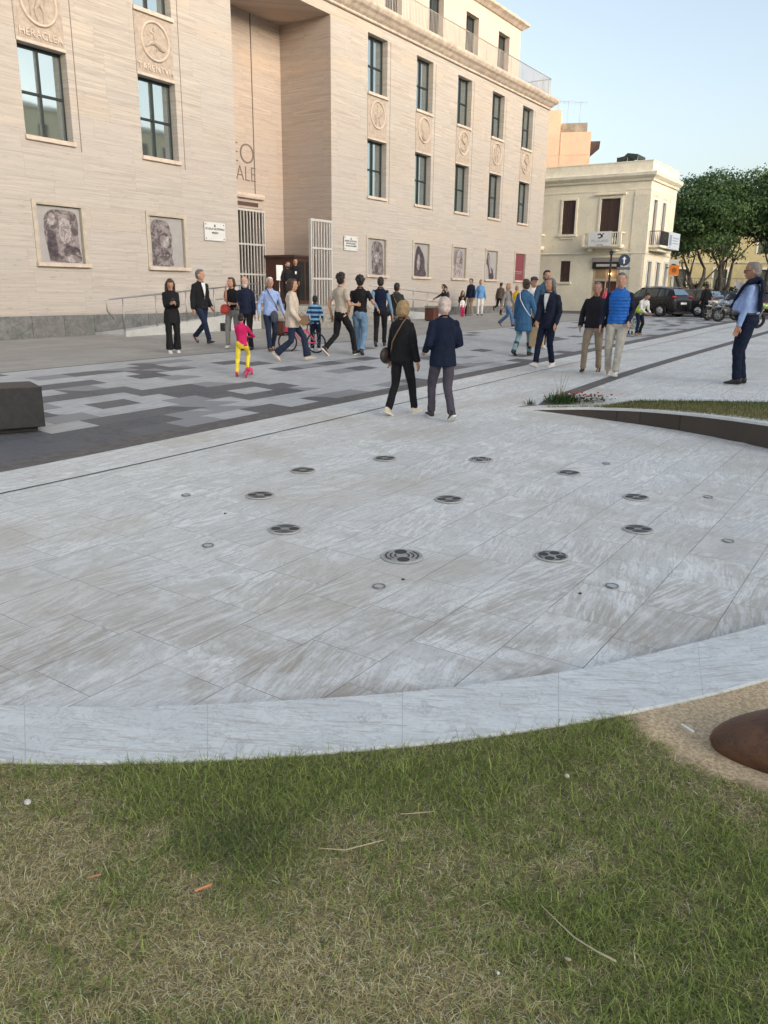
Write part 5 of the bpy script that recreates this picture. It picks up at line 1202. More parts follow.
def cloth(name, col, rough=.85, var=.10, stripe=None, quilt=False):
    if name in _mc: return _mc[name]
    k = NT(name); P = k.coord(); x, y, z = k.sep(P); n = k.noise(k.scale(P, (1, 1, .55)), 9, 4, .55, .6); f = k.noise(P, 90, 2, .5); b = Vector(col)
    c = k.mix(k.mrange(n, .3, .7), tuple(b*(1-var*1.6)), tuple(b*(1+var)))
    if stripe:
        s_ = k.m('LESS_THAN', k.m('FRACT', k.m('DIVIDE', z, stripe[0])), stripe[2]); c = k.mix(s_, c, stripe[1])
    k.set(col=c, rough=rough, spec=.2)
    h = k.m('ADD', k.m('MULTIPLY', n, 1.6), k.m('MULTIPLY', f, .08))
    if quilt: h = k.m('ADD', h, k.m('MULTIPLY', k.m('SINE', k.m('MULTIPLY', z, 2*PI/.062)), .28))
    k.bump(h, .55 if not quilt else .9, .02); _mc[name] = k.mat; return k.mat
def skin(v=0): return plain('skin%d' % v if v else 'skin', [(.47,.255,.165), (.40,.205,.125), (.52,.31,.22), (.16,.085,.055)][v], .55, 0, .08, 12)
def hairm(n): return plain('hair_'+n, dict(dark=(.016,.012,.010), brown=(.055,.032,.020), blond=(.30,.20,.095), grey=(.34,.33,.32), white=(.60,.57,.53), saltpepper=(.13,.12,.115), fair=(.36,.25,.14), pinkwhite=(.58,.47,.42), ashgrey=(.22,.19,.165))[n], .6, 0, .35, 30, bump=.5)
def ik(a, c, l1, l2, pole):
    a, c = Vector(a), Vector(c); d = c-a; L = d.length; mx = (l1+l2)*.9985
    if L > mx: c = a+d*(mx/L); d = c-a; L = mx
    x = (l1*l1-l2*l2+L*L)/(2*L); h = math.sqrt(max(0, l1*l1-x*x)); dn = d/L; p = Vector(pole); p = (p-dn*p.dot(dn)).normalized()
    return a+dn*x+p*h, c
def stance(kind):
    """ankles (right, left), wrists (right, left), in metres for a 1.75 m body facing +Y; x>0 is the body's right"""
    S = dict(
      stand=dict(a=((.10,.02,.085), (-.10,-.02,.085)), w=((.27,.04,.80), (-.27,.05,.80))),
      walk=dict(a=((.07,.33,.10), (-.07,-.36,.17)), w=((.27,-.12,.82), (-.27,.20,.86)), hz=.865, pr=(12, -42)),
      walk2=dict(a=((.07,-.34,.17), (-.07,.31,.10)), w=((.27,.20,.86), (-.27,-.12,.82)), hz=.865, pr=(-42, 12)),
      stroll=dict(a=((.08,.20,.085), (-.08,-.22,.12)), w=((.26,-.04,.81), (-.26,.12,.82)), hz=.90, pr=(4, -24)),
      stroll2=dict(a=((.08,-.22,.12), (-.08,.20,.085)), w=((.26,.12,.82), (-.26,-.04,.81)), hz=.90, pr=(-24, 4)))
    return {k: v for k, v in S[kind].items()}
def person(px, py, top, face, label, pose='stand', pants=None, shirt=None, sleeve='long', sleeve_col=None, coat=None, hem=.86, shoe='black', sole=None, hair='dark', style='short', sk=0,
           w=None, a=None, lean=0.0, fat=0.0, female=False, beard=None, head_yaw=0.0, head_pitch=0.0, belt=None, open_front=None, vox=.011, collar=True, hz=None, skirt=None, boots=None, vest=None, extra=None, flare=0.0, group=None, h=None, z=None, tuck=False, pos=None, sit=False, pr=None, wide=1.0):
    P = gp(px, py) if pos is None else Vector(pos)
    if z is not None and pos is None: P = gpz(px, py, z)
    d = math.cos(PIT)*P.y-(P.z-ZC)*math.sin(PIT)
    Hgt = h or (py-top)/F*d*1.015
    c = Vector((-P.x, -P.y)).normalized(); r = Vector((-c.y*-1, c.x*-1)) if False else Vector((P.y, -P.x)).normalized()
    fv = c*math.cos(math.radians(face))+r*math.sin(math.radians(face)); rz = math.atan2(fv.y, fv.x)-PI/2
    S = stance(pose); A = a or S['a']; W = list(S['w']); HZ = hz or S.get('hz', .92); PR = pr or S.get('pr', (0, 0)); k = Hgt/(1.757-(.92-HZ)*(0 if h else 1))
    if w:
        for i in (0, 1):
            if w[i] is not None: W[i] = w[i]
    root = thing('person', P, label, 'person', rz=rz, group=group)
    Rl = Matrix.Rotation(-lean, 3, 'X'); hip = Vector((0, 0, HZ))
    def T(x, y, z_): return hip+Rl @ (Vector((x, y, z_))-Vector((0, 0, .92)))       # torso point given for an upright 1.75 m body
    sw = .150 if female else .172; hw = .092
    hips = [hip+Vector((s*hw, 0, -.02)) for s in (1, -1)]
    ank = [Vector(q) for q in A]; knees = []
    for i in (0, 1):
        kn, an = ik(hips[i], ank[i], .415, .41, (0.12*(1, -1)[i], 1, .1)); knees.append(kn); ank[i] = an
    sho = [T(s*sw, -.005, 1.385) for s in (1, -1)]; wr = []; elb = []
    for i in (0, 1):
        s = (1, -1)[i]; e, wv = ik(sho[i], Vector(W[i]), .285, .255, (s*.35, -1, -.35)); elb.append(e); wr.append(wv)
    hc = T(0, .015, 1.622); Mh = Rl @ Matrix.Rotation(-math.radians(head_yaw), 3, 'Z') @ Matrix.Rotation(math.radians(-head_pitch), 3, 'X') @ Matrix.Scale(1.07, 3)
    def Hd(x, y, z_): return hc+Mh @ Vector((x, y, z_))
    SK = skin(sk)
    # --- body: one continuous skin
    b = MB()
    def ringsT(lst, n=20, off=0.0):
        R = []
        for (z_, rx, ry, yo) in lst: R.append([T(math.cos(2*PI*q/n)*(rx+off), yo+math.sin(2*PI*q/n)*(ry+off), z_) for q in range(n)])
        return R
    fx = fat
    torso = [(.84, .13, .09, 0), (.90, .155, .105, 0), (.98, .150+fx*.4, .10+fx*.6, .01*fx*4), (1.08, .138+fx*.5, .092+fx, fx*.5), (1.20, .150+fx*.35, .105+fx*.7, fx*.35), (1.32, .165, .112, 0), (1.38, .160, .098, -.005), (1.42, .128, .08, -.005), (1.45, .088, .066, -.005), (1.48, .058, .056, 0)]
    if female: torso[3] = (1.08, .122+fx, .088+fx, 0); torso[4] = (1.20, .138+fx*.5, .112+fx*.5, .012)
    b.loft(ringsT([(z_, rx-.012, ry-.012, yo) for z_, rx, ry, yo in torso]))
    b.tube([T(0, -.005, 1.44), T(0, .005, 1.56)], [.058, .052], 12, cap='round')
    b.ell(hc, (.074, .094, .115), M=Mh, nu=18, nv=12); b.ell(Hd(0, .030, -.062), (.052, .056, .052), M=Mh); b.ell(Hd(0, .02, .035), (.071, .082, .075), M=Mh)
    b.ell(Hd(0, .100, -.012), (.013, .020, .026), M=Mh, nu=8, nv=6); b.ell(Hd(0, .088, -.060), (.024, .012, .010), M=Mh, nu=8, nv=6); b.ell(Hd(0, .082, .028), (.05, .018, .014), M=Mh, nu=10, nv=6)
    for s in (1, -1): b.ell(Hd(s*.076, -.004, -.008), (.011, .020, .030), M=Mh, nu=8, nv=6)
    for i in (0, 1):
        b.tube([sho[i], elb[i], wr[i]], [.048, .037, .026], 12, cap='round')
        b.tube([hips[i], knees[i], ank[i]], [.075, .050, .036], 12, cap='round')
        fd = Matrix.Rotation(math.radians(PR[i]), 3, 'X') @ Vector((0, 1, 0)); b.tube([ank[i], ank[i]+fd*.09+Vector((0, 0, -.048))], [.030, .018], 10, cap='round')
        # hand: palm, four fingers, thumb
        hd = (wr[i]-elb[i]).normalized(); s = (1, -1)[i]; side = hd.cross(Vector((s, 0, 0)));
        if side.length < .2: side = Vector((0, 1, 0))
        side.normalize(); nrm = side.cross(hd).normalized()*s
        pc = wr[i]+hd*.05; 
        b.tube([wr[i]+hd*.012-side*.014, wr[i]+hd*.085-side*.022], [.019, .017], 8, cap='round'); b.tube([wr[i]+hd*.012+side*.014, wr[i]+hd*.085+side*.022], [.019, .016], 8, cap='round')
        for j, (o_, L) in enumerate(((-.030, .062), (-.010, .074), (.010, .070), (.029, .054))):
            q0 = wr[i]+hd*.088+side*o_; q1 = q0+(hd+nrm*-.22*1).normalized()*L*.55; q2 = q1+(hd-nrm*.75).normalized()*L*.5; b.tube([q0, q1, q2], [.0095, .0088, .0078], 6, cap='round')
        t0 = wr[i]+hd*.03-side*.030; b.tube([t0, t0-side*.026+hd*.03-nrm*.012, t0-side*.026+hd*.062-nrm*.022], [.013, .0105, .009], 6, cap='round')
    remesh('body', b, vox*.8, SK, root, k, smooth=2)
    # eyes
    for s in (1, -1):
        e = MB(); e.ell(Hd(s*.030, .084, .004), (.0125, .010, .008), M=Mh, nu=8, nv=6); e.ell(Hd(s*.030, .0915, .004), (.0062, .005, .0062), 1, M=Mh, nu=8, nv=6)
        me_o = e.build('eye', [plain('eye_white', (.55,.52,.50), .3), plain('eye_iris', (.02,.015,.012), .3)], None); me_o.data.transform(Matrix.Scale(k, 4)); me_o.parent = root
    e = MB(); e.ell(Hd(0, .099, -.060), (.022, .005, .0055), M=Mh, nu=8, nv=5); q = e.build('mouth', plain('lips', (.30,.11,.095), .5), None); q.data.transform(Matrix.Scale(k, 4)); q.parent = root
    # --- trousers
    if pants is not None:
        b = MB(); rr = [.088+fx*.2, .066, .058+flare*.4, .060+flare]
        b.loft(ringsT([(.80, .10, .09, 0), (.86, .150+fx*.3, .115+fx*.3, -.005), (.92, .165+fx*.3, .125+fx*.4, -.005), (.99, .155+fx*.5, .112+fx*.7, fx*.3), (1.03, .148+fx*.5, .106+fx*.7, fx*.4)]))
        for i in (0, 1):
            mid = knees[i].lerp(ank[i], .5); end = knees[i].lerp(ank[i], 1.0)+Vector((0, 0, .0))
            b.tube([hips[i]+Vector((0, 0, -.02)), hips[i].lerp(knees[i], .5), knees[i], mid, end], [r_*wide for r_ in (rr[0], (rr[0]+rr[1])/2+.004, rr[1], rr[2], rr[3])], 14, cap=True)
        remesh('trousers', b, vox, pants, root, k, smooth=3, disp=.018*k, dsize=.09)
    if skirt is not None:
        b = MB(); zb = skirt[0]; b.loft(ringsT([(1.02, .14, .105, 0), (.92, .175, .13, 0), (.80, .20, .15, 0), (zb, .22, .17, 0)])); remesh('skirt', b, vox, skirt[1], root, k, disp=.02*k)
    # --- shoes
    scol = dict(black=(.015,.014,.014), white=(.72,.72,.70), brown=(.10,.055,.03), tan=(.42,.30,.18), cream=(.66,.58,.46), dark=(.035,.03,.03), red=(.55,.03,.10), grey=(.2,.2,.2))[shoe]
    for i in (0, 1):
        b = MB(); M = Matrix.Rotation(math.radians(PR[i]), 3, 'X'); an = ank[i]; s = (1, -1)[i]
        def Fp(x, y, z_): return an+M @ Vector((x, y, z_))
        rings = []
        for (y, wd, zt, zb) in ((-.075, .022, -.01, -.072), (-.06, .036, .015, -.08), (-.01, .040, .030, -.083), (.04, .040, .0, -.083), (.09, .046, -.028, -.083), (.14, .044, -.045, -.083), (.175, .026, -.056, -.078)):
            zc, rzv = (zt+zb)/2, (zt-zb)/2; rings.append([Fp(math.cos(2*PI*q/12)*wd+s*.006, y, zc+math.sin(2*PI*q/12)*rzv) for q in range(12)])
        b.loft(rings)
        if boots: b.tube([an+Vector((0, 0, -.02)), knees[i].lerp(ank[i], .45)], [.052, .066], 12, cap=True)
        so = remesh('boot' if boots else 'shoe', b, .009, plain('leather_'+(boots and 'boot' or shoe), boots or scol, .5, 0, .15), root, k, smooth=2)
        if sole is not None:
            b = MB(); R2 = [[Fp(s*.006+x*wd, y, z_) for x, z_ in ((-1, -.086), (1, -.086), (1, -.064), (-1, -.064))] for y, wd in ((-.08, .028), (-.05, .042), (.04, .043), (.11, .05), (.16, .042), (.185, .02))]; b.loft(R2, smooth=False)
            q = b.build('sole', plain('sole_pale', (.70,.68,.64), .6), None); q.data.transform(Matrix.Scale(k, 4)); q.parent = so
    # --- upper clothes
    def upper(name, mat, off, hemz, slv, slmat=None, frontgap=None, flareh=0.0, smooth=3):
        b = MB(); o_ = off; lst = [(hemz, .163+flareh+fx*.4, .118+flareh+fx*.5, 0)]
        if hemz < .80: lst += [(max(hemz+.08, .78), .165+flareh*.7+fx*.4, .125+flareh*.7+fx*.5, 0)]
        lst += [q for q in ((.90, .166+fx*.4, .126+fx*.5, 0), (.98, .160+fx*.5, .116+fx*.7, fx*.3), (1.08, (.146 if not female else .135)+fx*.5, .106+fx, fx*.5), (1.20, .158+fx*.35, .116+fx*.7, fx*.35+(.012 if female else 0)), (1.32, .168, .122, 0), (1.38, .168, .108, -.005), (1.42, .150, .094, -.005), (1.448, .108, .080, -.005), (1.478, .066, .064, 0)) if q[0] > hemz+.03]
        b.loft(ringsT(lst, 22, o_))
        for i in (0, 1):
            if slv is None: continue
            e_ = elb[i]; w_ = wr[i]
            if slv == 'short': pts = [sho[i], sho[i].lerp(e_, .72)]; rad = [.056+o_, .058+o_]
            elif slv == 'rolled': pts = [sho[i], e_, e_.lerp(w_, .35)]; rad = [.056+o_, .052+o_, .050+o_]
            else: pts = [sho[i], sho[i].lerp(e_, .5), e_, e_.lerp(w_, .5), w_+(w_-e_).normalized()*.012]; rad = [.047+o_*.5, .054+o_*.7, .048+o_*.7, .043+o_*.7, .038+o_*.7]
            b.ell(sho[i]+Vector((0, 0, -.004)), (.050+o_*.4, .060+o_*.4, .050+o_*.4))
            if slmat is None: b.tube(pts, rad, 14, cap=True)
            else:
                sb = MB(); sb.tube(pts, rad, 14, cap=True); remesh('sleeve', sb, vox, slmat, root, k, smooth=3, disp=.018*k, dsize=.08)
        return remesh(name, b, vox, mat, root, k, smooth=7, disp=.022*k, dsize=.10)
    if shirt is not None: upper('shirt', shirt, .0, hem if coat is None else max(hem, .95), sleeve, sleeve_col)
    if coat is not None:
        cm, ch, cs = coat[0], coat[1], coat[2]; fl = coat[3] if len(coat) > 3 else .0
        upper('jacket', cm, .017, ch, cs, None, flareh=fl)
        if open_front is not None:                      # lapels and the shirt showing between them
            b = MB(); n = 7; R = []
            for j in range(n+1):
                f_ = j/n; z_ = 1.455-.36*f_; wd = .052*(1-f_)**.8+.004; yy = .128+.018+.02*math.sin(f_*PI)+fx*.5*f_-(.03*(1-f_)**2)
                R.append((T(-wd, yy-.004, z_), T(0, yy+.006, z_), T(wd, yy-.004, z_)))
            for j in range(n):
                b.add([*R[j], *R[j+1]], [(0, 1, 4, 3), (1, 2, 5, 4)], 0, True)
            q = b.build('shirt_front', open_front, None); q.data.transform(Matrix.Scale(k, 4)); q.parent = root
            for s in (1, -1):
                b = MB(); pts = [T(s*.060, .045, 1.475), T(s*.066, .110, 1.42), T(s*.045, .155, 1.28), T(s*.008, .160+fx*.5, 1.12)]; b.tube(pts, [.013, .017, .014, .008], 6, cap='round', flat=.5); q = b.build('lapel', cm, None); q.data.transform(Matrix.Scale(k, 4)); q.parent = root
    if vest is not None:
        upper('vest', vest, .018, .90, None)
        b = MB(); b.tube([T(math.cos(q)*.066, math.sin(q)*.062+.0, 1.485-.02*math.sin(q)) for q in np.linspace(-2.6, 8.9-3.2, 18)], .020, 8, cap='round'); q = b.build('collar', vest, None); q.data.transform(Matrix.Scale(k, 4)); q.parent = root
    elif collar and (shirt is not None or coat is not None):
        cm = coat[0] if coat else shirt
        b = MB(); b.tube([T(math.cos(q)*.064, math.sin(q)*.060, 1.482-.018*math.sin(q)) for q in np.linspace(-3.9, .76, 16)], .014, 6, cap='round'); q = b.build('collar', cm, None); q.data.transform(Matrix.Scale(k, 4)); q.parent = root
    if belt is not None:
        b = MB(); b.loft([[T(math.cos(2*PI*q/22)*(.153+fx*.5+o), fx*.4+math.sin(2*PI*q/22)*(.112+fx*.7+o), z_) for q in range(22)] for z_, o in ((1.005, .010), (1.005, .016), (1.04, .016), (1.04, .010))], cap=False); q = b.build('belt', belt, None); q.data.transform(Matrix.Scale(k, 4)); q.parent = root
    # --- hair
    HM = hairm(hair); b = MB()
    if style != 'bald':
        if style in ('short', 'beardcut', 'rim', 'curly', 'bob', 'long', 'pony', 'longish', 'bun'):
            if style == 'rim':
                b.ell(Hd(0, -.022, .000), (.080, .082, .060), M=Mh, nu=16, nv=10)
            else:
                b.ell(Hd(0, -.016, .034), (.080, .094, .092), M=Mh, nu=18, nv=12); b.ell(Hd(0, -.034, -.012), (.077, .074, .085), M=Mh, nu=16, nv=10); b.ell(Hd(0, .035, .088), (.058, .052, .036), M=Mh)
        if style == 'curly':
            rr_ = random.Random(int(px))
            for _ in range(40):
                a_ = rr_.uniform(0, 6.28); q_ = rr_.uniform(-.2, 1); v = Vector((math.cos(a_)*math.sqrt(1-q_*q_)*.088, -.02+math.sin(a_)*math.sqrt(1-q_*q_)*.098, .02+q_*.105))
                if v.y > .055 and v.z < .075: continue
                b.ell(hc+Mh @ v, (.026, .026, .026), nu=7, nv=5)
        if style in ('bob', 'longish'):
            for s in (1, -1): b.tube([Hd(s*.066, -.005, .06), Hd(s*.084, -.012, -.01), Hd(s*.072, -.025, -.085)], [.034, .036, .026], 9, cap='round')
            b.ell(Hd(0, -.060, -.045), (.082, .055, .075), M=Mh)
            if style == 'bob': b.ell(Hd(0, -.015, .02), (.092, .098, .098), M=Mh, nu=18, nv=12)
        if style == 'long':
            for s in (1, -1): b.tube([Hd(s*.062, .012, .07), Hd(s*.086, .0, -.01), Hd(s*.086, .012, -.12), Hd(s*.080, .045, -.23), Hd(s*.075, .06, -.29)], [.030, .034, .038, .034, .018], 9, cap='round')
            b.tube([Hd(0, -.05, .02), Hd(0, -.085, -.1), Hd(0, -.105, -.24), Hd(0, -.10, -.33)], [.075, .072, .066, .035], 12, cap='round')
        if style in ('pony', 'bun'):
            if style == 'bun': b.ell(Hd(0, -.115, .035), (.036, .036, .036), M=Mh)
            else: b.tube([Hd(0, -.09, .04), Hd(0, -.145, .0), Hd(0, -.15, -.13), Hd(0, -.13, -.20)], [.026, .030, .026, .010], 9, cap='round')
        remesh('hair', b, .0095, HM, root, k, smooth=1, disp=.010*k, dsize=.035)
    if beard:
        b = MB(); b.ell(Hd(0, .036, -.078), (.058, .060, .048), M=Mh); b.tube([Hd(-.065, .02, -.01), Hd(-.056, .05, -.07), Hd(0, .080, -.098), Hd(.056, .05, -.07), Hd(.065, .02, -.01)], [.012, .018, .020, .018, .012], 8, cap='round'); b.tube([Hd(-.028, .093, -.052), Hd(0, .099, -.046), Hd(.028, .093, -.052)], .009, 6, cap='round')
        remesh('beard', b, .009, hairm(beard), root, k, smooth=1)
    root['_k'] = k
    J = dict(root=root, k=k, T=T, Hd=Hd, wr=wr, elb=elb, sho=sho, hip=hip, hc=hc, knees=knees, ank=ank, Mh=Mh)
    if extra: extra(J)
    return J
def att(J, b, name, mat, smooth=False, vox=0, disp=0):
    """a worn accessory: child of the person"""
    if vox: return remesh(name, b, vox, mat, J['root'], J['k'], smooth=2, disp=disp)
    q = b.build(name, mat, None); q.data.transform(Matrix.Scale(J['k'], 4)); q.parent = J['root']; return q
def held(J, b, name, mat, label, cat, vox=0, disp=0):
    """a thing carried: its own top-level object placed at the person"""
    if vox: q = remesh(name, b, vox, mat, None, J['k'], smooth=2, disp=disp)
    else: q = b.build(name, mat, None); q.data.transform(Matrix.Scale(J['k'], 4))
    c = sum((Vector(v) for v in q.bound_box), Vector())/8; q.data.transform(Matrix.Translation(-c)); q.location = wm(J['root']) @ c; q.rotation_euler = J['root'].rotation_euler
    return tag(q, label, cat)
def strap(J, side=1, z0=1.46, z1=1.0, mat=None, rad=.010, off=.165, name='strap'):
    T = J['T']; b = MB(); s = side
    pts = [T(s*.10, .0, 1.515), T(s*.085, .085, 1.46), T(s*.02, off-.005, 1.30), T(-s*.08, off-.01, 1.14), T(-s*.172, .05, z1), T(-s*.185, -.02, z1-.03)]
    b.tube(pts, rad, 6, cap='round'); pts = [T(s*.10, .0, 1.515), T(s*.085, -.085, 1.46), T(s*.02, -off+.005, 1.30), T(-s*.08, -off+.01, 1.14), T(-s*.172, -.06, z1), T(-s*.185, -.02, z1-.03)]
    b.tube(pts, rad, 6, cap='round'); att(J, b, name, mat)
K_BLACK = cloth('black_cloth', (.014,.014,.016)); K_NAVY = cloth('navy_cloth', (.013,.018,.042)); K_JEAN = cloth('dark_denim', (.019,.029,.058)); K_LJEAN = cloth('light_denim', (.16,.26,.38)); K_GREYT = cloth('grey_trouser_cloth', (.26,.25,.235))
K_DBLUE = cloth('dark_blue_cloth', (.009,.014,.034)); K_BLAZ = cloth('beige_blazer_cloth', (.62,.52,.42)); K_KHAKI = cloth('khaki_cloth', (.31,.245,.18)); K_STONE = cloth('stone_cloth', (.44,.41,.35)); K_LBLUE = cloth('light_blue_cloth', (.30,.40,.66)); K_WHITE = cloth('white_cloth', (.70,.69,.67))
K_BEIGE = cloth('beige_tee_cloth', (.47,.40,.32)); K_PINK = cloth('bright_pink_cloth', (.55,.02,.12)); K_YELL = cloth('bright_yellow_cloth', (.78,.62,.06)); K_PLUM = cloth('greyish_plum_cloth', (.075,.065,.085)); K_TEAL = cloth('blue_coat_cloth', (.045,.125,.24)); K_AQUA = cloth('pale_teal_denim', (.20,.34,.38)); K_MUST = cloth('mustard_cloth', (.55,.32,.03)); K_GREEN = cloth('olive_dark_cloth', (.035,.04,.035)); K_BROWN = cloth('brown_grey_cloth', (.11,.085,.07)); K_QUILT = cloth('royal_blue_quilt', (.018,.125,.46), .55, .1, None, True)
K_STRIPE = cloth('striped_knit', (.035,.06,.16), .85, .08, (.105, (.22,.50,.72), .45)); K_SBLUE = cloth('sky_blue_cloth', (.13,.30,.55)); K_LIME = cloth('lime_hi_vis', (.62,.78,.10)); K_SLATE = cloth('slate_blue_jacket', (.05,.10,.165))
M_LEA = plain('black_leather', (.02,.018,.018), .45); M_TANL = plain('tan_leather', (.20,.11,.055), .5); M_REDL = plain('red_bag_cloth', (.42,.045,.03), .6)
# 1 woman looking at her phone
J = person(174, 352.5, 282.5, 8, 'woman in a black blazer and wide black trousers looking down at her phone', 'stand', K_BLACK, K_BLACK, coat=(K_BLACK, .70, 'long', .02), shoe='white', sole=1, hair='brown', style='long', female=True, w=((.055,.30,1.17), (-.06,.30,1.17)), head_pitch=28, flare=.03, wide=1.15, a=((.10,.06,.085), (-.09,-.03,.085)))
b = MB(); b.box(-.035, .035, .385, .397, 1.17, 1.30, M=Matrix.Translation((0,0,0))); held(J, b, 'phone', plain('black_phone', (.02,.02,.022), .3), 'black phone held in both hands by the woman in the long black blazer', 'phone')
# 2 man in dark blazer
person(203, 343.5, 273.5, 38, 'grey-haired man in a black jacket and dark jeans walking past the left ramp', 'walk', K_JEAN, K_WHITE, coat=(K_BLACK, .84, 'long'), open_front=K_WHITE, shoe='dark', hair='saltpepper', head_yaw=-25, w=((.25,.02,.80), (-.20,.12,.86)))
# 3 woman with red bag
J = person(234, 348, 281, -20, 'woman in a black top and pale grey trousers with a red bag', 'stroll', K_GREYT, K_BLACK, sleeve='short', shoe='white', hair='brown', style='longish', female=True, w=((.06,.26,1.42), (-.06,.27,1.10)), head_yaw=20, hem=.95)
b = MB(); b.ell((.10, .26, .99), (.12, .045, .10)); b.ell((.10, .26, .93), (.13, .05, .09)); b.tube([(0, .26, 1.08), (.03, .28, 1.18), (.10, .2, 1.25)], .012, 6); held(J, b, 'handbag', M_REDL, 'bright red handbag on the arm of the woman in the black top', 'handbag', vox=.012)
# 4 bald man in navy
J = person(247.5, 350, 280, -25, 'bald man in a navy sweater and black trousers looking down at something in his hand', 'stand', K_BLACK, K_NAVY, shoe='black', style='bald', sk=2, w=((.08,.30,1.08), (-.24,.05,.84)), head_pitch=12, fat=.02, beard='white')
# 5 girl on a scooter
J = person(243, 376.5, 316, 172, 'small girl in a pink sweater and yellow leggings riding a scooter', 'stand', K_YELL, K_PINK, shoe='red', hair='dark', style='bun', female=True, w=((.28,.38,1.10), (-.04,.38,1.10)), a=((.12,.12,.235), (-.14,-.20,.13)), hz=.90, pr=(0, -20), h=None, wide=.92, head_pitch=14)
def scooter(J):
    R = J['root']; root = thing('kick_scooter', R.location, 'pink kick scooter with a black steering column under the girl in yellow leggings', 'scooter', rz=R.rotation_euler.z); root.scale = (J['k'],)*3
    PK = plain('pink_plastic', (.70,.03,.14), .35)
    def q(b, n, m, **kw): return b.build(n, m, root, **kw)
    b = MB(); b.box(.03, .21, -.22, .36, .125, .150); q(b, 'deck', PK, bevel=.01)
    b = MB(); b.tube([(.12, .44, .14), (.12, .39, 1.08)], .026, 8); q(b, 'steering_column', M_LEA)
    b = MB(); b.tube([(-.10, .39, 1.08), (.34, .39, 1.08)], .022, 8); q(b, 'handlebar', PK)
    for (x, y) in ((.04, .46), (.20, .46), (.12, -.22)):
        b = MB(); b.cyl((x, y, .095), .095, .04, 'x', 18); q(b, 'wheel', plain('pink_wheel', (.62,.05,.15), .4))
    b = MB(); b.ell((.12, .42, .15), (.09, .10, .07)); q(b, 'front_cowl', PK)
scooter(J)
# 6 man light blue shirt with strap
J = person(271.5, 351, 281, 12, 'man in a light blue shirt with a black shoulder strap, facing the camera', 'stroll', K_JEAN, K_LBLUE, shoe='brown', hair='white', style='short', sk=0, fat=.03, w=((.30,.04,.86), (-.31,.08,.88)), extra=lambda J: strap(J, 1, z1=.98, mat=M_LEA, off=.20))
b = MB(); b.ell((-.05, .21, .82), (.10, .045, .15)); held(J, b, 'shoulder_bag', plain('slate_bag', (.035,.045,.07), .7), 'dark shoulder bag hanging in front of the man in the light blue shirt', 'bag', vox=.012)
# 7, 8 people in the entrance
LP = FM @ Vector((24.9, .1, LAND)); 
def at_uv(u, v, z_): q = FM @ Vector((u, v, z_)); return (q.x, q.y, q.z)
person(0, 0, 0, 30, 'dark-bearded man in a black top beside the notice stand', 'stand', K_BLACK, K_BLACK, hair='dark', beard='dark', pos=at_uv(22.9, -1.68, LAND-.148), h=1.75, w=((.2,.2,1.0), None))
person(0, 0, 0, 5, 'doorman in a black jacket with a white badge standing in the museum entrance', 'stand', K_BLACK, K_BLACK, coat=(K_BLACK, .80, 'long'), hair='dark', pos=at_uv(25.05, -.25, LAND), h=1.80, w=((.12,.16,.88), (-.12,.16,.88)), extra=lambda J: (lambda b: (b.box(-.035, .03, .166, .172, 1.16, 1.26), att(J, b, 'badge', M_WHITEP)))(MB()))
# 9 woman in beige blazer
J = person(293, 361, 283, 88, 'woman in a cream blazer and dark flared jeans striding to the right', 'walk2', K_JEAN, K_WHITE, coat=(K_BLAZ, .76, 'long', .015), shoe='cream', hair='brown', style='longish', female=True, w=((.22,.16,.86), (-.20,.10,.88)), flare=.028)
b = MB(); b.box(.19, .25, .12, .34, .78, .96); b.tube([(.22, .14, .95), (.22, .2, 1.02), (.22, .3, .95)], .008, 6); held(J, b, 'handbag', M_TANL, 'tan handbag held by the woman in the cream blazer', 'handbag')
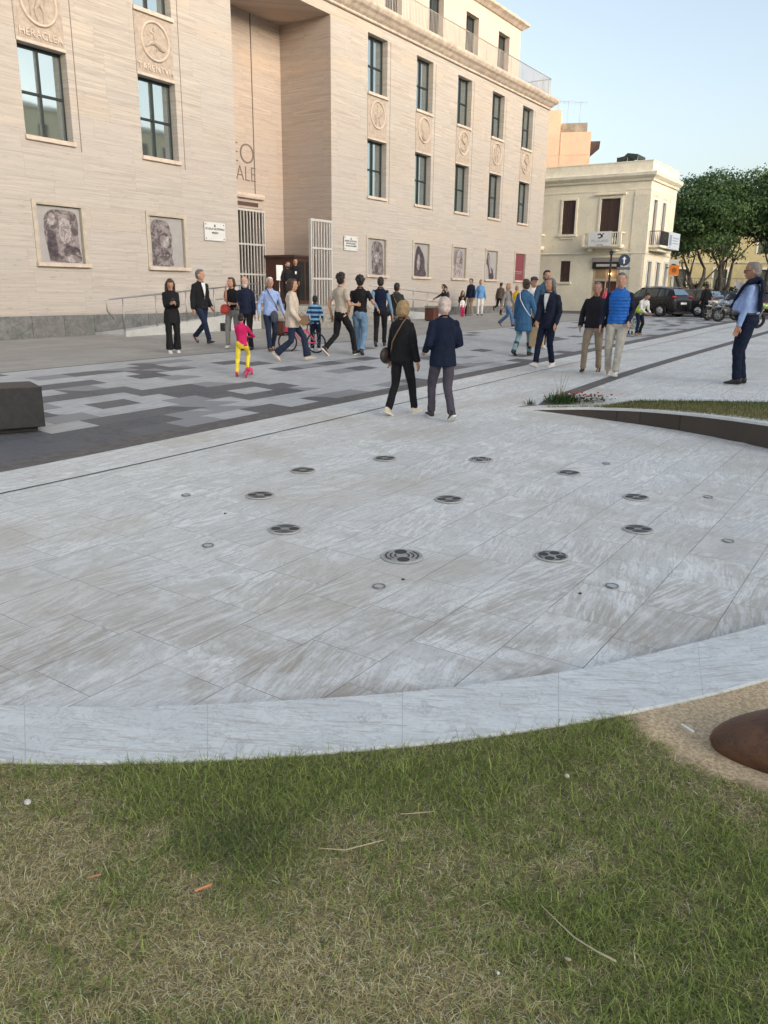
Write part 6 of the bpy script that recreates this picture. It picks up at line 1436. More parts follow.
# 10 boy in stripes with bicycle
J = person(315.5, 351, 298, 165, 'boy in a blue striped sweater beside a bicycle, seen from behind', 'stand', K_NAVY, K_STRIPE, shoe='white', hair='dark', sk=3, w=((.22,.16,1.0), (-.26,.2,.98)), wide=1.1)
def bicycle(px, py, face, label, sc=1.0, colr=(.6,.03,.12), child_col='pink_frame'):
    P = gp(px, py); root = thing('bicycle', P, label, 'bicycle', rz=face); fm = plain(child_col, colr, .35)
    r = .29*sc; wb = .92*sc
    for i, x in enumerate((-wb/2, wb/2)):
        b = MB(); n = 28; b.tube([(x+math.cos(2*PI*k/n)*r, 0, r+math.sin(2*PI*k/n)*r) for k in range(n+1)], .020*sc+.004, 6, cap=False, up=(0,1,0)); w_ = b.build('wheel', plain('tyre_rubber', (.018,.018,.018), .8), root)
        b = MB()
        for k in range(10): b.tube([(x, 0, r), (x+math.cos(k*.628)*r, 0, r+math.sin(k*.628)*r)], .003, 4, cap=False)
        b.cyl((x, 0, r), .025, .06, 'y', 10); b.build('spokes', M_STEEL, w_)
    b = MB(); H_ = Vector((wb*.30, 0, r+.33*sc)); Sx = Vector((-wb*.18, 0, r+.36*sc)); BB = Vector((-wb*.04, 0, r-.02)); Rw = Vector((-wb/2, 0, r)); Fw = Vector((wb/2, 0, r))
    for p, q in ((H_, Sx), (H_, BB), (Sx, BB), (Sx, Rw), (BB, Rw), (H_, Fw)): b.tube([p, q], .016*sc+.003, 7)
    b.tube([H_, H_+Vector((-.03, 0, .14))], .014, 7); b.build('frame', fm, root)
    b = MB(); b.tube([H_+Vector((-.06, -.24*sc, .16)), H_+Vector((-.02, -.1, .14)), H_+Vector((-.02, .1, .14)), H_+Vector((-.06, .24*sc, .16))], .012, 7); b.build('handlebar', M_LEA, root)
    b = MB(); b.tube([Sx, Sx+Vector((-.02, 0, .12))], .013, 7); b.ell(Sx+Vector((-.04, 0, .15)), (.12*sc, .06*sc, .035)); b.build('saddle', M_LEA, root)
    b = MB(); b.box(H_.x+.03, H_.x+.18, -.1, .1, H_.z-.02, H_.z+.12); b.build('basket', fm, root, bevel=.02)
bicycle(302, 352, PI*.93, 'small bicycle with a pink frame and basket behind the woman in the cream blazer', .78)
# 11 man in beige tee
J = person(341, 355.5, 277.5, 128, 'dark-haired man in a beige t-shirt and black trousers striding away to the right', 'walk', K_BLACK, K_BEIGE, sleeve='short', shoe='black', sole=1, hair='dark', style='curly', w=((.22,.26,1.06), (-.26,-.05,.84)), head_yaw=-20, hem=.90)
b = MB(); 
# 12 man in black tee, light jeans
person(360, 354.5, 279.5, 168, 'man with curly dark hair in a black t-shirt and light blue jeans walking away', 'stroll2', K_LJEAN, K_BLACK, sleeve='short', shoe='dark', hair='dark', style='curly', w=((.30,.14,1.10), (-.29,.02,.84)), hem=.88, wide=1.12)
# 13 man, navy vest and blue sleeves
person(380, 346.5, 280.5, 172, 'man in a navy gilet with blue sleeves, seen from behind', 'stroll', K_BLACK, K_DBLUE, sleeve_col=K_LJEAN, shoe='dark', hair='dark', w=((.30,.02,.84), (-.06,-.20,.98)))
# 14 person with a bag strap
J = person(396, 346, 286, 165, 'woman in a dark green jacket with a tan strap, beyond the blonde woman', 'stroll2', K_GREYT, K_GREEN, coat=(K_GREEN, .86, 'long'), shoe='dark', hair='dark', style='bun', female=True, extra=lambda J: strap(J, -1, z1=1.0, mat=M_TANL, off=.15))
b = MB(); b.ell((-.23, -.04, .96), (.07, .15, .15)); held(J, b, 'shoulder_bag', M_LEA, 'black bag at the hip of the woman in the dark green jacket', 'bag', vox=.012)
# 15, 16 the walking couple, nearest of all
J = person(401, 414.5, 305.5, 146, 'woman with short blonde hair in black walking away, nearest the camera', 'stroll', K_BLACK, K_BLACK, coat=(K_BLACK, .84, 'long', .012), shoe='cream', sole=1, hair='blond', style='bob', female=True, fat=.02, vox=.0095, w=((.27,.02,.82), (-.26,.06,.84)), a=((.09,.24,.085), (-.09,-.22,.11)), pr=(6, -24), extra=lambda J: strap(J, 1, z1=.95, mat=M_TANL, off=.165))
b = MB(); b.ell((-.27, -.04, .90), (.065, .15, .13)); held(J, b, 'shoulder_bag', plain('brown_black_bag', (.03,.022,.02), .5), 'dark shoulder bag at the hip of the blonde woman in black', 'bag', vox=.011)
person(441, 419.5, 302.5, -158, 'white-haired man in a navy jacket walking away beside the blonde woman', 'walk', K_PLUM, K_NAVY, coat=(K_DBLUE, .80, 'long', .012), shoe='dark', sole=1, hair='pinkwhite', style='short', sk=2, fat=.015, vox=.0095, w=((.19,.22,1.02), (-.20,.18,.98)), a=((.06,-.24,.13), (-.06,.24,.09)), pr=(-30, 6), hz=.885)
# 17 woman at right handrail
J = person(443, 321, 286, -100, 'woman in black reaching for the end of the right handrail', 'stand', K_BLACK, K_BLACK, hair='dark', style='pony', female=True, w=((.2,.50,1.05), (-.22,.1,.9)), shoe='dark')
b = MB(); b.ell((0, -.20, 1.22), (.14, .09, .20)); held(J, b, 'backpack', plain('dark_plum_backpack', (.03,.02,.03), .7), 'dark backpack on the woman at the handrail', 'backpack', vox=.014)
# 18 seated woman with child
J = person(461, 315.5, 290.5, 20, 'woman in black crouching by the museum wall behind a child in pink', 'stand', K_BLACK, K_BLACK, hair='dark', style='long', female=True, a=((.12,.42,.085), (-.12,.40,.085)), hz=.56, w=((.12,.32,.80), (-.12,.32,.80)), h=1.62, lean=.18)
J2 = person(462, 317, 299, 25, 'small child in bright pink trousers and a pale top by the museum wall', 'stand', K_PINK, K_WHITE, hair='brown', shoe='red', wide=1.15, h=.98)
# 19 man dark jacket beige trousers
person(470, 315.5, 280.5, -40, 'man in a dark jacket and beige trousers standing by the museum wall', 'stand', K_KHAKI, K_NAVY, coat=(K_NAVY, .84, 'long'), shoe='grey', hair='dark', head_yaw=10)
# 20 woman light blue
person(479.5, 315.5, 281.5, 5, 'woman in a light blue jacket and white trousers standing against the museum wall', 'stand', K_WHITE, K_SBLUE, coat=(K_SBLUE, .84, 'long'), shoe='dark', hair='brown', female=True)
# 21 man leaning, one foot on the wall
person(499, 315, 284, 150, 'person in a brown jacket with one leg propped back by the museum wall', 'stand', K_BLACK, K_BROWN, coat=(K_BROWN, .88, 'long'), shoe='dark', hair='dark', a=((.08,.02,.085), (-.10,-.42,.42)), lean=.12, pr=(0, -55))
# 22 woman in grey cardigan and blue jeans
person(506.5, 326.5, 285.5, 60, 'fair-haired woman in a grey cardigan and blue jeans striding right', 'walk', cloth('mid_denim', (.08,.16,.30)), K_BLACK, coat=(cloth('grey_knit', (.24,.23,.22)), .82, 'long'), open_front=K_BLACK, shoe='brown', hair='fair', style='longish', female=True, flare=.02)
# 23 mustard jacket
person(515, 323, 287.5, -160, 'person in a mustard yellow jacket and tan trousers seen from behind', 'stroll', K_KHAKI, K_MUST, coat=(K_MUST, .84, 'long'), shoe='brown', hair='blond')
# 25 man in cap behind
J = person(530, 345, 280.5, 30, 'man in a dark cap half hidden behind the woman in the blue coat', 'stroll', K_BLACK, K_WHITE, hair='dark', shoe='dark')
b = MB(); b.ell(J['Hd'](0, -.005, .075), (.088, .104, .060), M=J['Mh']); b.ell(J['Hd'](0, .12, .055), (.06, .07, .012), M=J['Mh']); att(J, b, 'cap', plain('dark_cap', (.05,.045,.05), .8), vox=.01)
# 24 woman in blue coat
J = person(521.5, 355.5, 283, 150, 'woman in a long blue coat with a thin white strap and pale teal trousers', 'stroll', K_AQUA, K_TEAL, coat=(K_TEAL, .58, 'long', .03), shoe='dark', boots=(.03,.028,.03), hair='brown', style='bun', female=True, w=((.30,.10,.84), (-.24,.05,.84)), head_yaw=-55, extra=lambda J: strap(J, -1, z1=.96, mat=M_WHITEP, off=.172, rad=.009))
b = MB(); b.loft([[Vector((.31+x*s_, .12+y*s_, z_)) for x, y in ((-.16, -.07), (.16, -.07), (.16, .07), (-.16, .07))] for s_, z_ in ((.96, .22), (1, .24), (1, .66))], smooth=False); 
for y in (-.065, .065): b.tube([(.23, .12+y, .65), (.24, .12+y*.4, .76), (.38, .12+y*.4, .76), (.39, .12+y, .65)], .005, 5)
held(J, b, 'paper_bag', plain('brown_kraft_paper', (.50,.36,.21), .75), 'brown paper shopping bag carried by the woman in the blue coat', 'paper bag')
# 26 bearded man in slate jacket
person(542, 348, 274.5, 25, 'tall man with a dark beard in a slate blue jacket', 'stroll', K_NAVY, K_WHITE, coat=(K_SLATE, .82, 'long'), open_front=K_WHITE, shoe='white', hair='dark', beard='dark', head_yaw=0)
# 27 man in dark blazer, white shoes
J = person(545, 367, 282.5, -28, 'man in a dark blazer over a white shirt with white sneakers', 'walk', K_DBLUE, K_WHITE, coat=(cloth('ink_blue_blazer', (.012,.016,.032)), .78, 'long', .01), open_front=K_WHITE, shoe='white', sole=1, hair='saltpepper', style='longish', sk=1, vox=.0095, w=((.10,.28,.90), (-.22,.10,.86)), head_yaw=18, a=((.06,.30,.10), (-.07,-.14,.10)), pr=(14, -10), hz=.895)
# 28 distant passer-by
person(572.5, 310.5, 289, 150, 'distant passer-by in a grey top and black trousers in front of the cream house', 'stroll', K_BLACK, cloth('grey_top', (.28,.25,.24)), shoe='black', hair='dark')
# 29 man in dark sweater and khakis
person(590.5, 372, 286.5, -8, 'man in a black sweater and khaki trousers beside the blue quilted vest', 'stroll', K_KHAKI, K_BLACK, coat=(cloth('black_sweater', (.018,.017,.022)), .88, 'long'), shoe='black', hair='saltpepper', sk=1, vox=.0095, fat=.03, w=((.26,.06,.90), (-.25,.08,.90)), a=((.14,.10,.085), (-.13,-.12,.09)))
# 30 man in blue vest
J = person(613, 375, 278, -6, 'tall man in a bright blue quilted vest, dark sleeves and stone-coloured trousers', 'stroll2', K_STONE, K_NAVY, vest=K_QUILT, shoe='white', sole=1, hair='saltpepper', vox=.0095, w=((.28,.02,.86), (-.19,.12,.92)), a=((.10,-.06,.09), (-.05,.20,.085)), wide=1.05, hem=.92)
# 31 crouching person in white and lime by the pushchair
person(637, 335, 290.5, 40, 'dark-haired person in a white top with a lime sash bending forward on the plaza', 'stand', K_NAVY, K_WHITE, shoe='tan', hair='dark', lean=.55, a=((.22,.20,.085), (-.22,-.15,.085)), hz=.86, w=((.1,.5,.85), (-.1,.5,.85)), h=1.62, extra=lambda J: (lambda b: (b.loft([[J['T'](math.cos(q)*.18, math.sin(q)*.135, z_) for q in np.linspace(0, 2*PI, 19)[:-1]] for z_ in (.94, 1.14)]), att(J, b, 'waist_sash', K_LIME)))(MB()))
def dog_cart():
    P = gp(634.5, 334); root = thing('toy_pushchair', P, 'small pushchair with a colourful patterned seat at the feet of the bending person', 'pushchair')
    k = NT('patterned_fabric'); n = k.n('ShaderNodeTexVoronoi', {'Vector': k.coord(), 'Scale': 14.0}); k.set(col=k.mix(.35, n.outputs[1], (.10,.05,.06)), rough=.8)
    b = MB(); b.loft([[Vector((x, y, z)) for x in (-.15, .15)]+[Vector((x, y2, z2)) for x in (.15, -.15)] for (y, z, y2, z2) in ((-.15, .2, -.10, .2), (-.20, .55, -.15, .55))], smooth=False); b.box(-.15, .15, -.15, .18, .18, .23); b.build('seat', k.mat, root, bevel=.01)
    b = MB()
    for s in (-.16, .16): b.tube([(s, -.25, .62), (s, .2, .08)], .010, 6); b.tube([(s, .1, .5), (s, -.2, .08)], .010, 6)
    b.build('frame', M_STEEL, root)
    for x in (-.16, .16):
        for y in (-.2, .2): b = MB(); b.cyl((x, y, .06), .06, .025, 'x', 14); b.build('wheel', plain('tyre_rubber', (.018,.018,.018), .8), root)
dog_cart()
# 32 dark figure by the block, pink figure at the shop
person(703.5, 318, 285.5, -150, 'person dressed all in black standing by the grey stone block near the motorbikes', 'stand', K_BLACK, K_BLACK, coat=(K_BLACK, .8, 'long'), hair='dark')
person(0, 0, 0, 20, 'person in a bright pink top standing before the shop door of the cream house', 'stand', K_BLACK, cloth('hot_pink_top', (.65,.10,.16)), hair='dark', female=True, pos=tuple((FR @ Vector((55.6, 18.7, gz(*st2w(55.6, 18.7)))))), h=1.65)
for i, (t_, c_, lab) in enumerate(((16.0, K_BLACK, 'distant person in black beyond the parked cars, left of the orange sign'), (15.2, cloth('dark_red_top', (.25,.03,.03)), 'distant person in a dark red top beyond the parked cars'), (14.3, K_GREYT, 'distant person in grey beyond the parked cars, right of the red top'))):
    person(0, 0, 0, [20, -60, 100][i], lab, 'stroll', K_BLACK, c_, hair='dark', pos=tuple(FR @ Vector((60.0+i*.8, t_, gz(*st2w(60, t_))))), h=1.70, vox=.016)
# 33 large man at right, in profile
def sweater(J):
    T = J['T']; b = MB()
    b.tube([T(.15, .045, 1.47), T(.10, -.06, 1.50), T(0, -.085, 1.49), T(-.10, -.06, 1.50), T(-.15, .045, 1.47)], [.035, .048, .055, .048, .035], 10, cap='round')
    b.loft([[T(x, -.105-(.02 if q else 0)-.02*math.cos(x*9), z_) for x in np.linspace(-.19, .19, 7)]+[T(x, -.14-(.03 if q else 0), z_) for x in np.linspace(.19, -.19, 7)] for q, z_ in enumerate((1.50, 1.36, 1.18, 1.06))])
    for s in (1, -1): b.tube([T(s*.14, .05, 1.475), T(s*.10, .13, 1.38), T(s*.03, .20, 1.24), T(-s*.02, .25, 1.12)], [.036, .036, .032, .024], 10, cap='round', flat=.6)
    att(J, b, 'sweater_over_shoulders', K_DBLUE, vox=.011, disp=.015)
    b = MB(); Hd = J['Hd']
    for s in (1, -1): b.tube([Hd(s*.078, .0, .006), Hd(s*.060, .094, .008)], .003, 5); b.loft([[Hd(s*(.032+math.cos(q)*.022), .102, .002+math.sin(q)*.018) for q in np.linspace(0, 2*PI, 13)[:-1]], [Hd(s*(.032+math.cos(q)*.022), .106, .002+math.sin(q)*.018) for q in np.linspace(0, 2*PI, 13)[:-1]]])
    att(J, b, 'glasses', plain('dark_glasses', (.03,.025,.025), .3))
J = person(739, 384, 269, -93, 'large man in profile with a navy sweater over his light blue shirt', 'stand', K_DBLUE, K_LBLUE, shoe='black', hair='ashgrey', style='short', sk=1, fat=.085, vox=.0095, belt=M_LEA, w=((.24,.06,.82), (-.24,.10,.84)), a=((.08,-.02,.085), (-.08,.04,.085)), hem=1.02, wide=1.12, extra=sweater)
# ---------------------------------------------------------------- vehicles and street furniture
M_TYRE = plain('tyre_rubber', (.018,.018,.018), .8); M_RIM = plain('alloy_rim', (.50,.51,.52), .35, .7)
def paint(name, col): return plain(name, col, .28, .3, .06, 3, coat=.2)
def car(pos, yaw, L, Wd, H, mat, label, suv=False, group='cars parked at the far edge of the square', rails=False):
    root = thing('parked_car', pos, label, 'car', rz=yaw, group=group); s = L/4.3; hw = Wd/2; hh = H
    # sections from nose (+x) to tail (-x): x, half width, underside, belt height, roof height, roof half width
    gl = .93*hh if suv else .93*hh
    bl = .62*hh; z0 = .20
    sec = [(2.15, .62, .30, .50*hh, .50*hh, .60), (2.08, .80, .22, .53*hh, .53*hh, .74), (1.75, .90, z0, .58*hh, .59*hh, .78), (1.15, .94, z0, .61*hh, .635*hh, .78), (.85, .95, z0, bl, .70*hh, .72),
           (.25, .96, z0, bl, .975*hh, .60), (-.45, .96, z0, bl+.01, hh, .60), (-1.15, .96, z0, bl+.03, .975*hh, .585), (-1.72, .94, z0, bl+.05, .90*hh if not suv else .94*hh, .56), (-1.98, .92, .24, bl+.05, .70*hh if not suv else .72*hh, .66), (-2.12, .86, .28, .62*hh, .625*hh, .72), (-2.16, .70, .34, .50*hh, .505*hh, .62)]
    b = MB(); R = []
    for (x, w_, zb, zl, zr, rw) in sec:
        w_ *= hw; rw *= hw; pts = [(w_*.86, zb), (w_, zb+.12), (w_*1.0, (zb+zl)/2+.05), (w_*.975, zl-.02), (w_*.94, zl), (rw+.02, zr-.035), (rw*.8, zr), (0, zr+.012)]
        R.append([Vector((x*s, y, z)) for y, z in pts]+[Vector((x*s, -y, z)) for y, z in reversed(pts[:-1])])
    b.loft(R); body = b.build('body', mat, root)
    sm = body.modifiers.new('s', 'SUBSURF'); sm.levels = sm.render_levels = 1
    # glass, laid a few mm proud of the cabin
    def sidewin(x0, x1, sgn, name='window'):
        b = MB(); V = []
        def at(x, f):
            for A_, B_ in zip(sec, sec[1:]):
                if A_[0] >= x >= B_[0]:
                    q = (A_[0]-x)/(A_[0]-B_[0]); g_ = [A_[i]+(B_[i]-A_[i])*q for i in range(6)]; y0, y1 = g_[1]*hw*.945, g_[5]*hw+.02; zz0, zz1 = g_[3], g_[4]-.035
                    return Vector((x*s, sgn*(y0+(y1-y0)*f+.014), zz0+(zz1-zz0)*f))
        n = 6; P0 = [at(x0+(x1-x0)*i/n, .10) for i in range(n+1)]; P1 = [at(x0+(x1-x0)*i/n, .90) for i in range(n+1)]
        b.add(P0+P1, [(i, i+1, n+1+i+1, n+1+i) for i in range(n)], 0, True); b.build(name, M_GLASSD, root, recalc=False)
    for sg in (1, -1):
        sidewin(.62, -.10, sg); sidewin(-.16, -.95, sg); sidewin(-1.02, -1.60, sg)
    b = MB(); A_, B_ = sec[8], sec[9]
    b.add([(A_[0]*s-.03, A_[5]*hw*.85, A_[4]-.03), (A_[0]*s-.03, -A_[5]*hw*.85, A_[4]-.03), (B_[0]*s-.03, -B_[5]*hw*1.02, B_[4]+.015), (B_[0]*s-.03, B_[5]*hw*1.02, B_[4]+.015)], [(0, 1, 2, 3)]); b.build('rear_window', plain('sky_lit_glass', (.30,.38,.42), .08, .8), root, recalc=False)
    b = MB(); A_, B_ = sec[4], sec[5]
    b.add([(A_[0]*s+.02, A_[5]*hw*.96, A_[4]+.02), (A_[0]*s+.02, -A_[5]*hw*.96, A_[4]+.02), (B_[0]*s+.02, -B_[5]*hw*.9, B_[4]-.0), (B_[0]*s+.02, B_[5]*hw*.9, B_[4]-.0)], [(0, 1, 2, 3)]); b.build('windscreen', M_GLASSD, root, recalc=False)
    for x in (1.32*s, -1.32*s):
        for sg in (1, -1):
            b = MB(); b.cyl((x, sg*(hw-.10), .33), .33, .22, 'y', 28); wl = b.build('wheel', M_TYRE, root, bevel=.02)
            b = MB(); b.cyl((x, sg*(hw+.012), .33), .215, .012, 'y', 24)
            for k in range(5): a = 2*PI*k/5; b.tube([(x, sg*(hw+.022), .33), (x+math.cos(a)*.20, sg*(hw+.022), .33+math.sin(a)*.20)], .03, 6)
            b.build('rim', M_RIM, wl)
            b = MB(); b.tube([(x+math.cos(a)*.385, sg*(hw-.005), .33+math.sin(a)*.385) for a in np.linspace(-.25, PI+.25, 14)], .035, 6, cap='round'); b.build('wheel_arch', M_TYRE, root)
    for sg in (1, -1):
        b = MB(); b.ell((-2.05*s, sg*hw*.80, .66*hh), (.10, .17, .075)); b.build('tail_light', plain('red_lamp_glass', (.40,.015,.015), .2), root)
        b = MB(); b.ell((2.02*s, sg*hw*.72, .50*hh), (.12, .17, .07)); b.build('headlight', plain('clear_lamp_glass', (.55,.57,.6), .15, .4), root)
        b = MB(); b.ell((.78*s, sg*(hw+.08), .66*hh), (.07, .10, .06)); b.build('mirror', mat, root)
        b = MB(); b.box(-.30, -.14, sg*(hw*.96)-.012, sg*(hw*.96)+.012, .60*hh-.06, .60*hh-.035); b.build('door_handle', M_RIM, root)
        if rails: b = MB(); b.tube([(.2*s, sg*.56*hw, hh+.03), (-1.5*s, sg*.55*hw, hh*.985)], .02, 6); b.build('roof_rail', M_RIM, root)
    b = MB(); b.box(-2.175*s, -2.16*s, -.26, .26, .42*hh, .42*hh+.11); b.build('number_plate', M_WHITEP, root)
    b = MB(); b.box(-2.15*s, 2.1*s, -hw*.85, hw*.85, .17, .30); b.build('underside', M_DARK, root)
    return root
def ground_at(px, py, dist):
    d = ray(px, py); k = dist/math.hypot(d[0], d[1]); x, y = d[0]*k, d[1]*k; return (x, y, gz(x, y))
# azimuth of the view at the cars is about 20 deg right of straight ahead
def yaw_rel(pos, a):                    # a: 0 = nose away from the camera, 90 = nose to image-left
    v = math.atan2(pos[1], pos[0]); return v+math.radians(a)
p = ground_at(650, 313, 49); car(p, yaw_rel(p, 52), 4.35, 1.85, 1.62, paint('black_car_paint', (.012,.012,.015)), 'black crossover with pink-red tail lights parked at the left of the row', True, rails=True)
p = ground_at(686, 312, 51.5); car(p, yaw_rel(p, 58), 4.2, 1.8, 1.56, paint('dark_grey_car_paint', (.055,.052,.055)), 'dark grey hatchback with silver wheels parked to the right of the black crossover', True)
p = ground_at(712, 309, 60); car(p, yaw_rel(p, 60), 4.4, 1.8, 1.55, paint('charcoal_car_paint', (.02,.022,.028)), 'charcoal car behind the person in black, beyond the motorbikes', True)
p = ground_at(737, 308, 62); car(p, yaw_rel(p, 70), 4.2, 1.8, 1.48, paint('black_car_paint', (.012,.012,.015)), 'black car hidden behind the motorbikes')
p = ground_at(771, 307, 60); car(p, yaw_rel(p, 64), 4.2, 1.8, 1.45, paint('red_car_paint', (.35,.03,.03)), 'red and pale car at the right edge, behind the large man')
def motorbike(pos, yaw, fair, label, tank=None, screen=True):
    root = thing('motorbike', pos, label, 'motorbike', rz=yaw, group='motorbikes parked behind the large man'); fm = paint(label[:24], fair)
    for x in (-.70, .72):
        b = MB(); n = 26; b.tube([(x+math.cos(2*PI*k/n)*.27, 0, .33+math.sin(2*PI*k/n)*.27) for k in range(n+1)], .062, 8, cap=False, up=(0,1,0)); w_ = b.build('wheel', M_TYRE, root)
        b = MB(); b.cyl((x, 0, .33), .06, .16, 'y', 14)
        for k in range(6): a = k*PI/3; b.tube([(x, 0, .33), (x+math.cos(a)*.24, 0, .33+math.sin(a)*.24)], .014, 5)
        b.build('rim', M_RIM, w_)
    b = MB()
    for s in (.09, -.09): b.tube([(.72, s, .33), (.50, s, .86), (.44, s, 1.0)], .028, 8)
    b.build('fork', M_STEEL, root)
    b = MB(); b.ell((-.02, 0, .45), (.28, .17, .20)); b.ell((.08, 0, .60), (.16, .14, .15)); b.tube([(.0, -.14, .3), (-.4, -.18, .3), (-.85, -.18, .42)], [.04, .05, .06], 8, cap='round'); b.tube([(-.7, .07, .33), (-.1, .1, .42)], .03, 6); b.build('engine', plain('dull_engine_metal', (.12,.12,.12), .45, .7), root)
    b = MB(); b.ell((.12, 0, .88), (.30, .16, .15)); b.tube([(.35, 0, .85), (.62, 0, .93), (.74, 0, .80)], [.13, .12, .05], 10, cap='round', flat=.8); b.ell((.70, 0, .70), (.24, .07, .04)); b.tube([(-.45, 0, .80), (-.95, 0, .92)], [.10, .05], 8, cap='round'); remesh('fairing', b, .02, fm, root, 1, 2)
    b = MB(); b.tube([(.0, 0, .90), (-.25, 0, .86), (-.75, 0, .93)], [.10, .12, .08], 10, cap='round', flat=.9); b.build('seat', M_LEA, root)
    b = MB(); b.tube([(.28, -.38, 1.08), (.40, -.16, 1.05), (.40, .16, 1.05), (.28, .38, 1.08)], .018, 8, cap='round'); b.build('handlebar', M_LEA, root)
    if screen: b = MB(); b.loft([[Vector((.62+dx, y*.9, .98)) for y, dx in ((-.14, -.05), (0, 0), (.14, -.05))]+[Vector((.61+dx, y*.9, .98)) for y, dx in ((.14, -.05), (0, 0), (-.14, -.05))], [Vector((.44+dx, y*.7, 1.28)) for y, dx in ((-.14, -.05), (0, 0), (.14, -.05))]+[Vector((.43+dx, y*.7, 1.28)) for y, dx in ((.14, -.05), (0, 0), (-.14, -.05))]]); b.build('screen', plain('smoky_screen', (.25,.28,.30), .1, .3), root)
    b = MB(); b.ell((.76, 0, .90), (.05, .09, .07)); b.build('headlight', plain('clear_lamp_glass', (.55,.57,.6), .15, .4), root)
    for s in (.34, -.34): b = MB(); b.tube([(.34, s, 1.08), (.38, s*1.1, 1.24)], .01, 5); b.ell((.38, s*1.15, 1.28), (.03, .08, .045)); b.build('mirror', M_LEA, root)
p = ground_at(722, 316, 44); motorbike(p, yaw_rel(p, 118), (.50,.46,.42), 'tall motorbike with pale fairing and red details behind the stone block')
p = ground_at(734, 317, 42); motorbike(p, yaw_rel(p, 105), (.30,.36,.46), 'motorbike with silver-blue fairing just left of the large man')
p = ground_at(775, 322, 36); motorbike(p, yaw_rel(p, 112), (.42,.62,.08), 'lime green motorbike at the right edge of the photo', screen=False)
c = gp(716, 318); b = MB(); b.box(-.62, .62, -.3, .3, .04, .60); b.box(-.5, .5, -.22, .22, 0, .04); o = b.build('stone_block', stone_plain('grey_granite_block', (.15,.15,.14), 9, .2), bevel=.012); o.location = c; o.rotation_euler = (0, 0, -.25); tag(o, 'long grey granite block in front of the motorbikes', 'stone block')
# street lamp column in front of the shop
def column(px, py, top, label):
    P = ground_at(px, py, 50); root = thing('street_lamp', P, label, 'street lamp'); d = 50*math.cos(PIT); h = (py-top)/F*50
    b = MB(); b.tube([(0, 0, 0), (0, 0, .5), (0, 0, .52), (0, 0, h-.35)], [.13, .13, .075, .06], 12, cap=True); b.build('column', plain('dark_cast_iron', (.03,.03,.035), .5, .3), root)
    b = MB(); b.loft([[Vector((math.cos(2*PI*k/8)*r_, math.sin(2*PI*k/8)*r_, z_)) for k in range(8)] for r_, z_ in ((.05, h-.35), (.12, h-.30), (.10, h-.22), (.16, h-.18), (.03, h-.05), (.03, h))], smooth=False); b.build('lamp_head', plain('dark_cast_iron', (.03,.03,.035), .5, .3), root)
column(606.5, 312, 254, 'dark cast-iron column lamp in front of the shop door')
def sign_round(px, py, cyp, label, plate, arrow, ring=None, square=False, dist=46, r=.30):
    P = ground_at(px, py, dist); root = thing('road_sign', P, label, 'road sign', rz=math.atan2(P[1], P[0])-PI/2); zc = (py-cyp)/F*dist
    b = MB(); b.tube([(0, .04, 0), (0, .04, zc+r)], .032, 8); b.build('pole', M_STEEL, root)
    b = MB()
    if square: b.box(-r, r, -.01, .01, zc-r, zc+r)
    else: b.cyl((0, 0, zc), r, .02, 'y', 32, smooth=False)
    b.build('plate', plate, root)
    b = MB()
    if arrow == 'up': b.box(-.035, .035, -.014, -.011, zc-.18, zc+.06); b.add([(-.11, -.0125, zc+.04), (.11, -.0125, zc+.04), (0, -.0125, zc+.19)], [(0, 1, 2)]); b.build('arrow', M_WHITEP, root, recalc=False)
    elif arrow == 'disc': b.cyl((0, -.012, zc), r*.52, .003, 'y', 20, smooth=False); b.build('symbol', plain('dark_orange_symbol', (.35,.10,.01), .5), root)
    if not square: b = MB(); b.box(-.34, .34, -.01, .01, zc-.50, zc-.36); b.build('lower_plate', plain('slate_plate', (.10,.12,.15), .5), root)
sign_round(619, 318, 268, 'round dark blue road sign with a white arrow above a small plate', plain('dark_blue_sign', (.03,.05,.10), .4), 'up')
sign_round(669.5, 312, 272.5, 'square orange road sign on a pole at the corner of the cream house', plain('orange_sign', (.80,.22,.02), .5), 'disc', square=True, dist=52, r=.28)
# round green-white shop sign projecting from the side of the house
rt = thing('hanging_sign', FR @ Vector((63.5, TC-.6, 3.2)), 'white hanging shop sign with a dark green oval below the side balcony', 'sign', rz=TH)
b = MB(); b.box(62.9, 62.95, TC-.85, TC-.15, 3.05, 4.2); b.build('board', M_WHITEP, rt, FR)
b = MB(); b.cyl((62.885, TC-.5, 3.65), .26, .01, 'x', 20, smooth=False); b.build('oval', plain('dark_green_oval', (.04,.09,.05), .5), rt, FR); b = MB(); b.box(62.8, 63.0, TC-.15, TC-.0, 3.6, 3.66); b.build('bracket', M_FRAME, rt, FR)
rt = thing('white_van', (36.5, 79, .42), 'top of a white van beyond the garden wall', 'van'); 
b = MB(); V = [[Vector((x, y, z)) for y, z in ((-.9, .3), (-.95, 1.2), (-.85, 2.3), (-.7, 2.45), (.7, 2.45), (.85, 2.3), (.95, 1.2), (.9, .3))] for x in (-2.4, -2.3, 1.3)]; V += [[Vector((1.9, y*.98, z*.72)) for y, z in ((-.9, .4), (-.95, 1.2), (-.85, 2.0), (-.7, 2.1), (.7, 2.1), (.85, 2.0), (.95, 1.2), (.9, .4))], [Vector((2.5, y*.9, z*.5)) for y, z in ((-.9, .6), (-.95, 1.2), (-.85, 1.9), (-.7, 2.0), (.7, 2.0), (.85, 1.9), (.95, 1.2), (.9, .6))]]
b.loft(V); b.build('body', M_WHITEP, rt); 
for x in (-1.5, 1.6):
    for y in (-.85, .85): b = MB(); b.cyl((x, y, .33), .33, .2, 'y', 20); b.build('wheel', M_TYRE, rt)
b = MB(); b.box(.6, 1.35, -.93, -.9, 1.3, 2.0); b.build('window', M_GLASSD, rt)
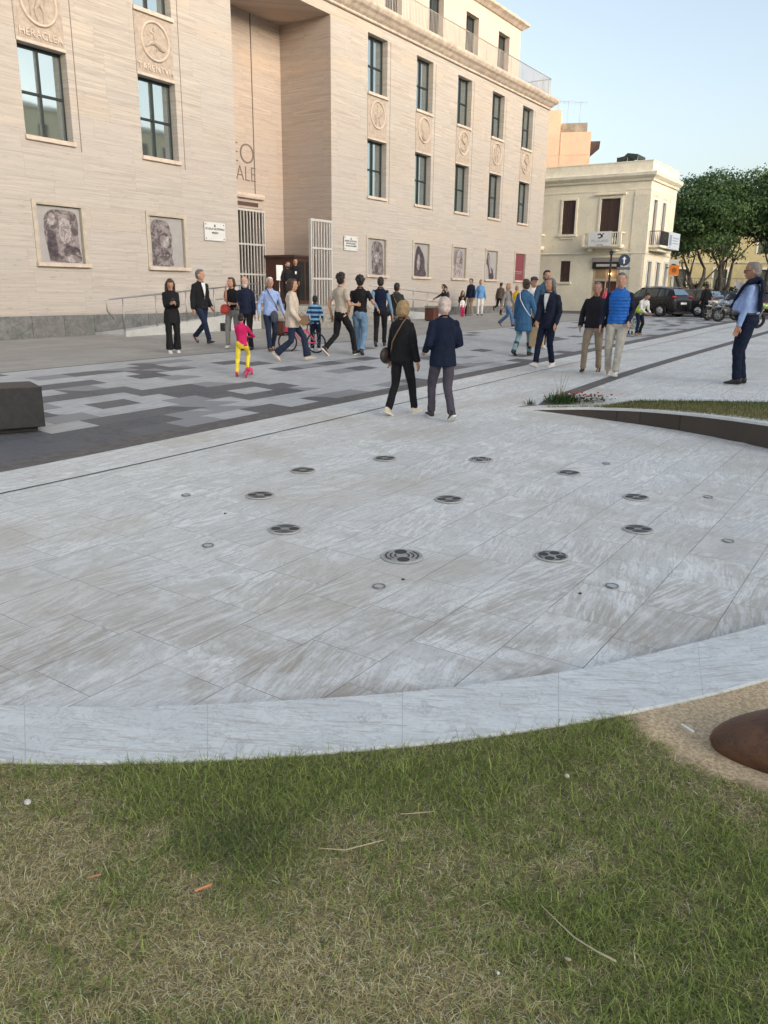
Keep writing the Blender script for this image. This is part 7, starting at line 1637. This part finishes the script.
EXPO=1.42
# ---------------------------------------------------------------- sky, sun, camera
w = bpy.data.worlds.new('World'); scn.world = w; w.use_nodes = True
nt = w.node_tree; bg = nt.nodes['Background']
sky = nt.nodes.new('ShaderNodeTexSky'); sky.sky_type = 'NISHITA'; sky.sun_disc = False
SUN_EL, SUN_AZ = math.radians(13), math.radians(135)        # azimuth clockwise from +Y
sky.sun_elevation = SUN_EL; sky.sun_rotation = SUN_AZ; sky.altitude = 0; sky.air_density = 1.0; sky.dust_density = 3.0; sky.ozone_density = 1.0
hs = nt.nodes.new('ShaderNodeHueSaturation'); hs.inputs['Saturation'].default_value = .68; nt.links.new(sky.outputs[0], hs.inputs['Color']); nt.links.new(hs.outputs[0], bg.inputs[0]); bg.inputs[1].default_value = .13
sd = bpy.data.lights.new('sun', 'SUN'); so = bpy.data.objects.new('sun', sd); COL.objects.link(so)
sd.energy = .9; sd.angle = math.radians(34); sd.color = (1, .90, .80)
dv = Vector((math.sin(SUN_AZ)*math.cos(math.radians(32)), math.cos(SUN_AZ)*math.cos(math.radians(32)), math.sin(math.radians(32))))
dv = Vector((math.sin(SUN_AZ)*math.cos(SUN_EL), math.cos(SUN_AZ)*math.cos(SUN_EL), math.sin(SUN_EL)))
so.rotation_euler = (-dv).to_track_quat('-Z', 'Y').to_euler(); so.location = dv*60
cd = bpy.data.cameras.new('camera'); co = bpy.data.objects.new('camera', cd); COL.objects.link(co)
cd.sensor_fit = 'VERTICAL'; cd.sensor_height = 24; cd.lens = F/1024*24; cd.clip_end = 3000; cd.clip_start = .05
co.location = (0, 0, ZC)
f = Vector((0, math.cos(PIT), -math.sin(PIT))); u = Vector((0, math.sin(PIT), math.cos(PIT))); r = Vector((1, 0, 0))
# roll so that the horizon falls to the right
r2 = r*math.cos(ROL)+u*math.sin(ROL); u2 = -r*math.sin(ROL)+u*math.cos(ROL)
co.matrix_world = Matrix(((r2.x, u2.x, -f.x, 0), (r2.y, u2.y, -f.y, 0), (r2.z, u2.z, -f.z, ZC), (0, 0, 0, 1)))
scn.camera = co
scn.render.engine = 'CYCLES'; scn.cycles.use_denoising = True; scn.cycles.max_bounces = 6; scn.cycles.transparent_max_bounces = 8
vs = scn.view_settings; vs.view_transform = 'Standard'; vs.look = 'None'; vs.gamma = 1; vs.exposure = EXPO
scn.render.resolution_x = 768; scn.render.resolution_y = 1024
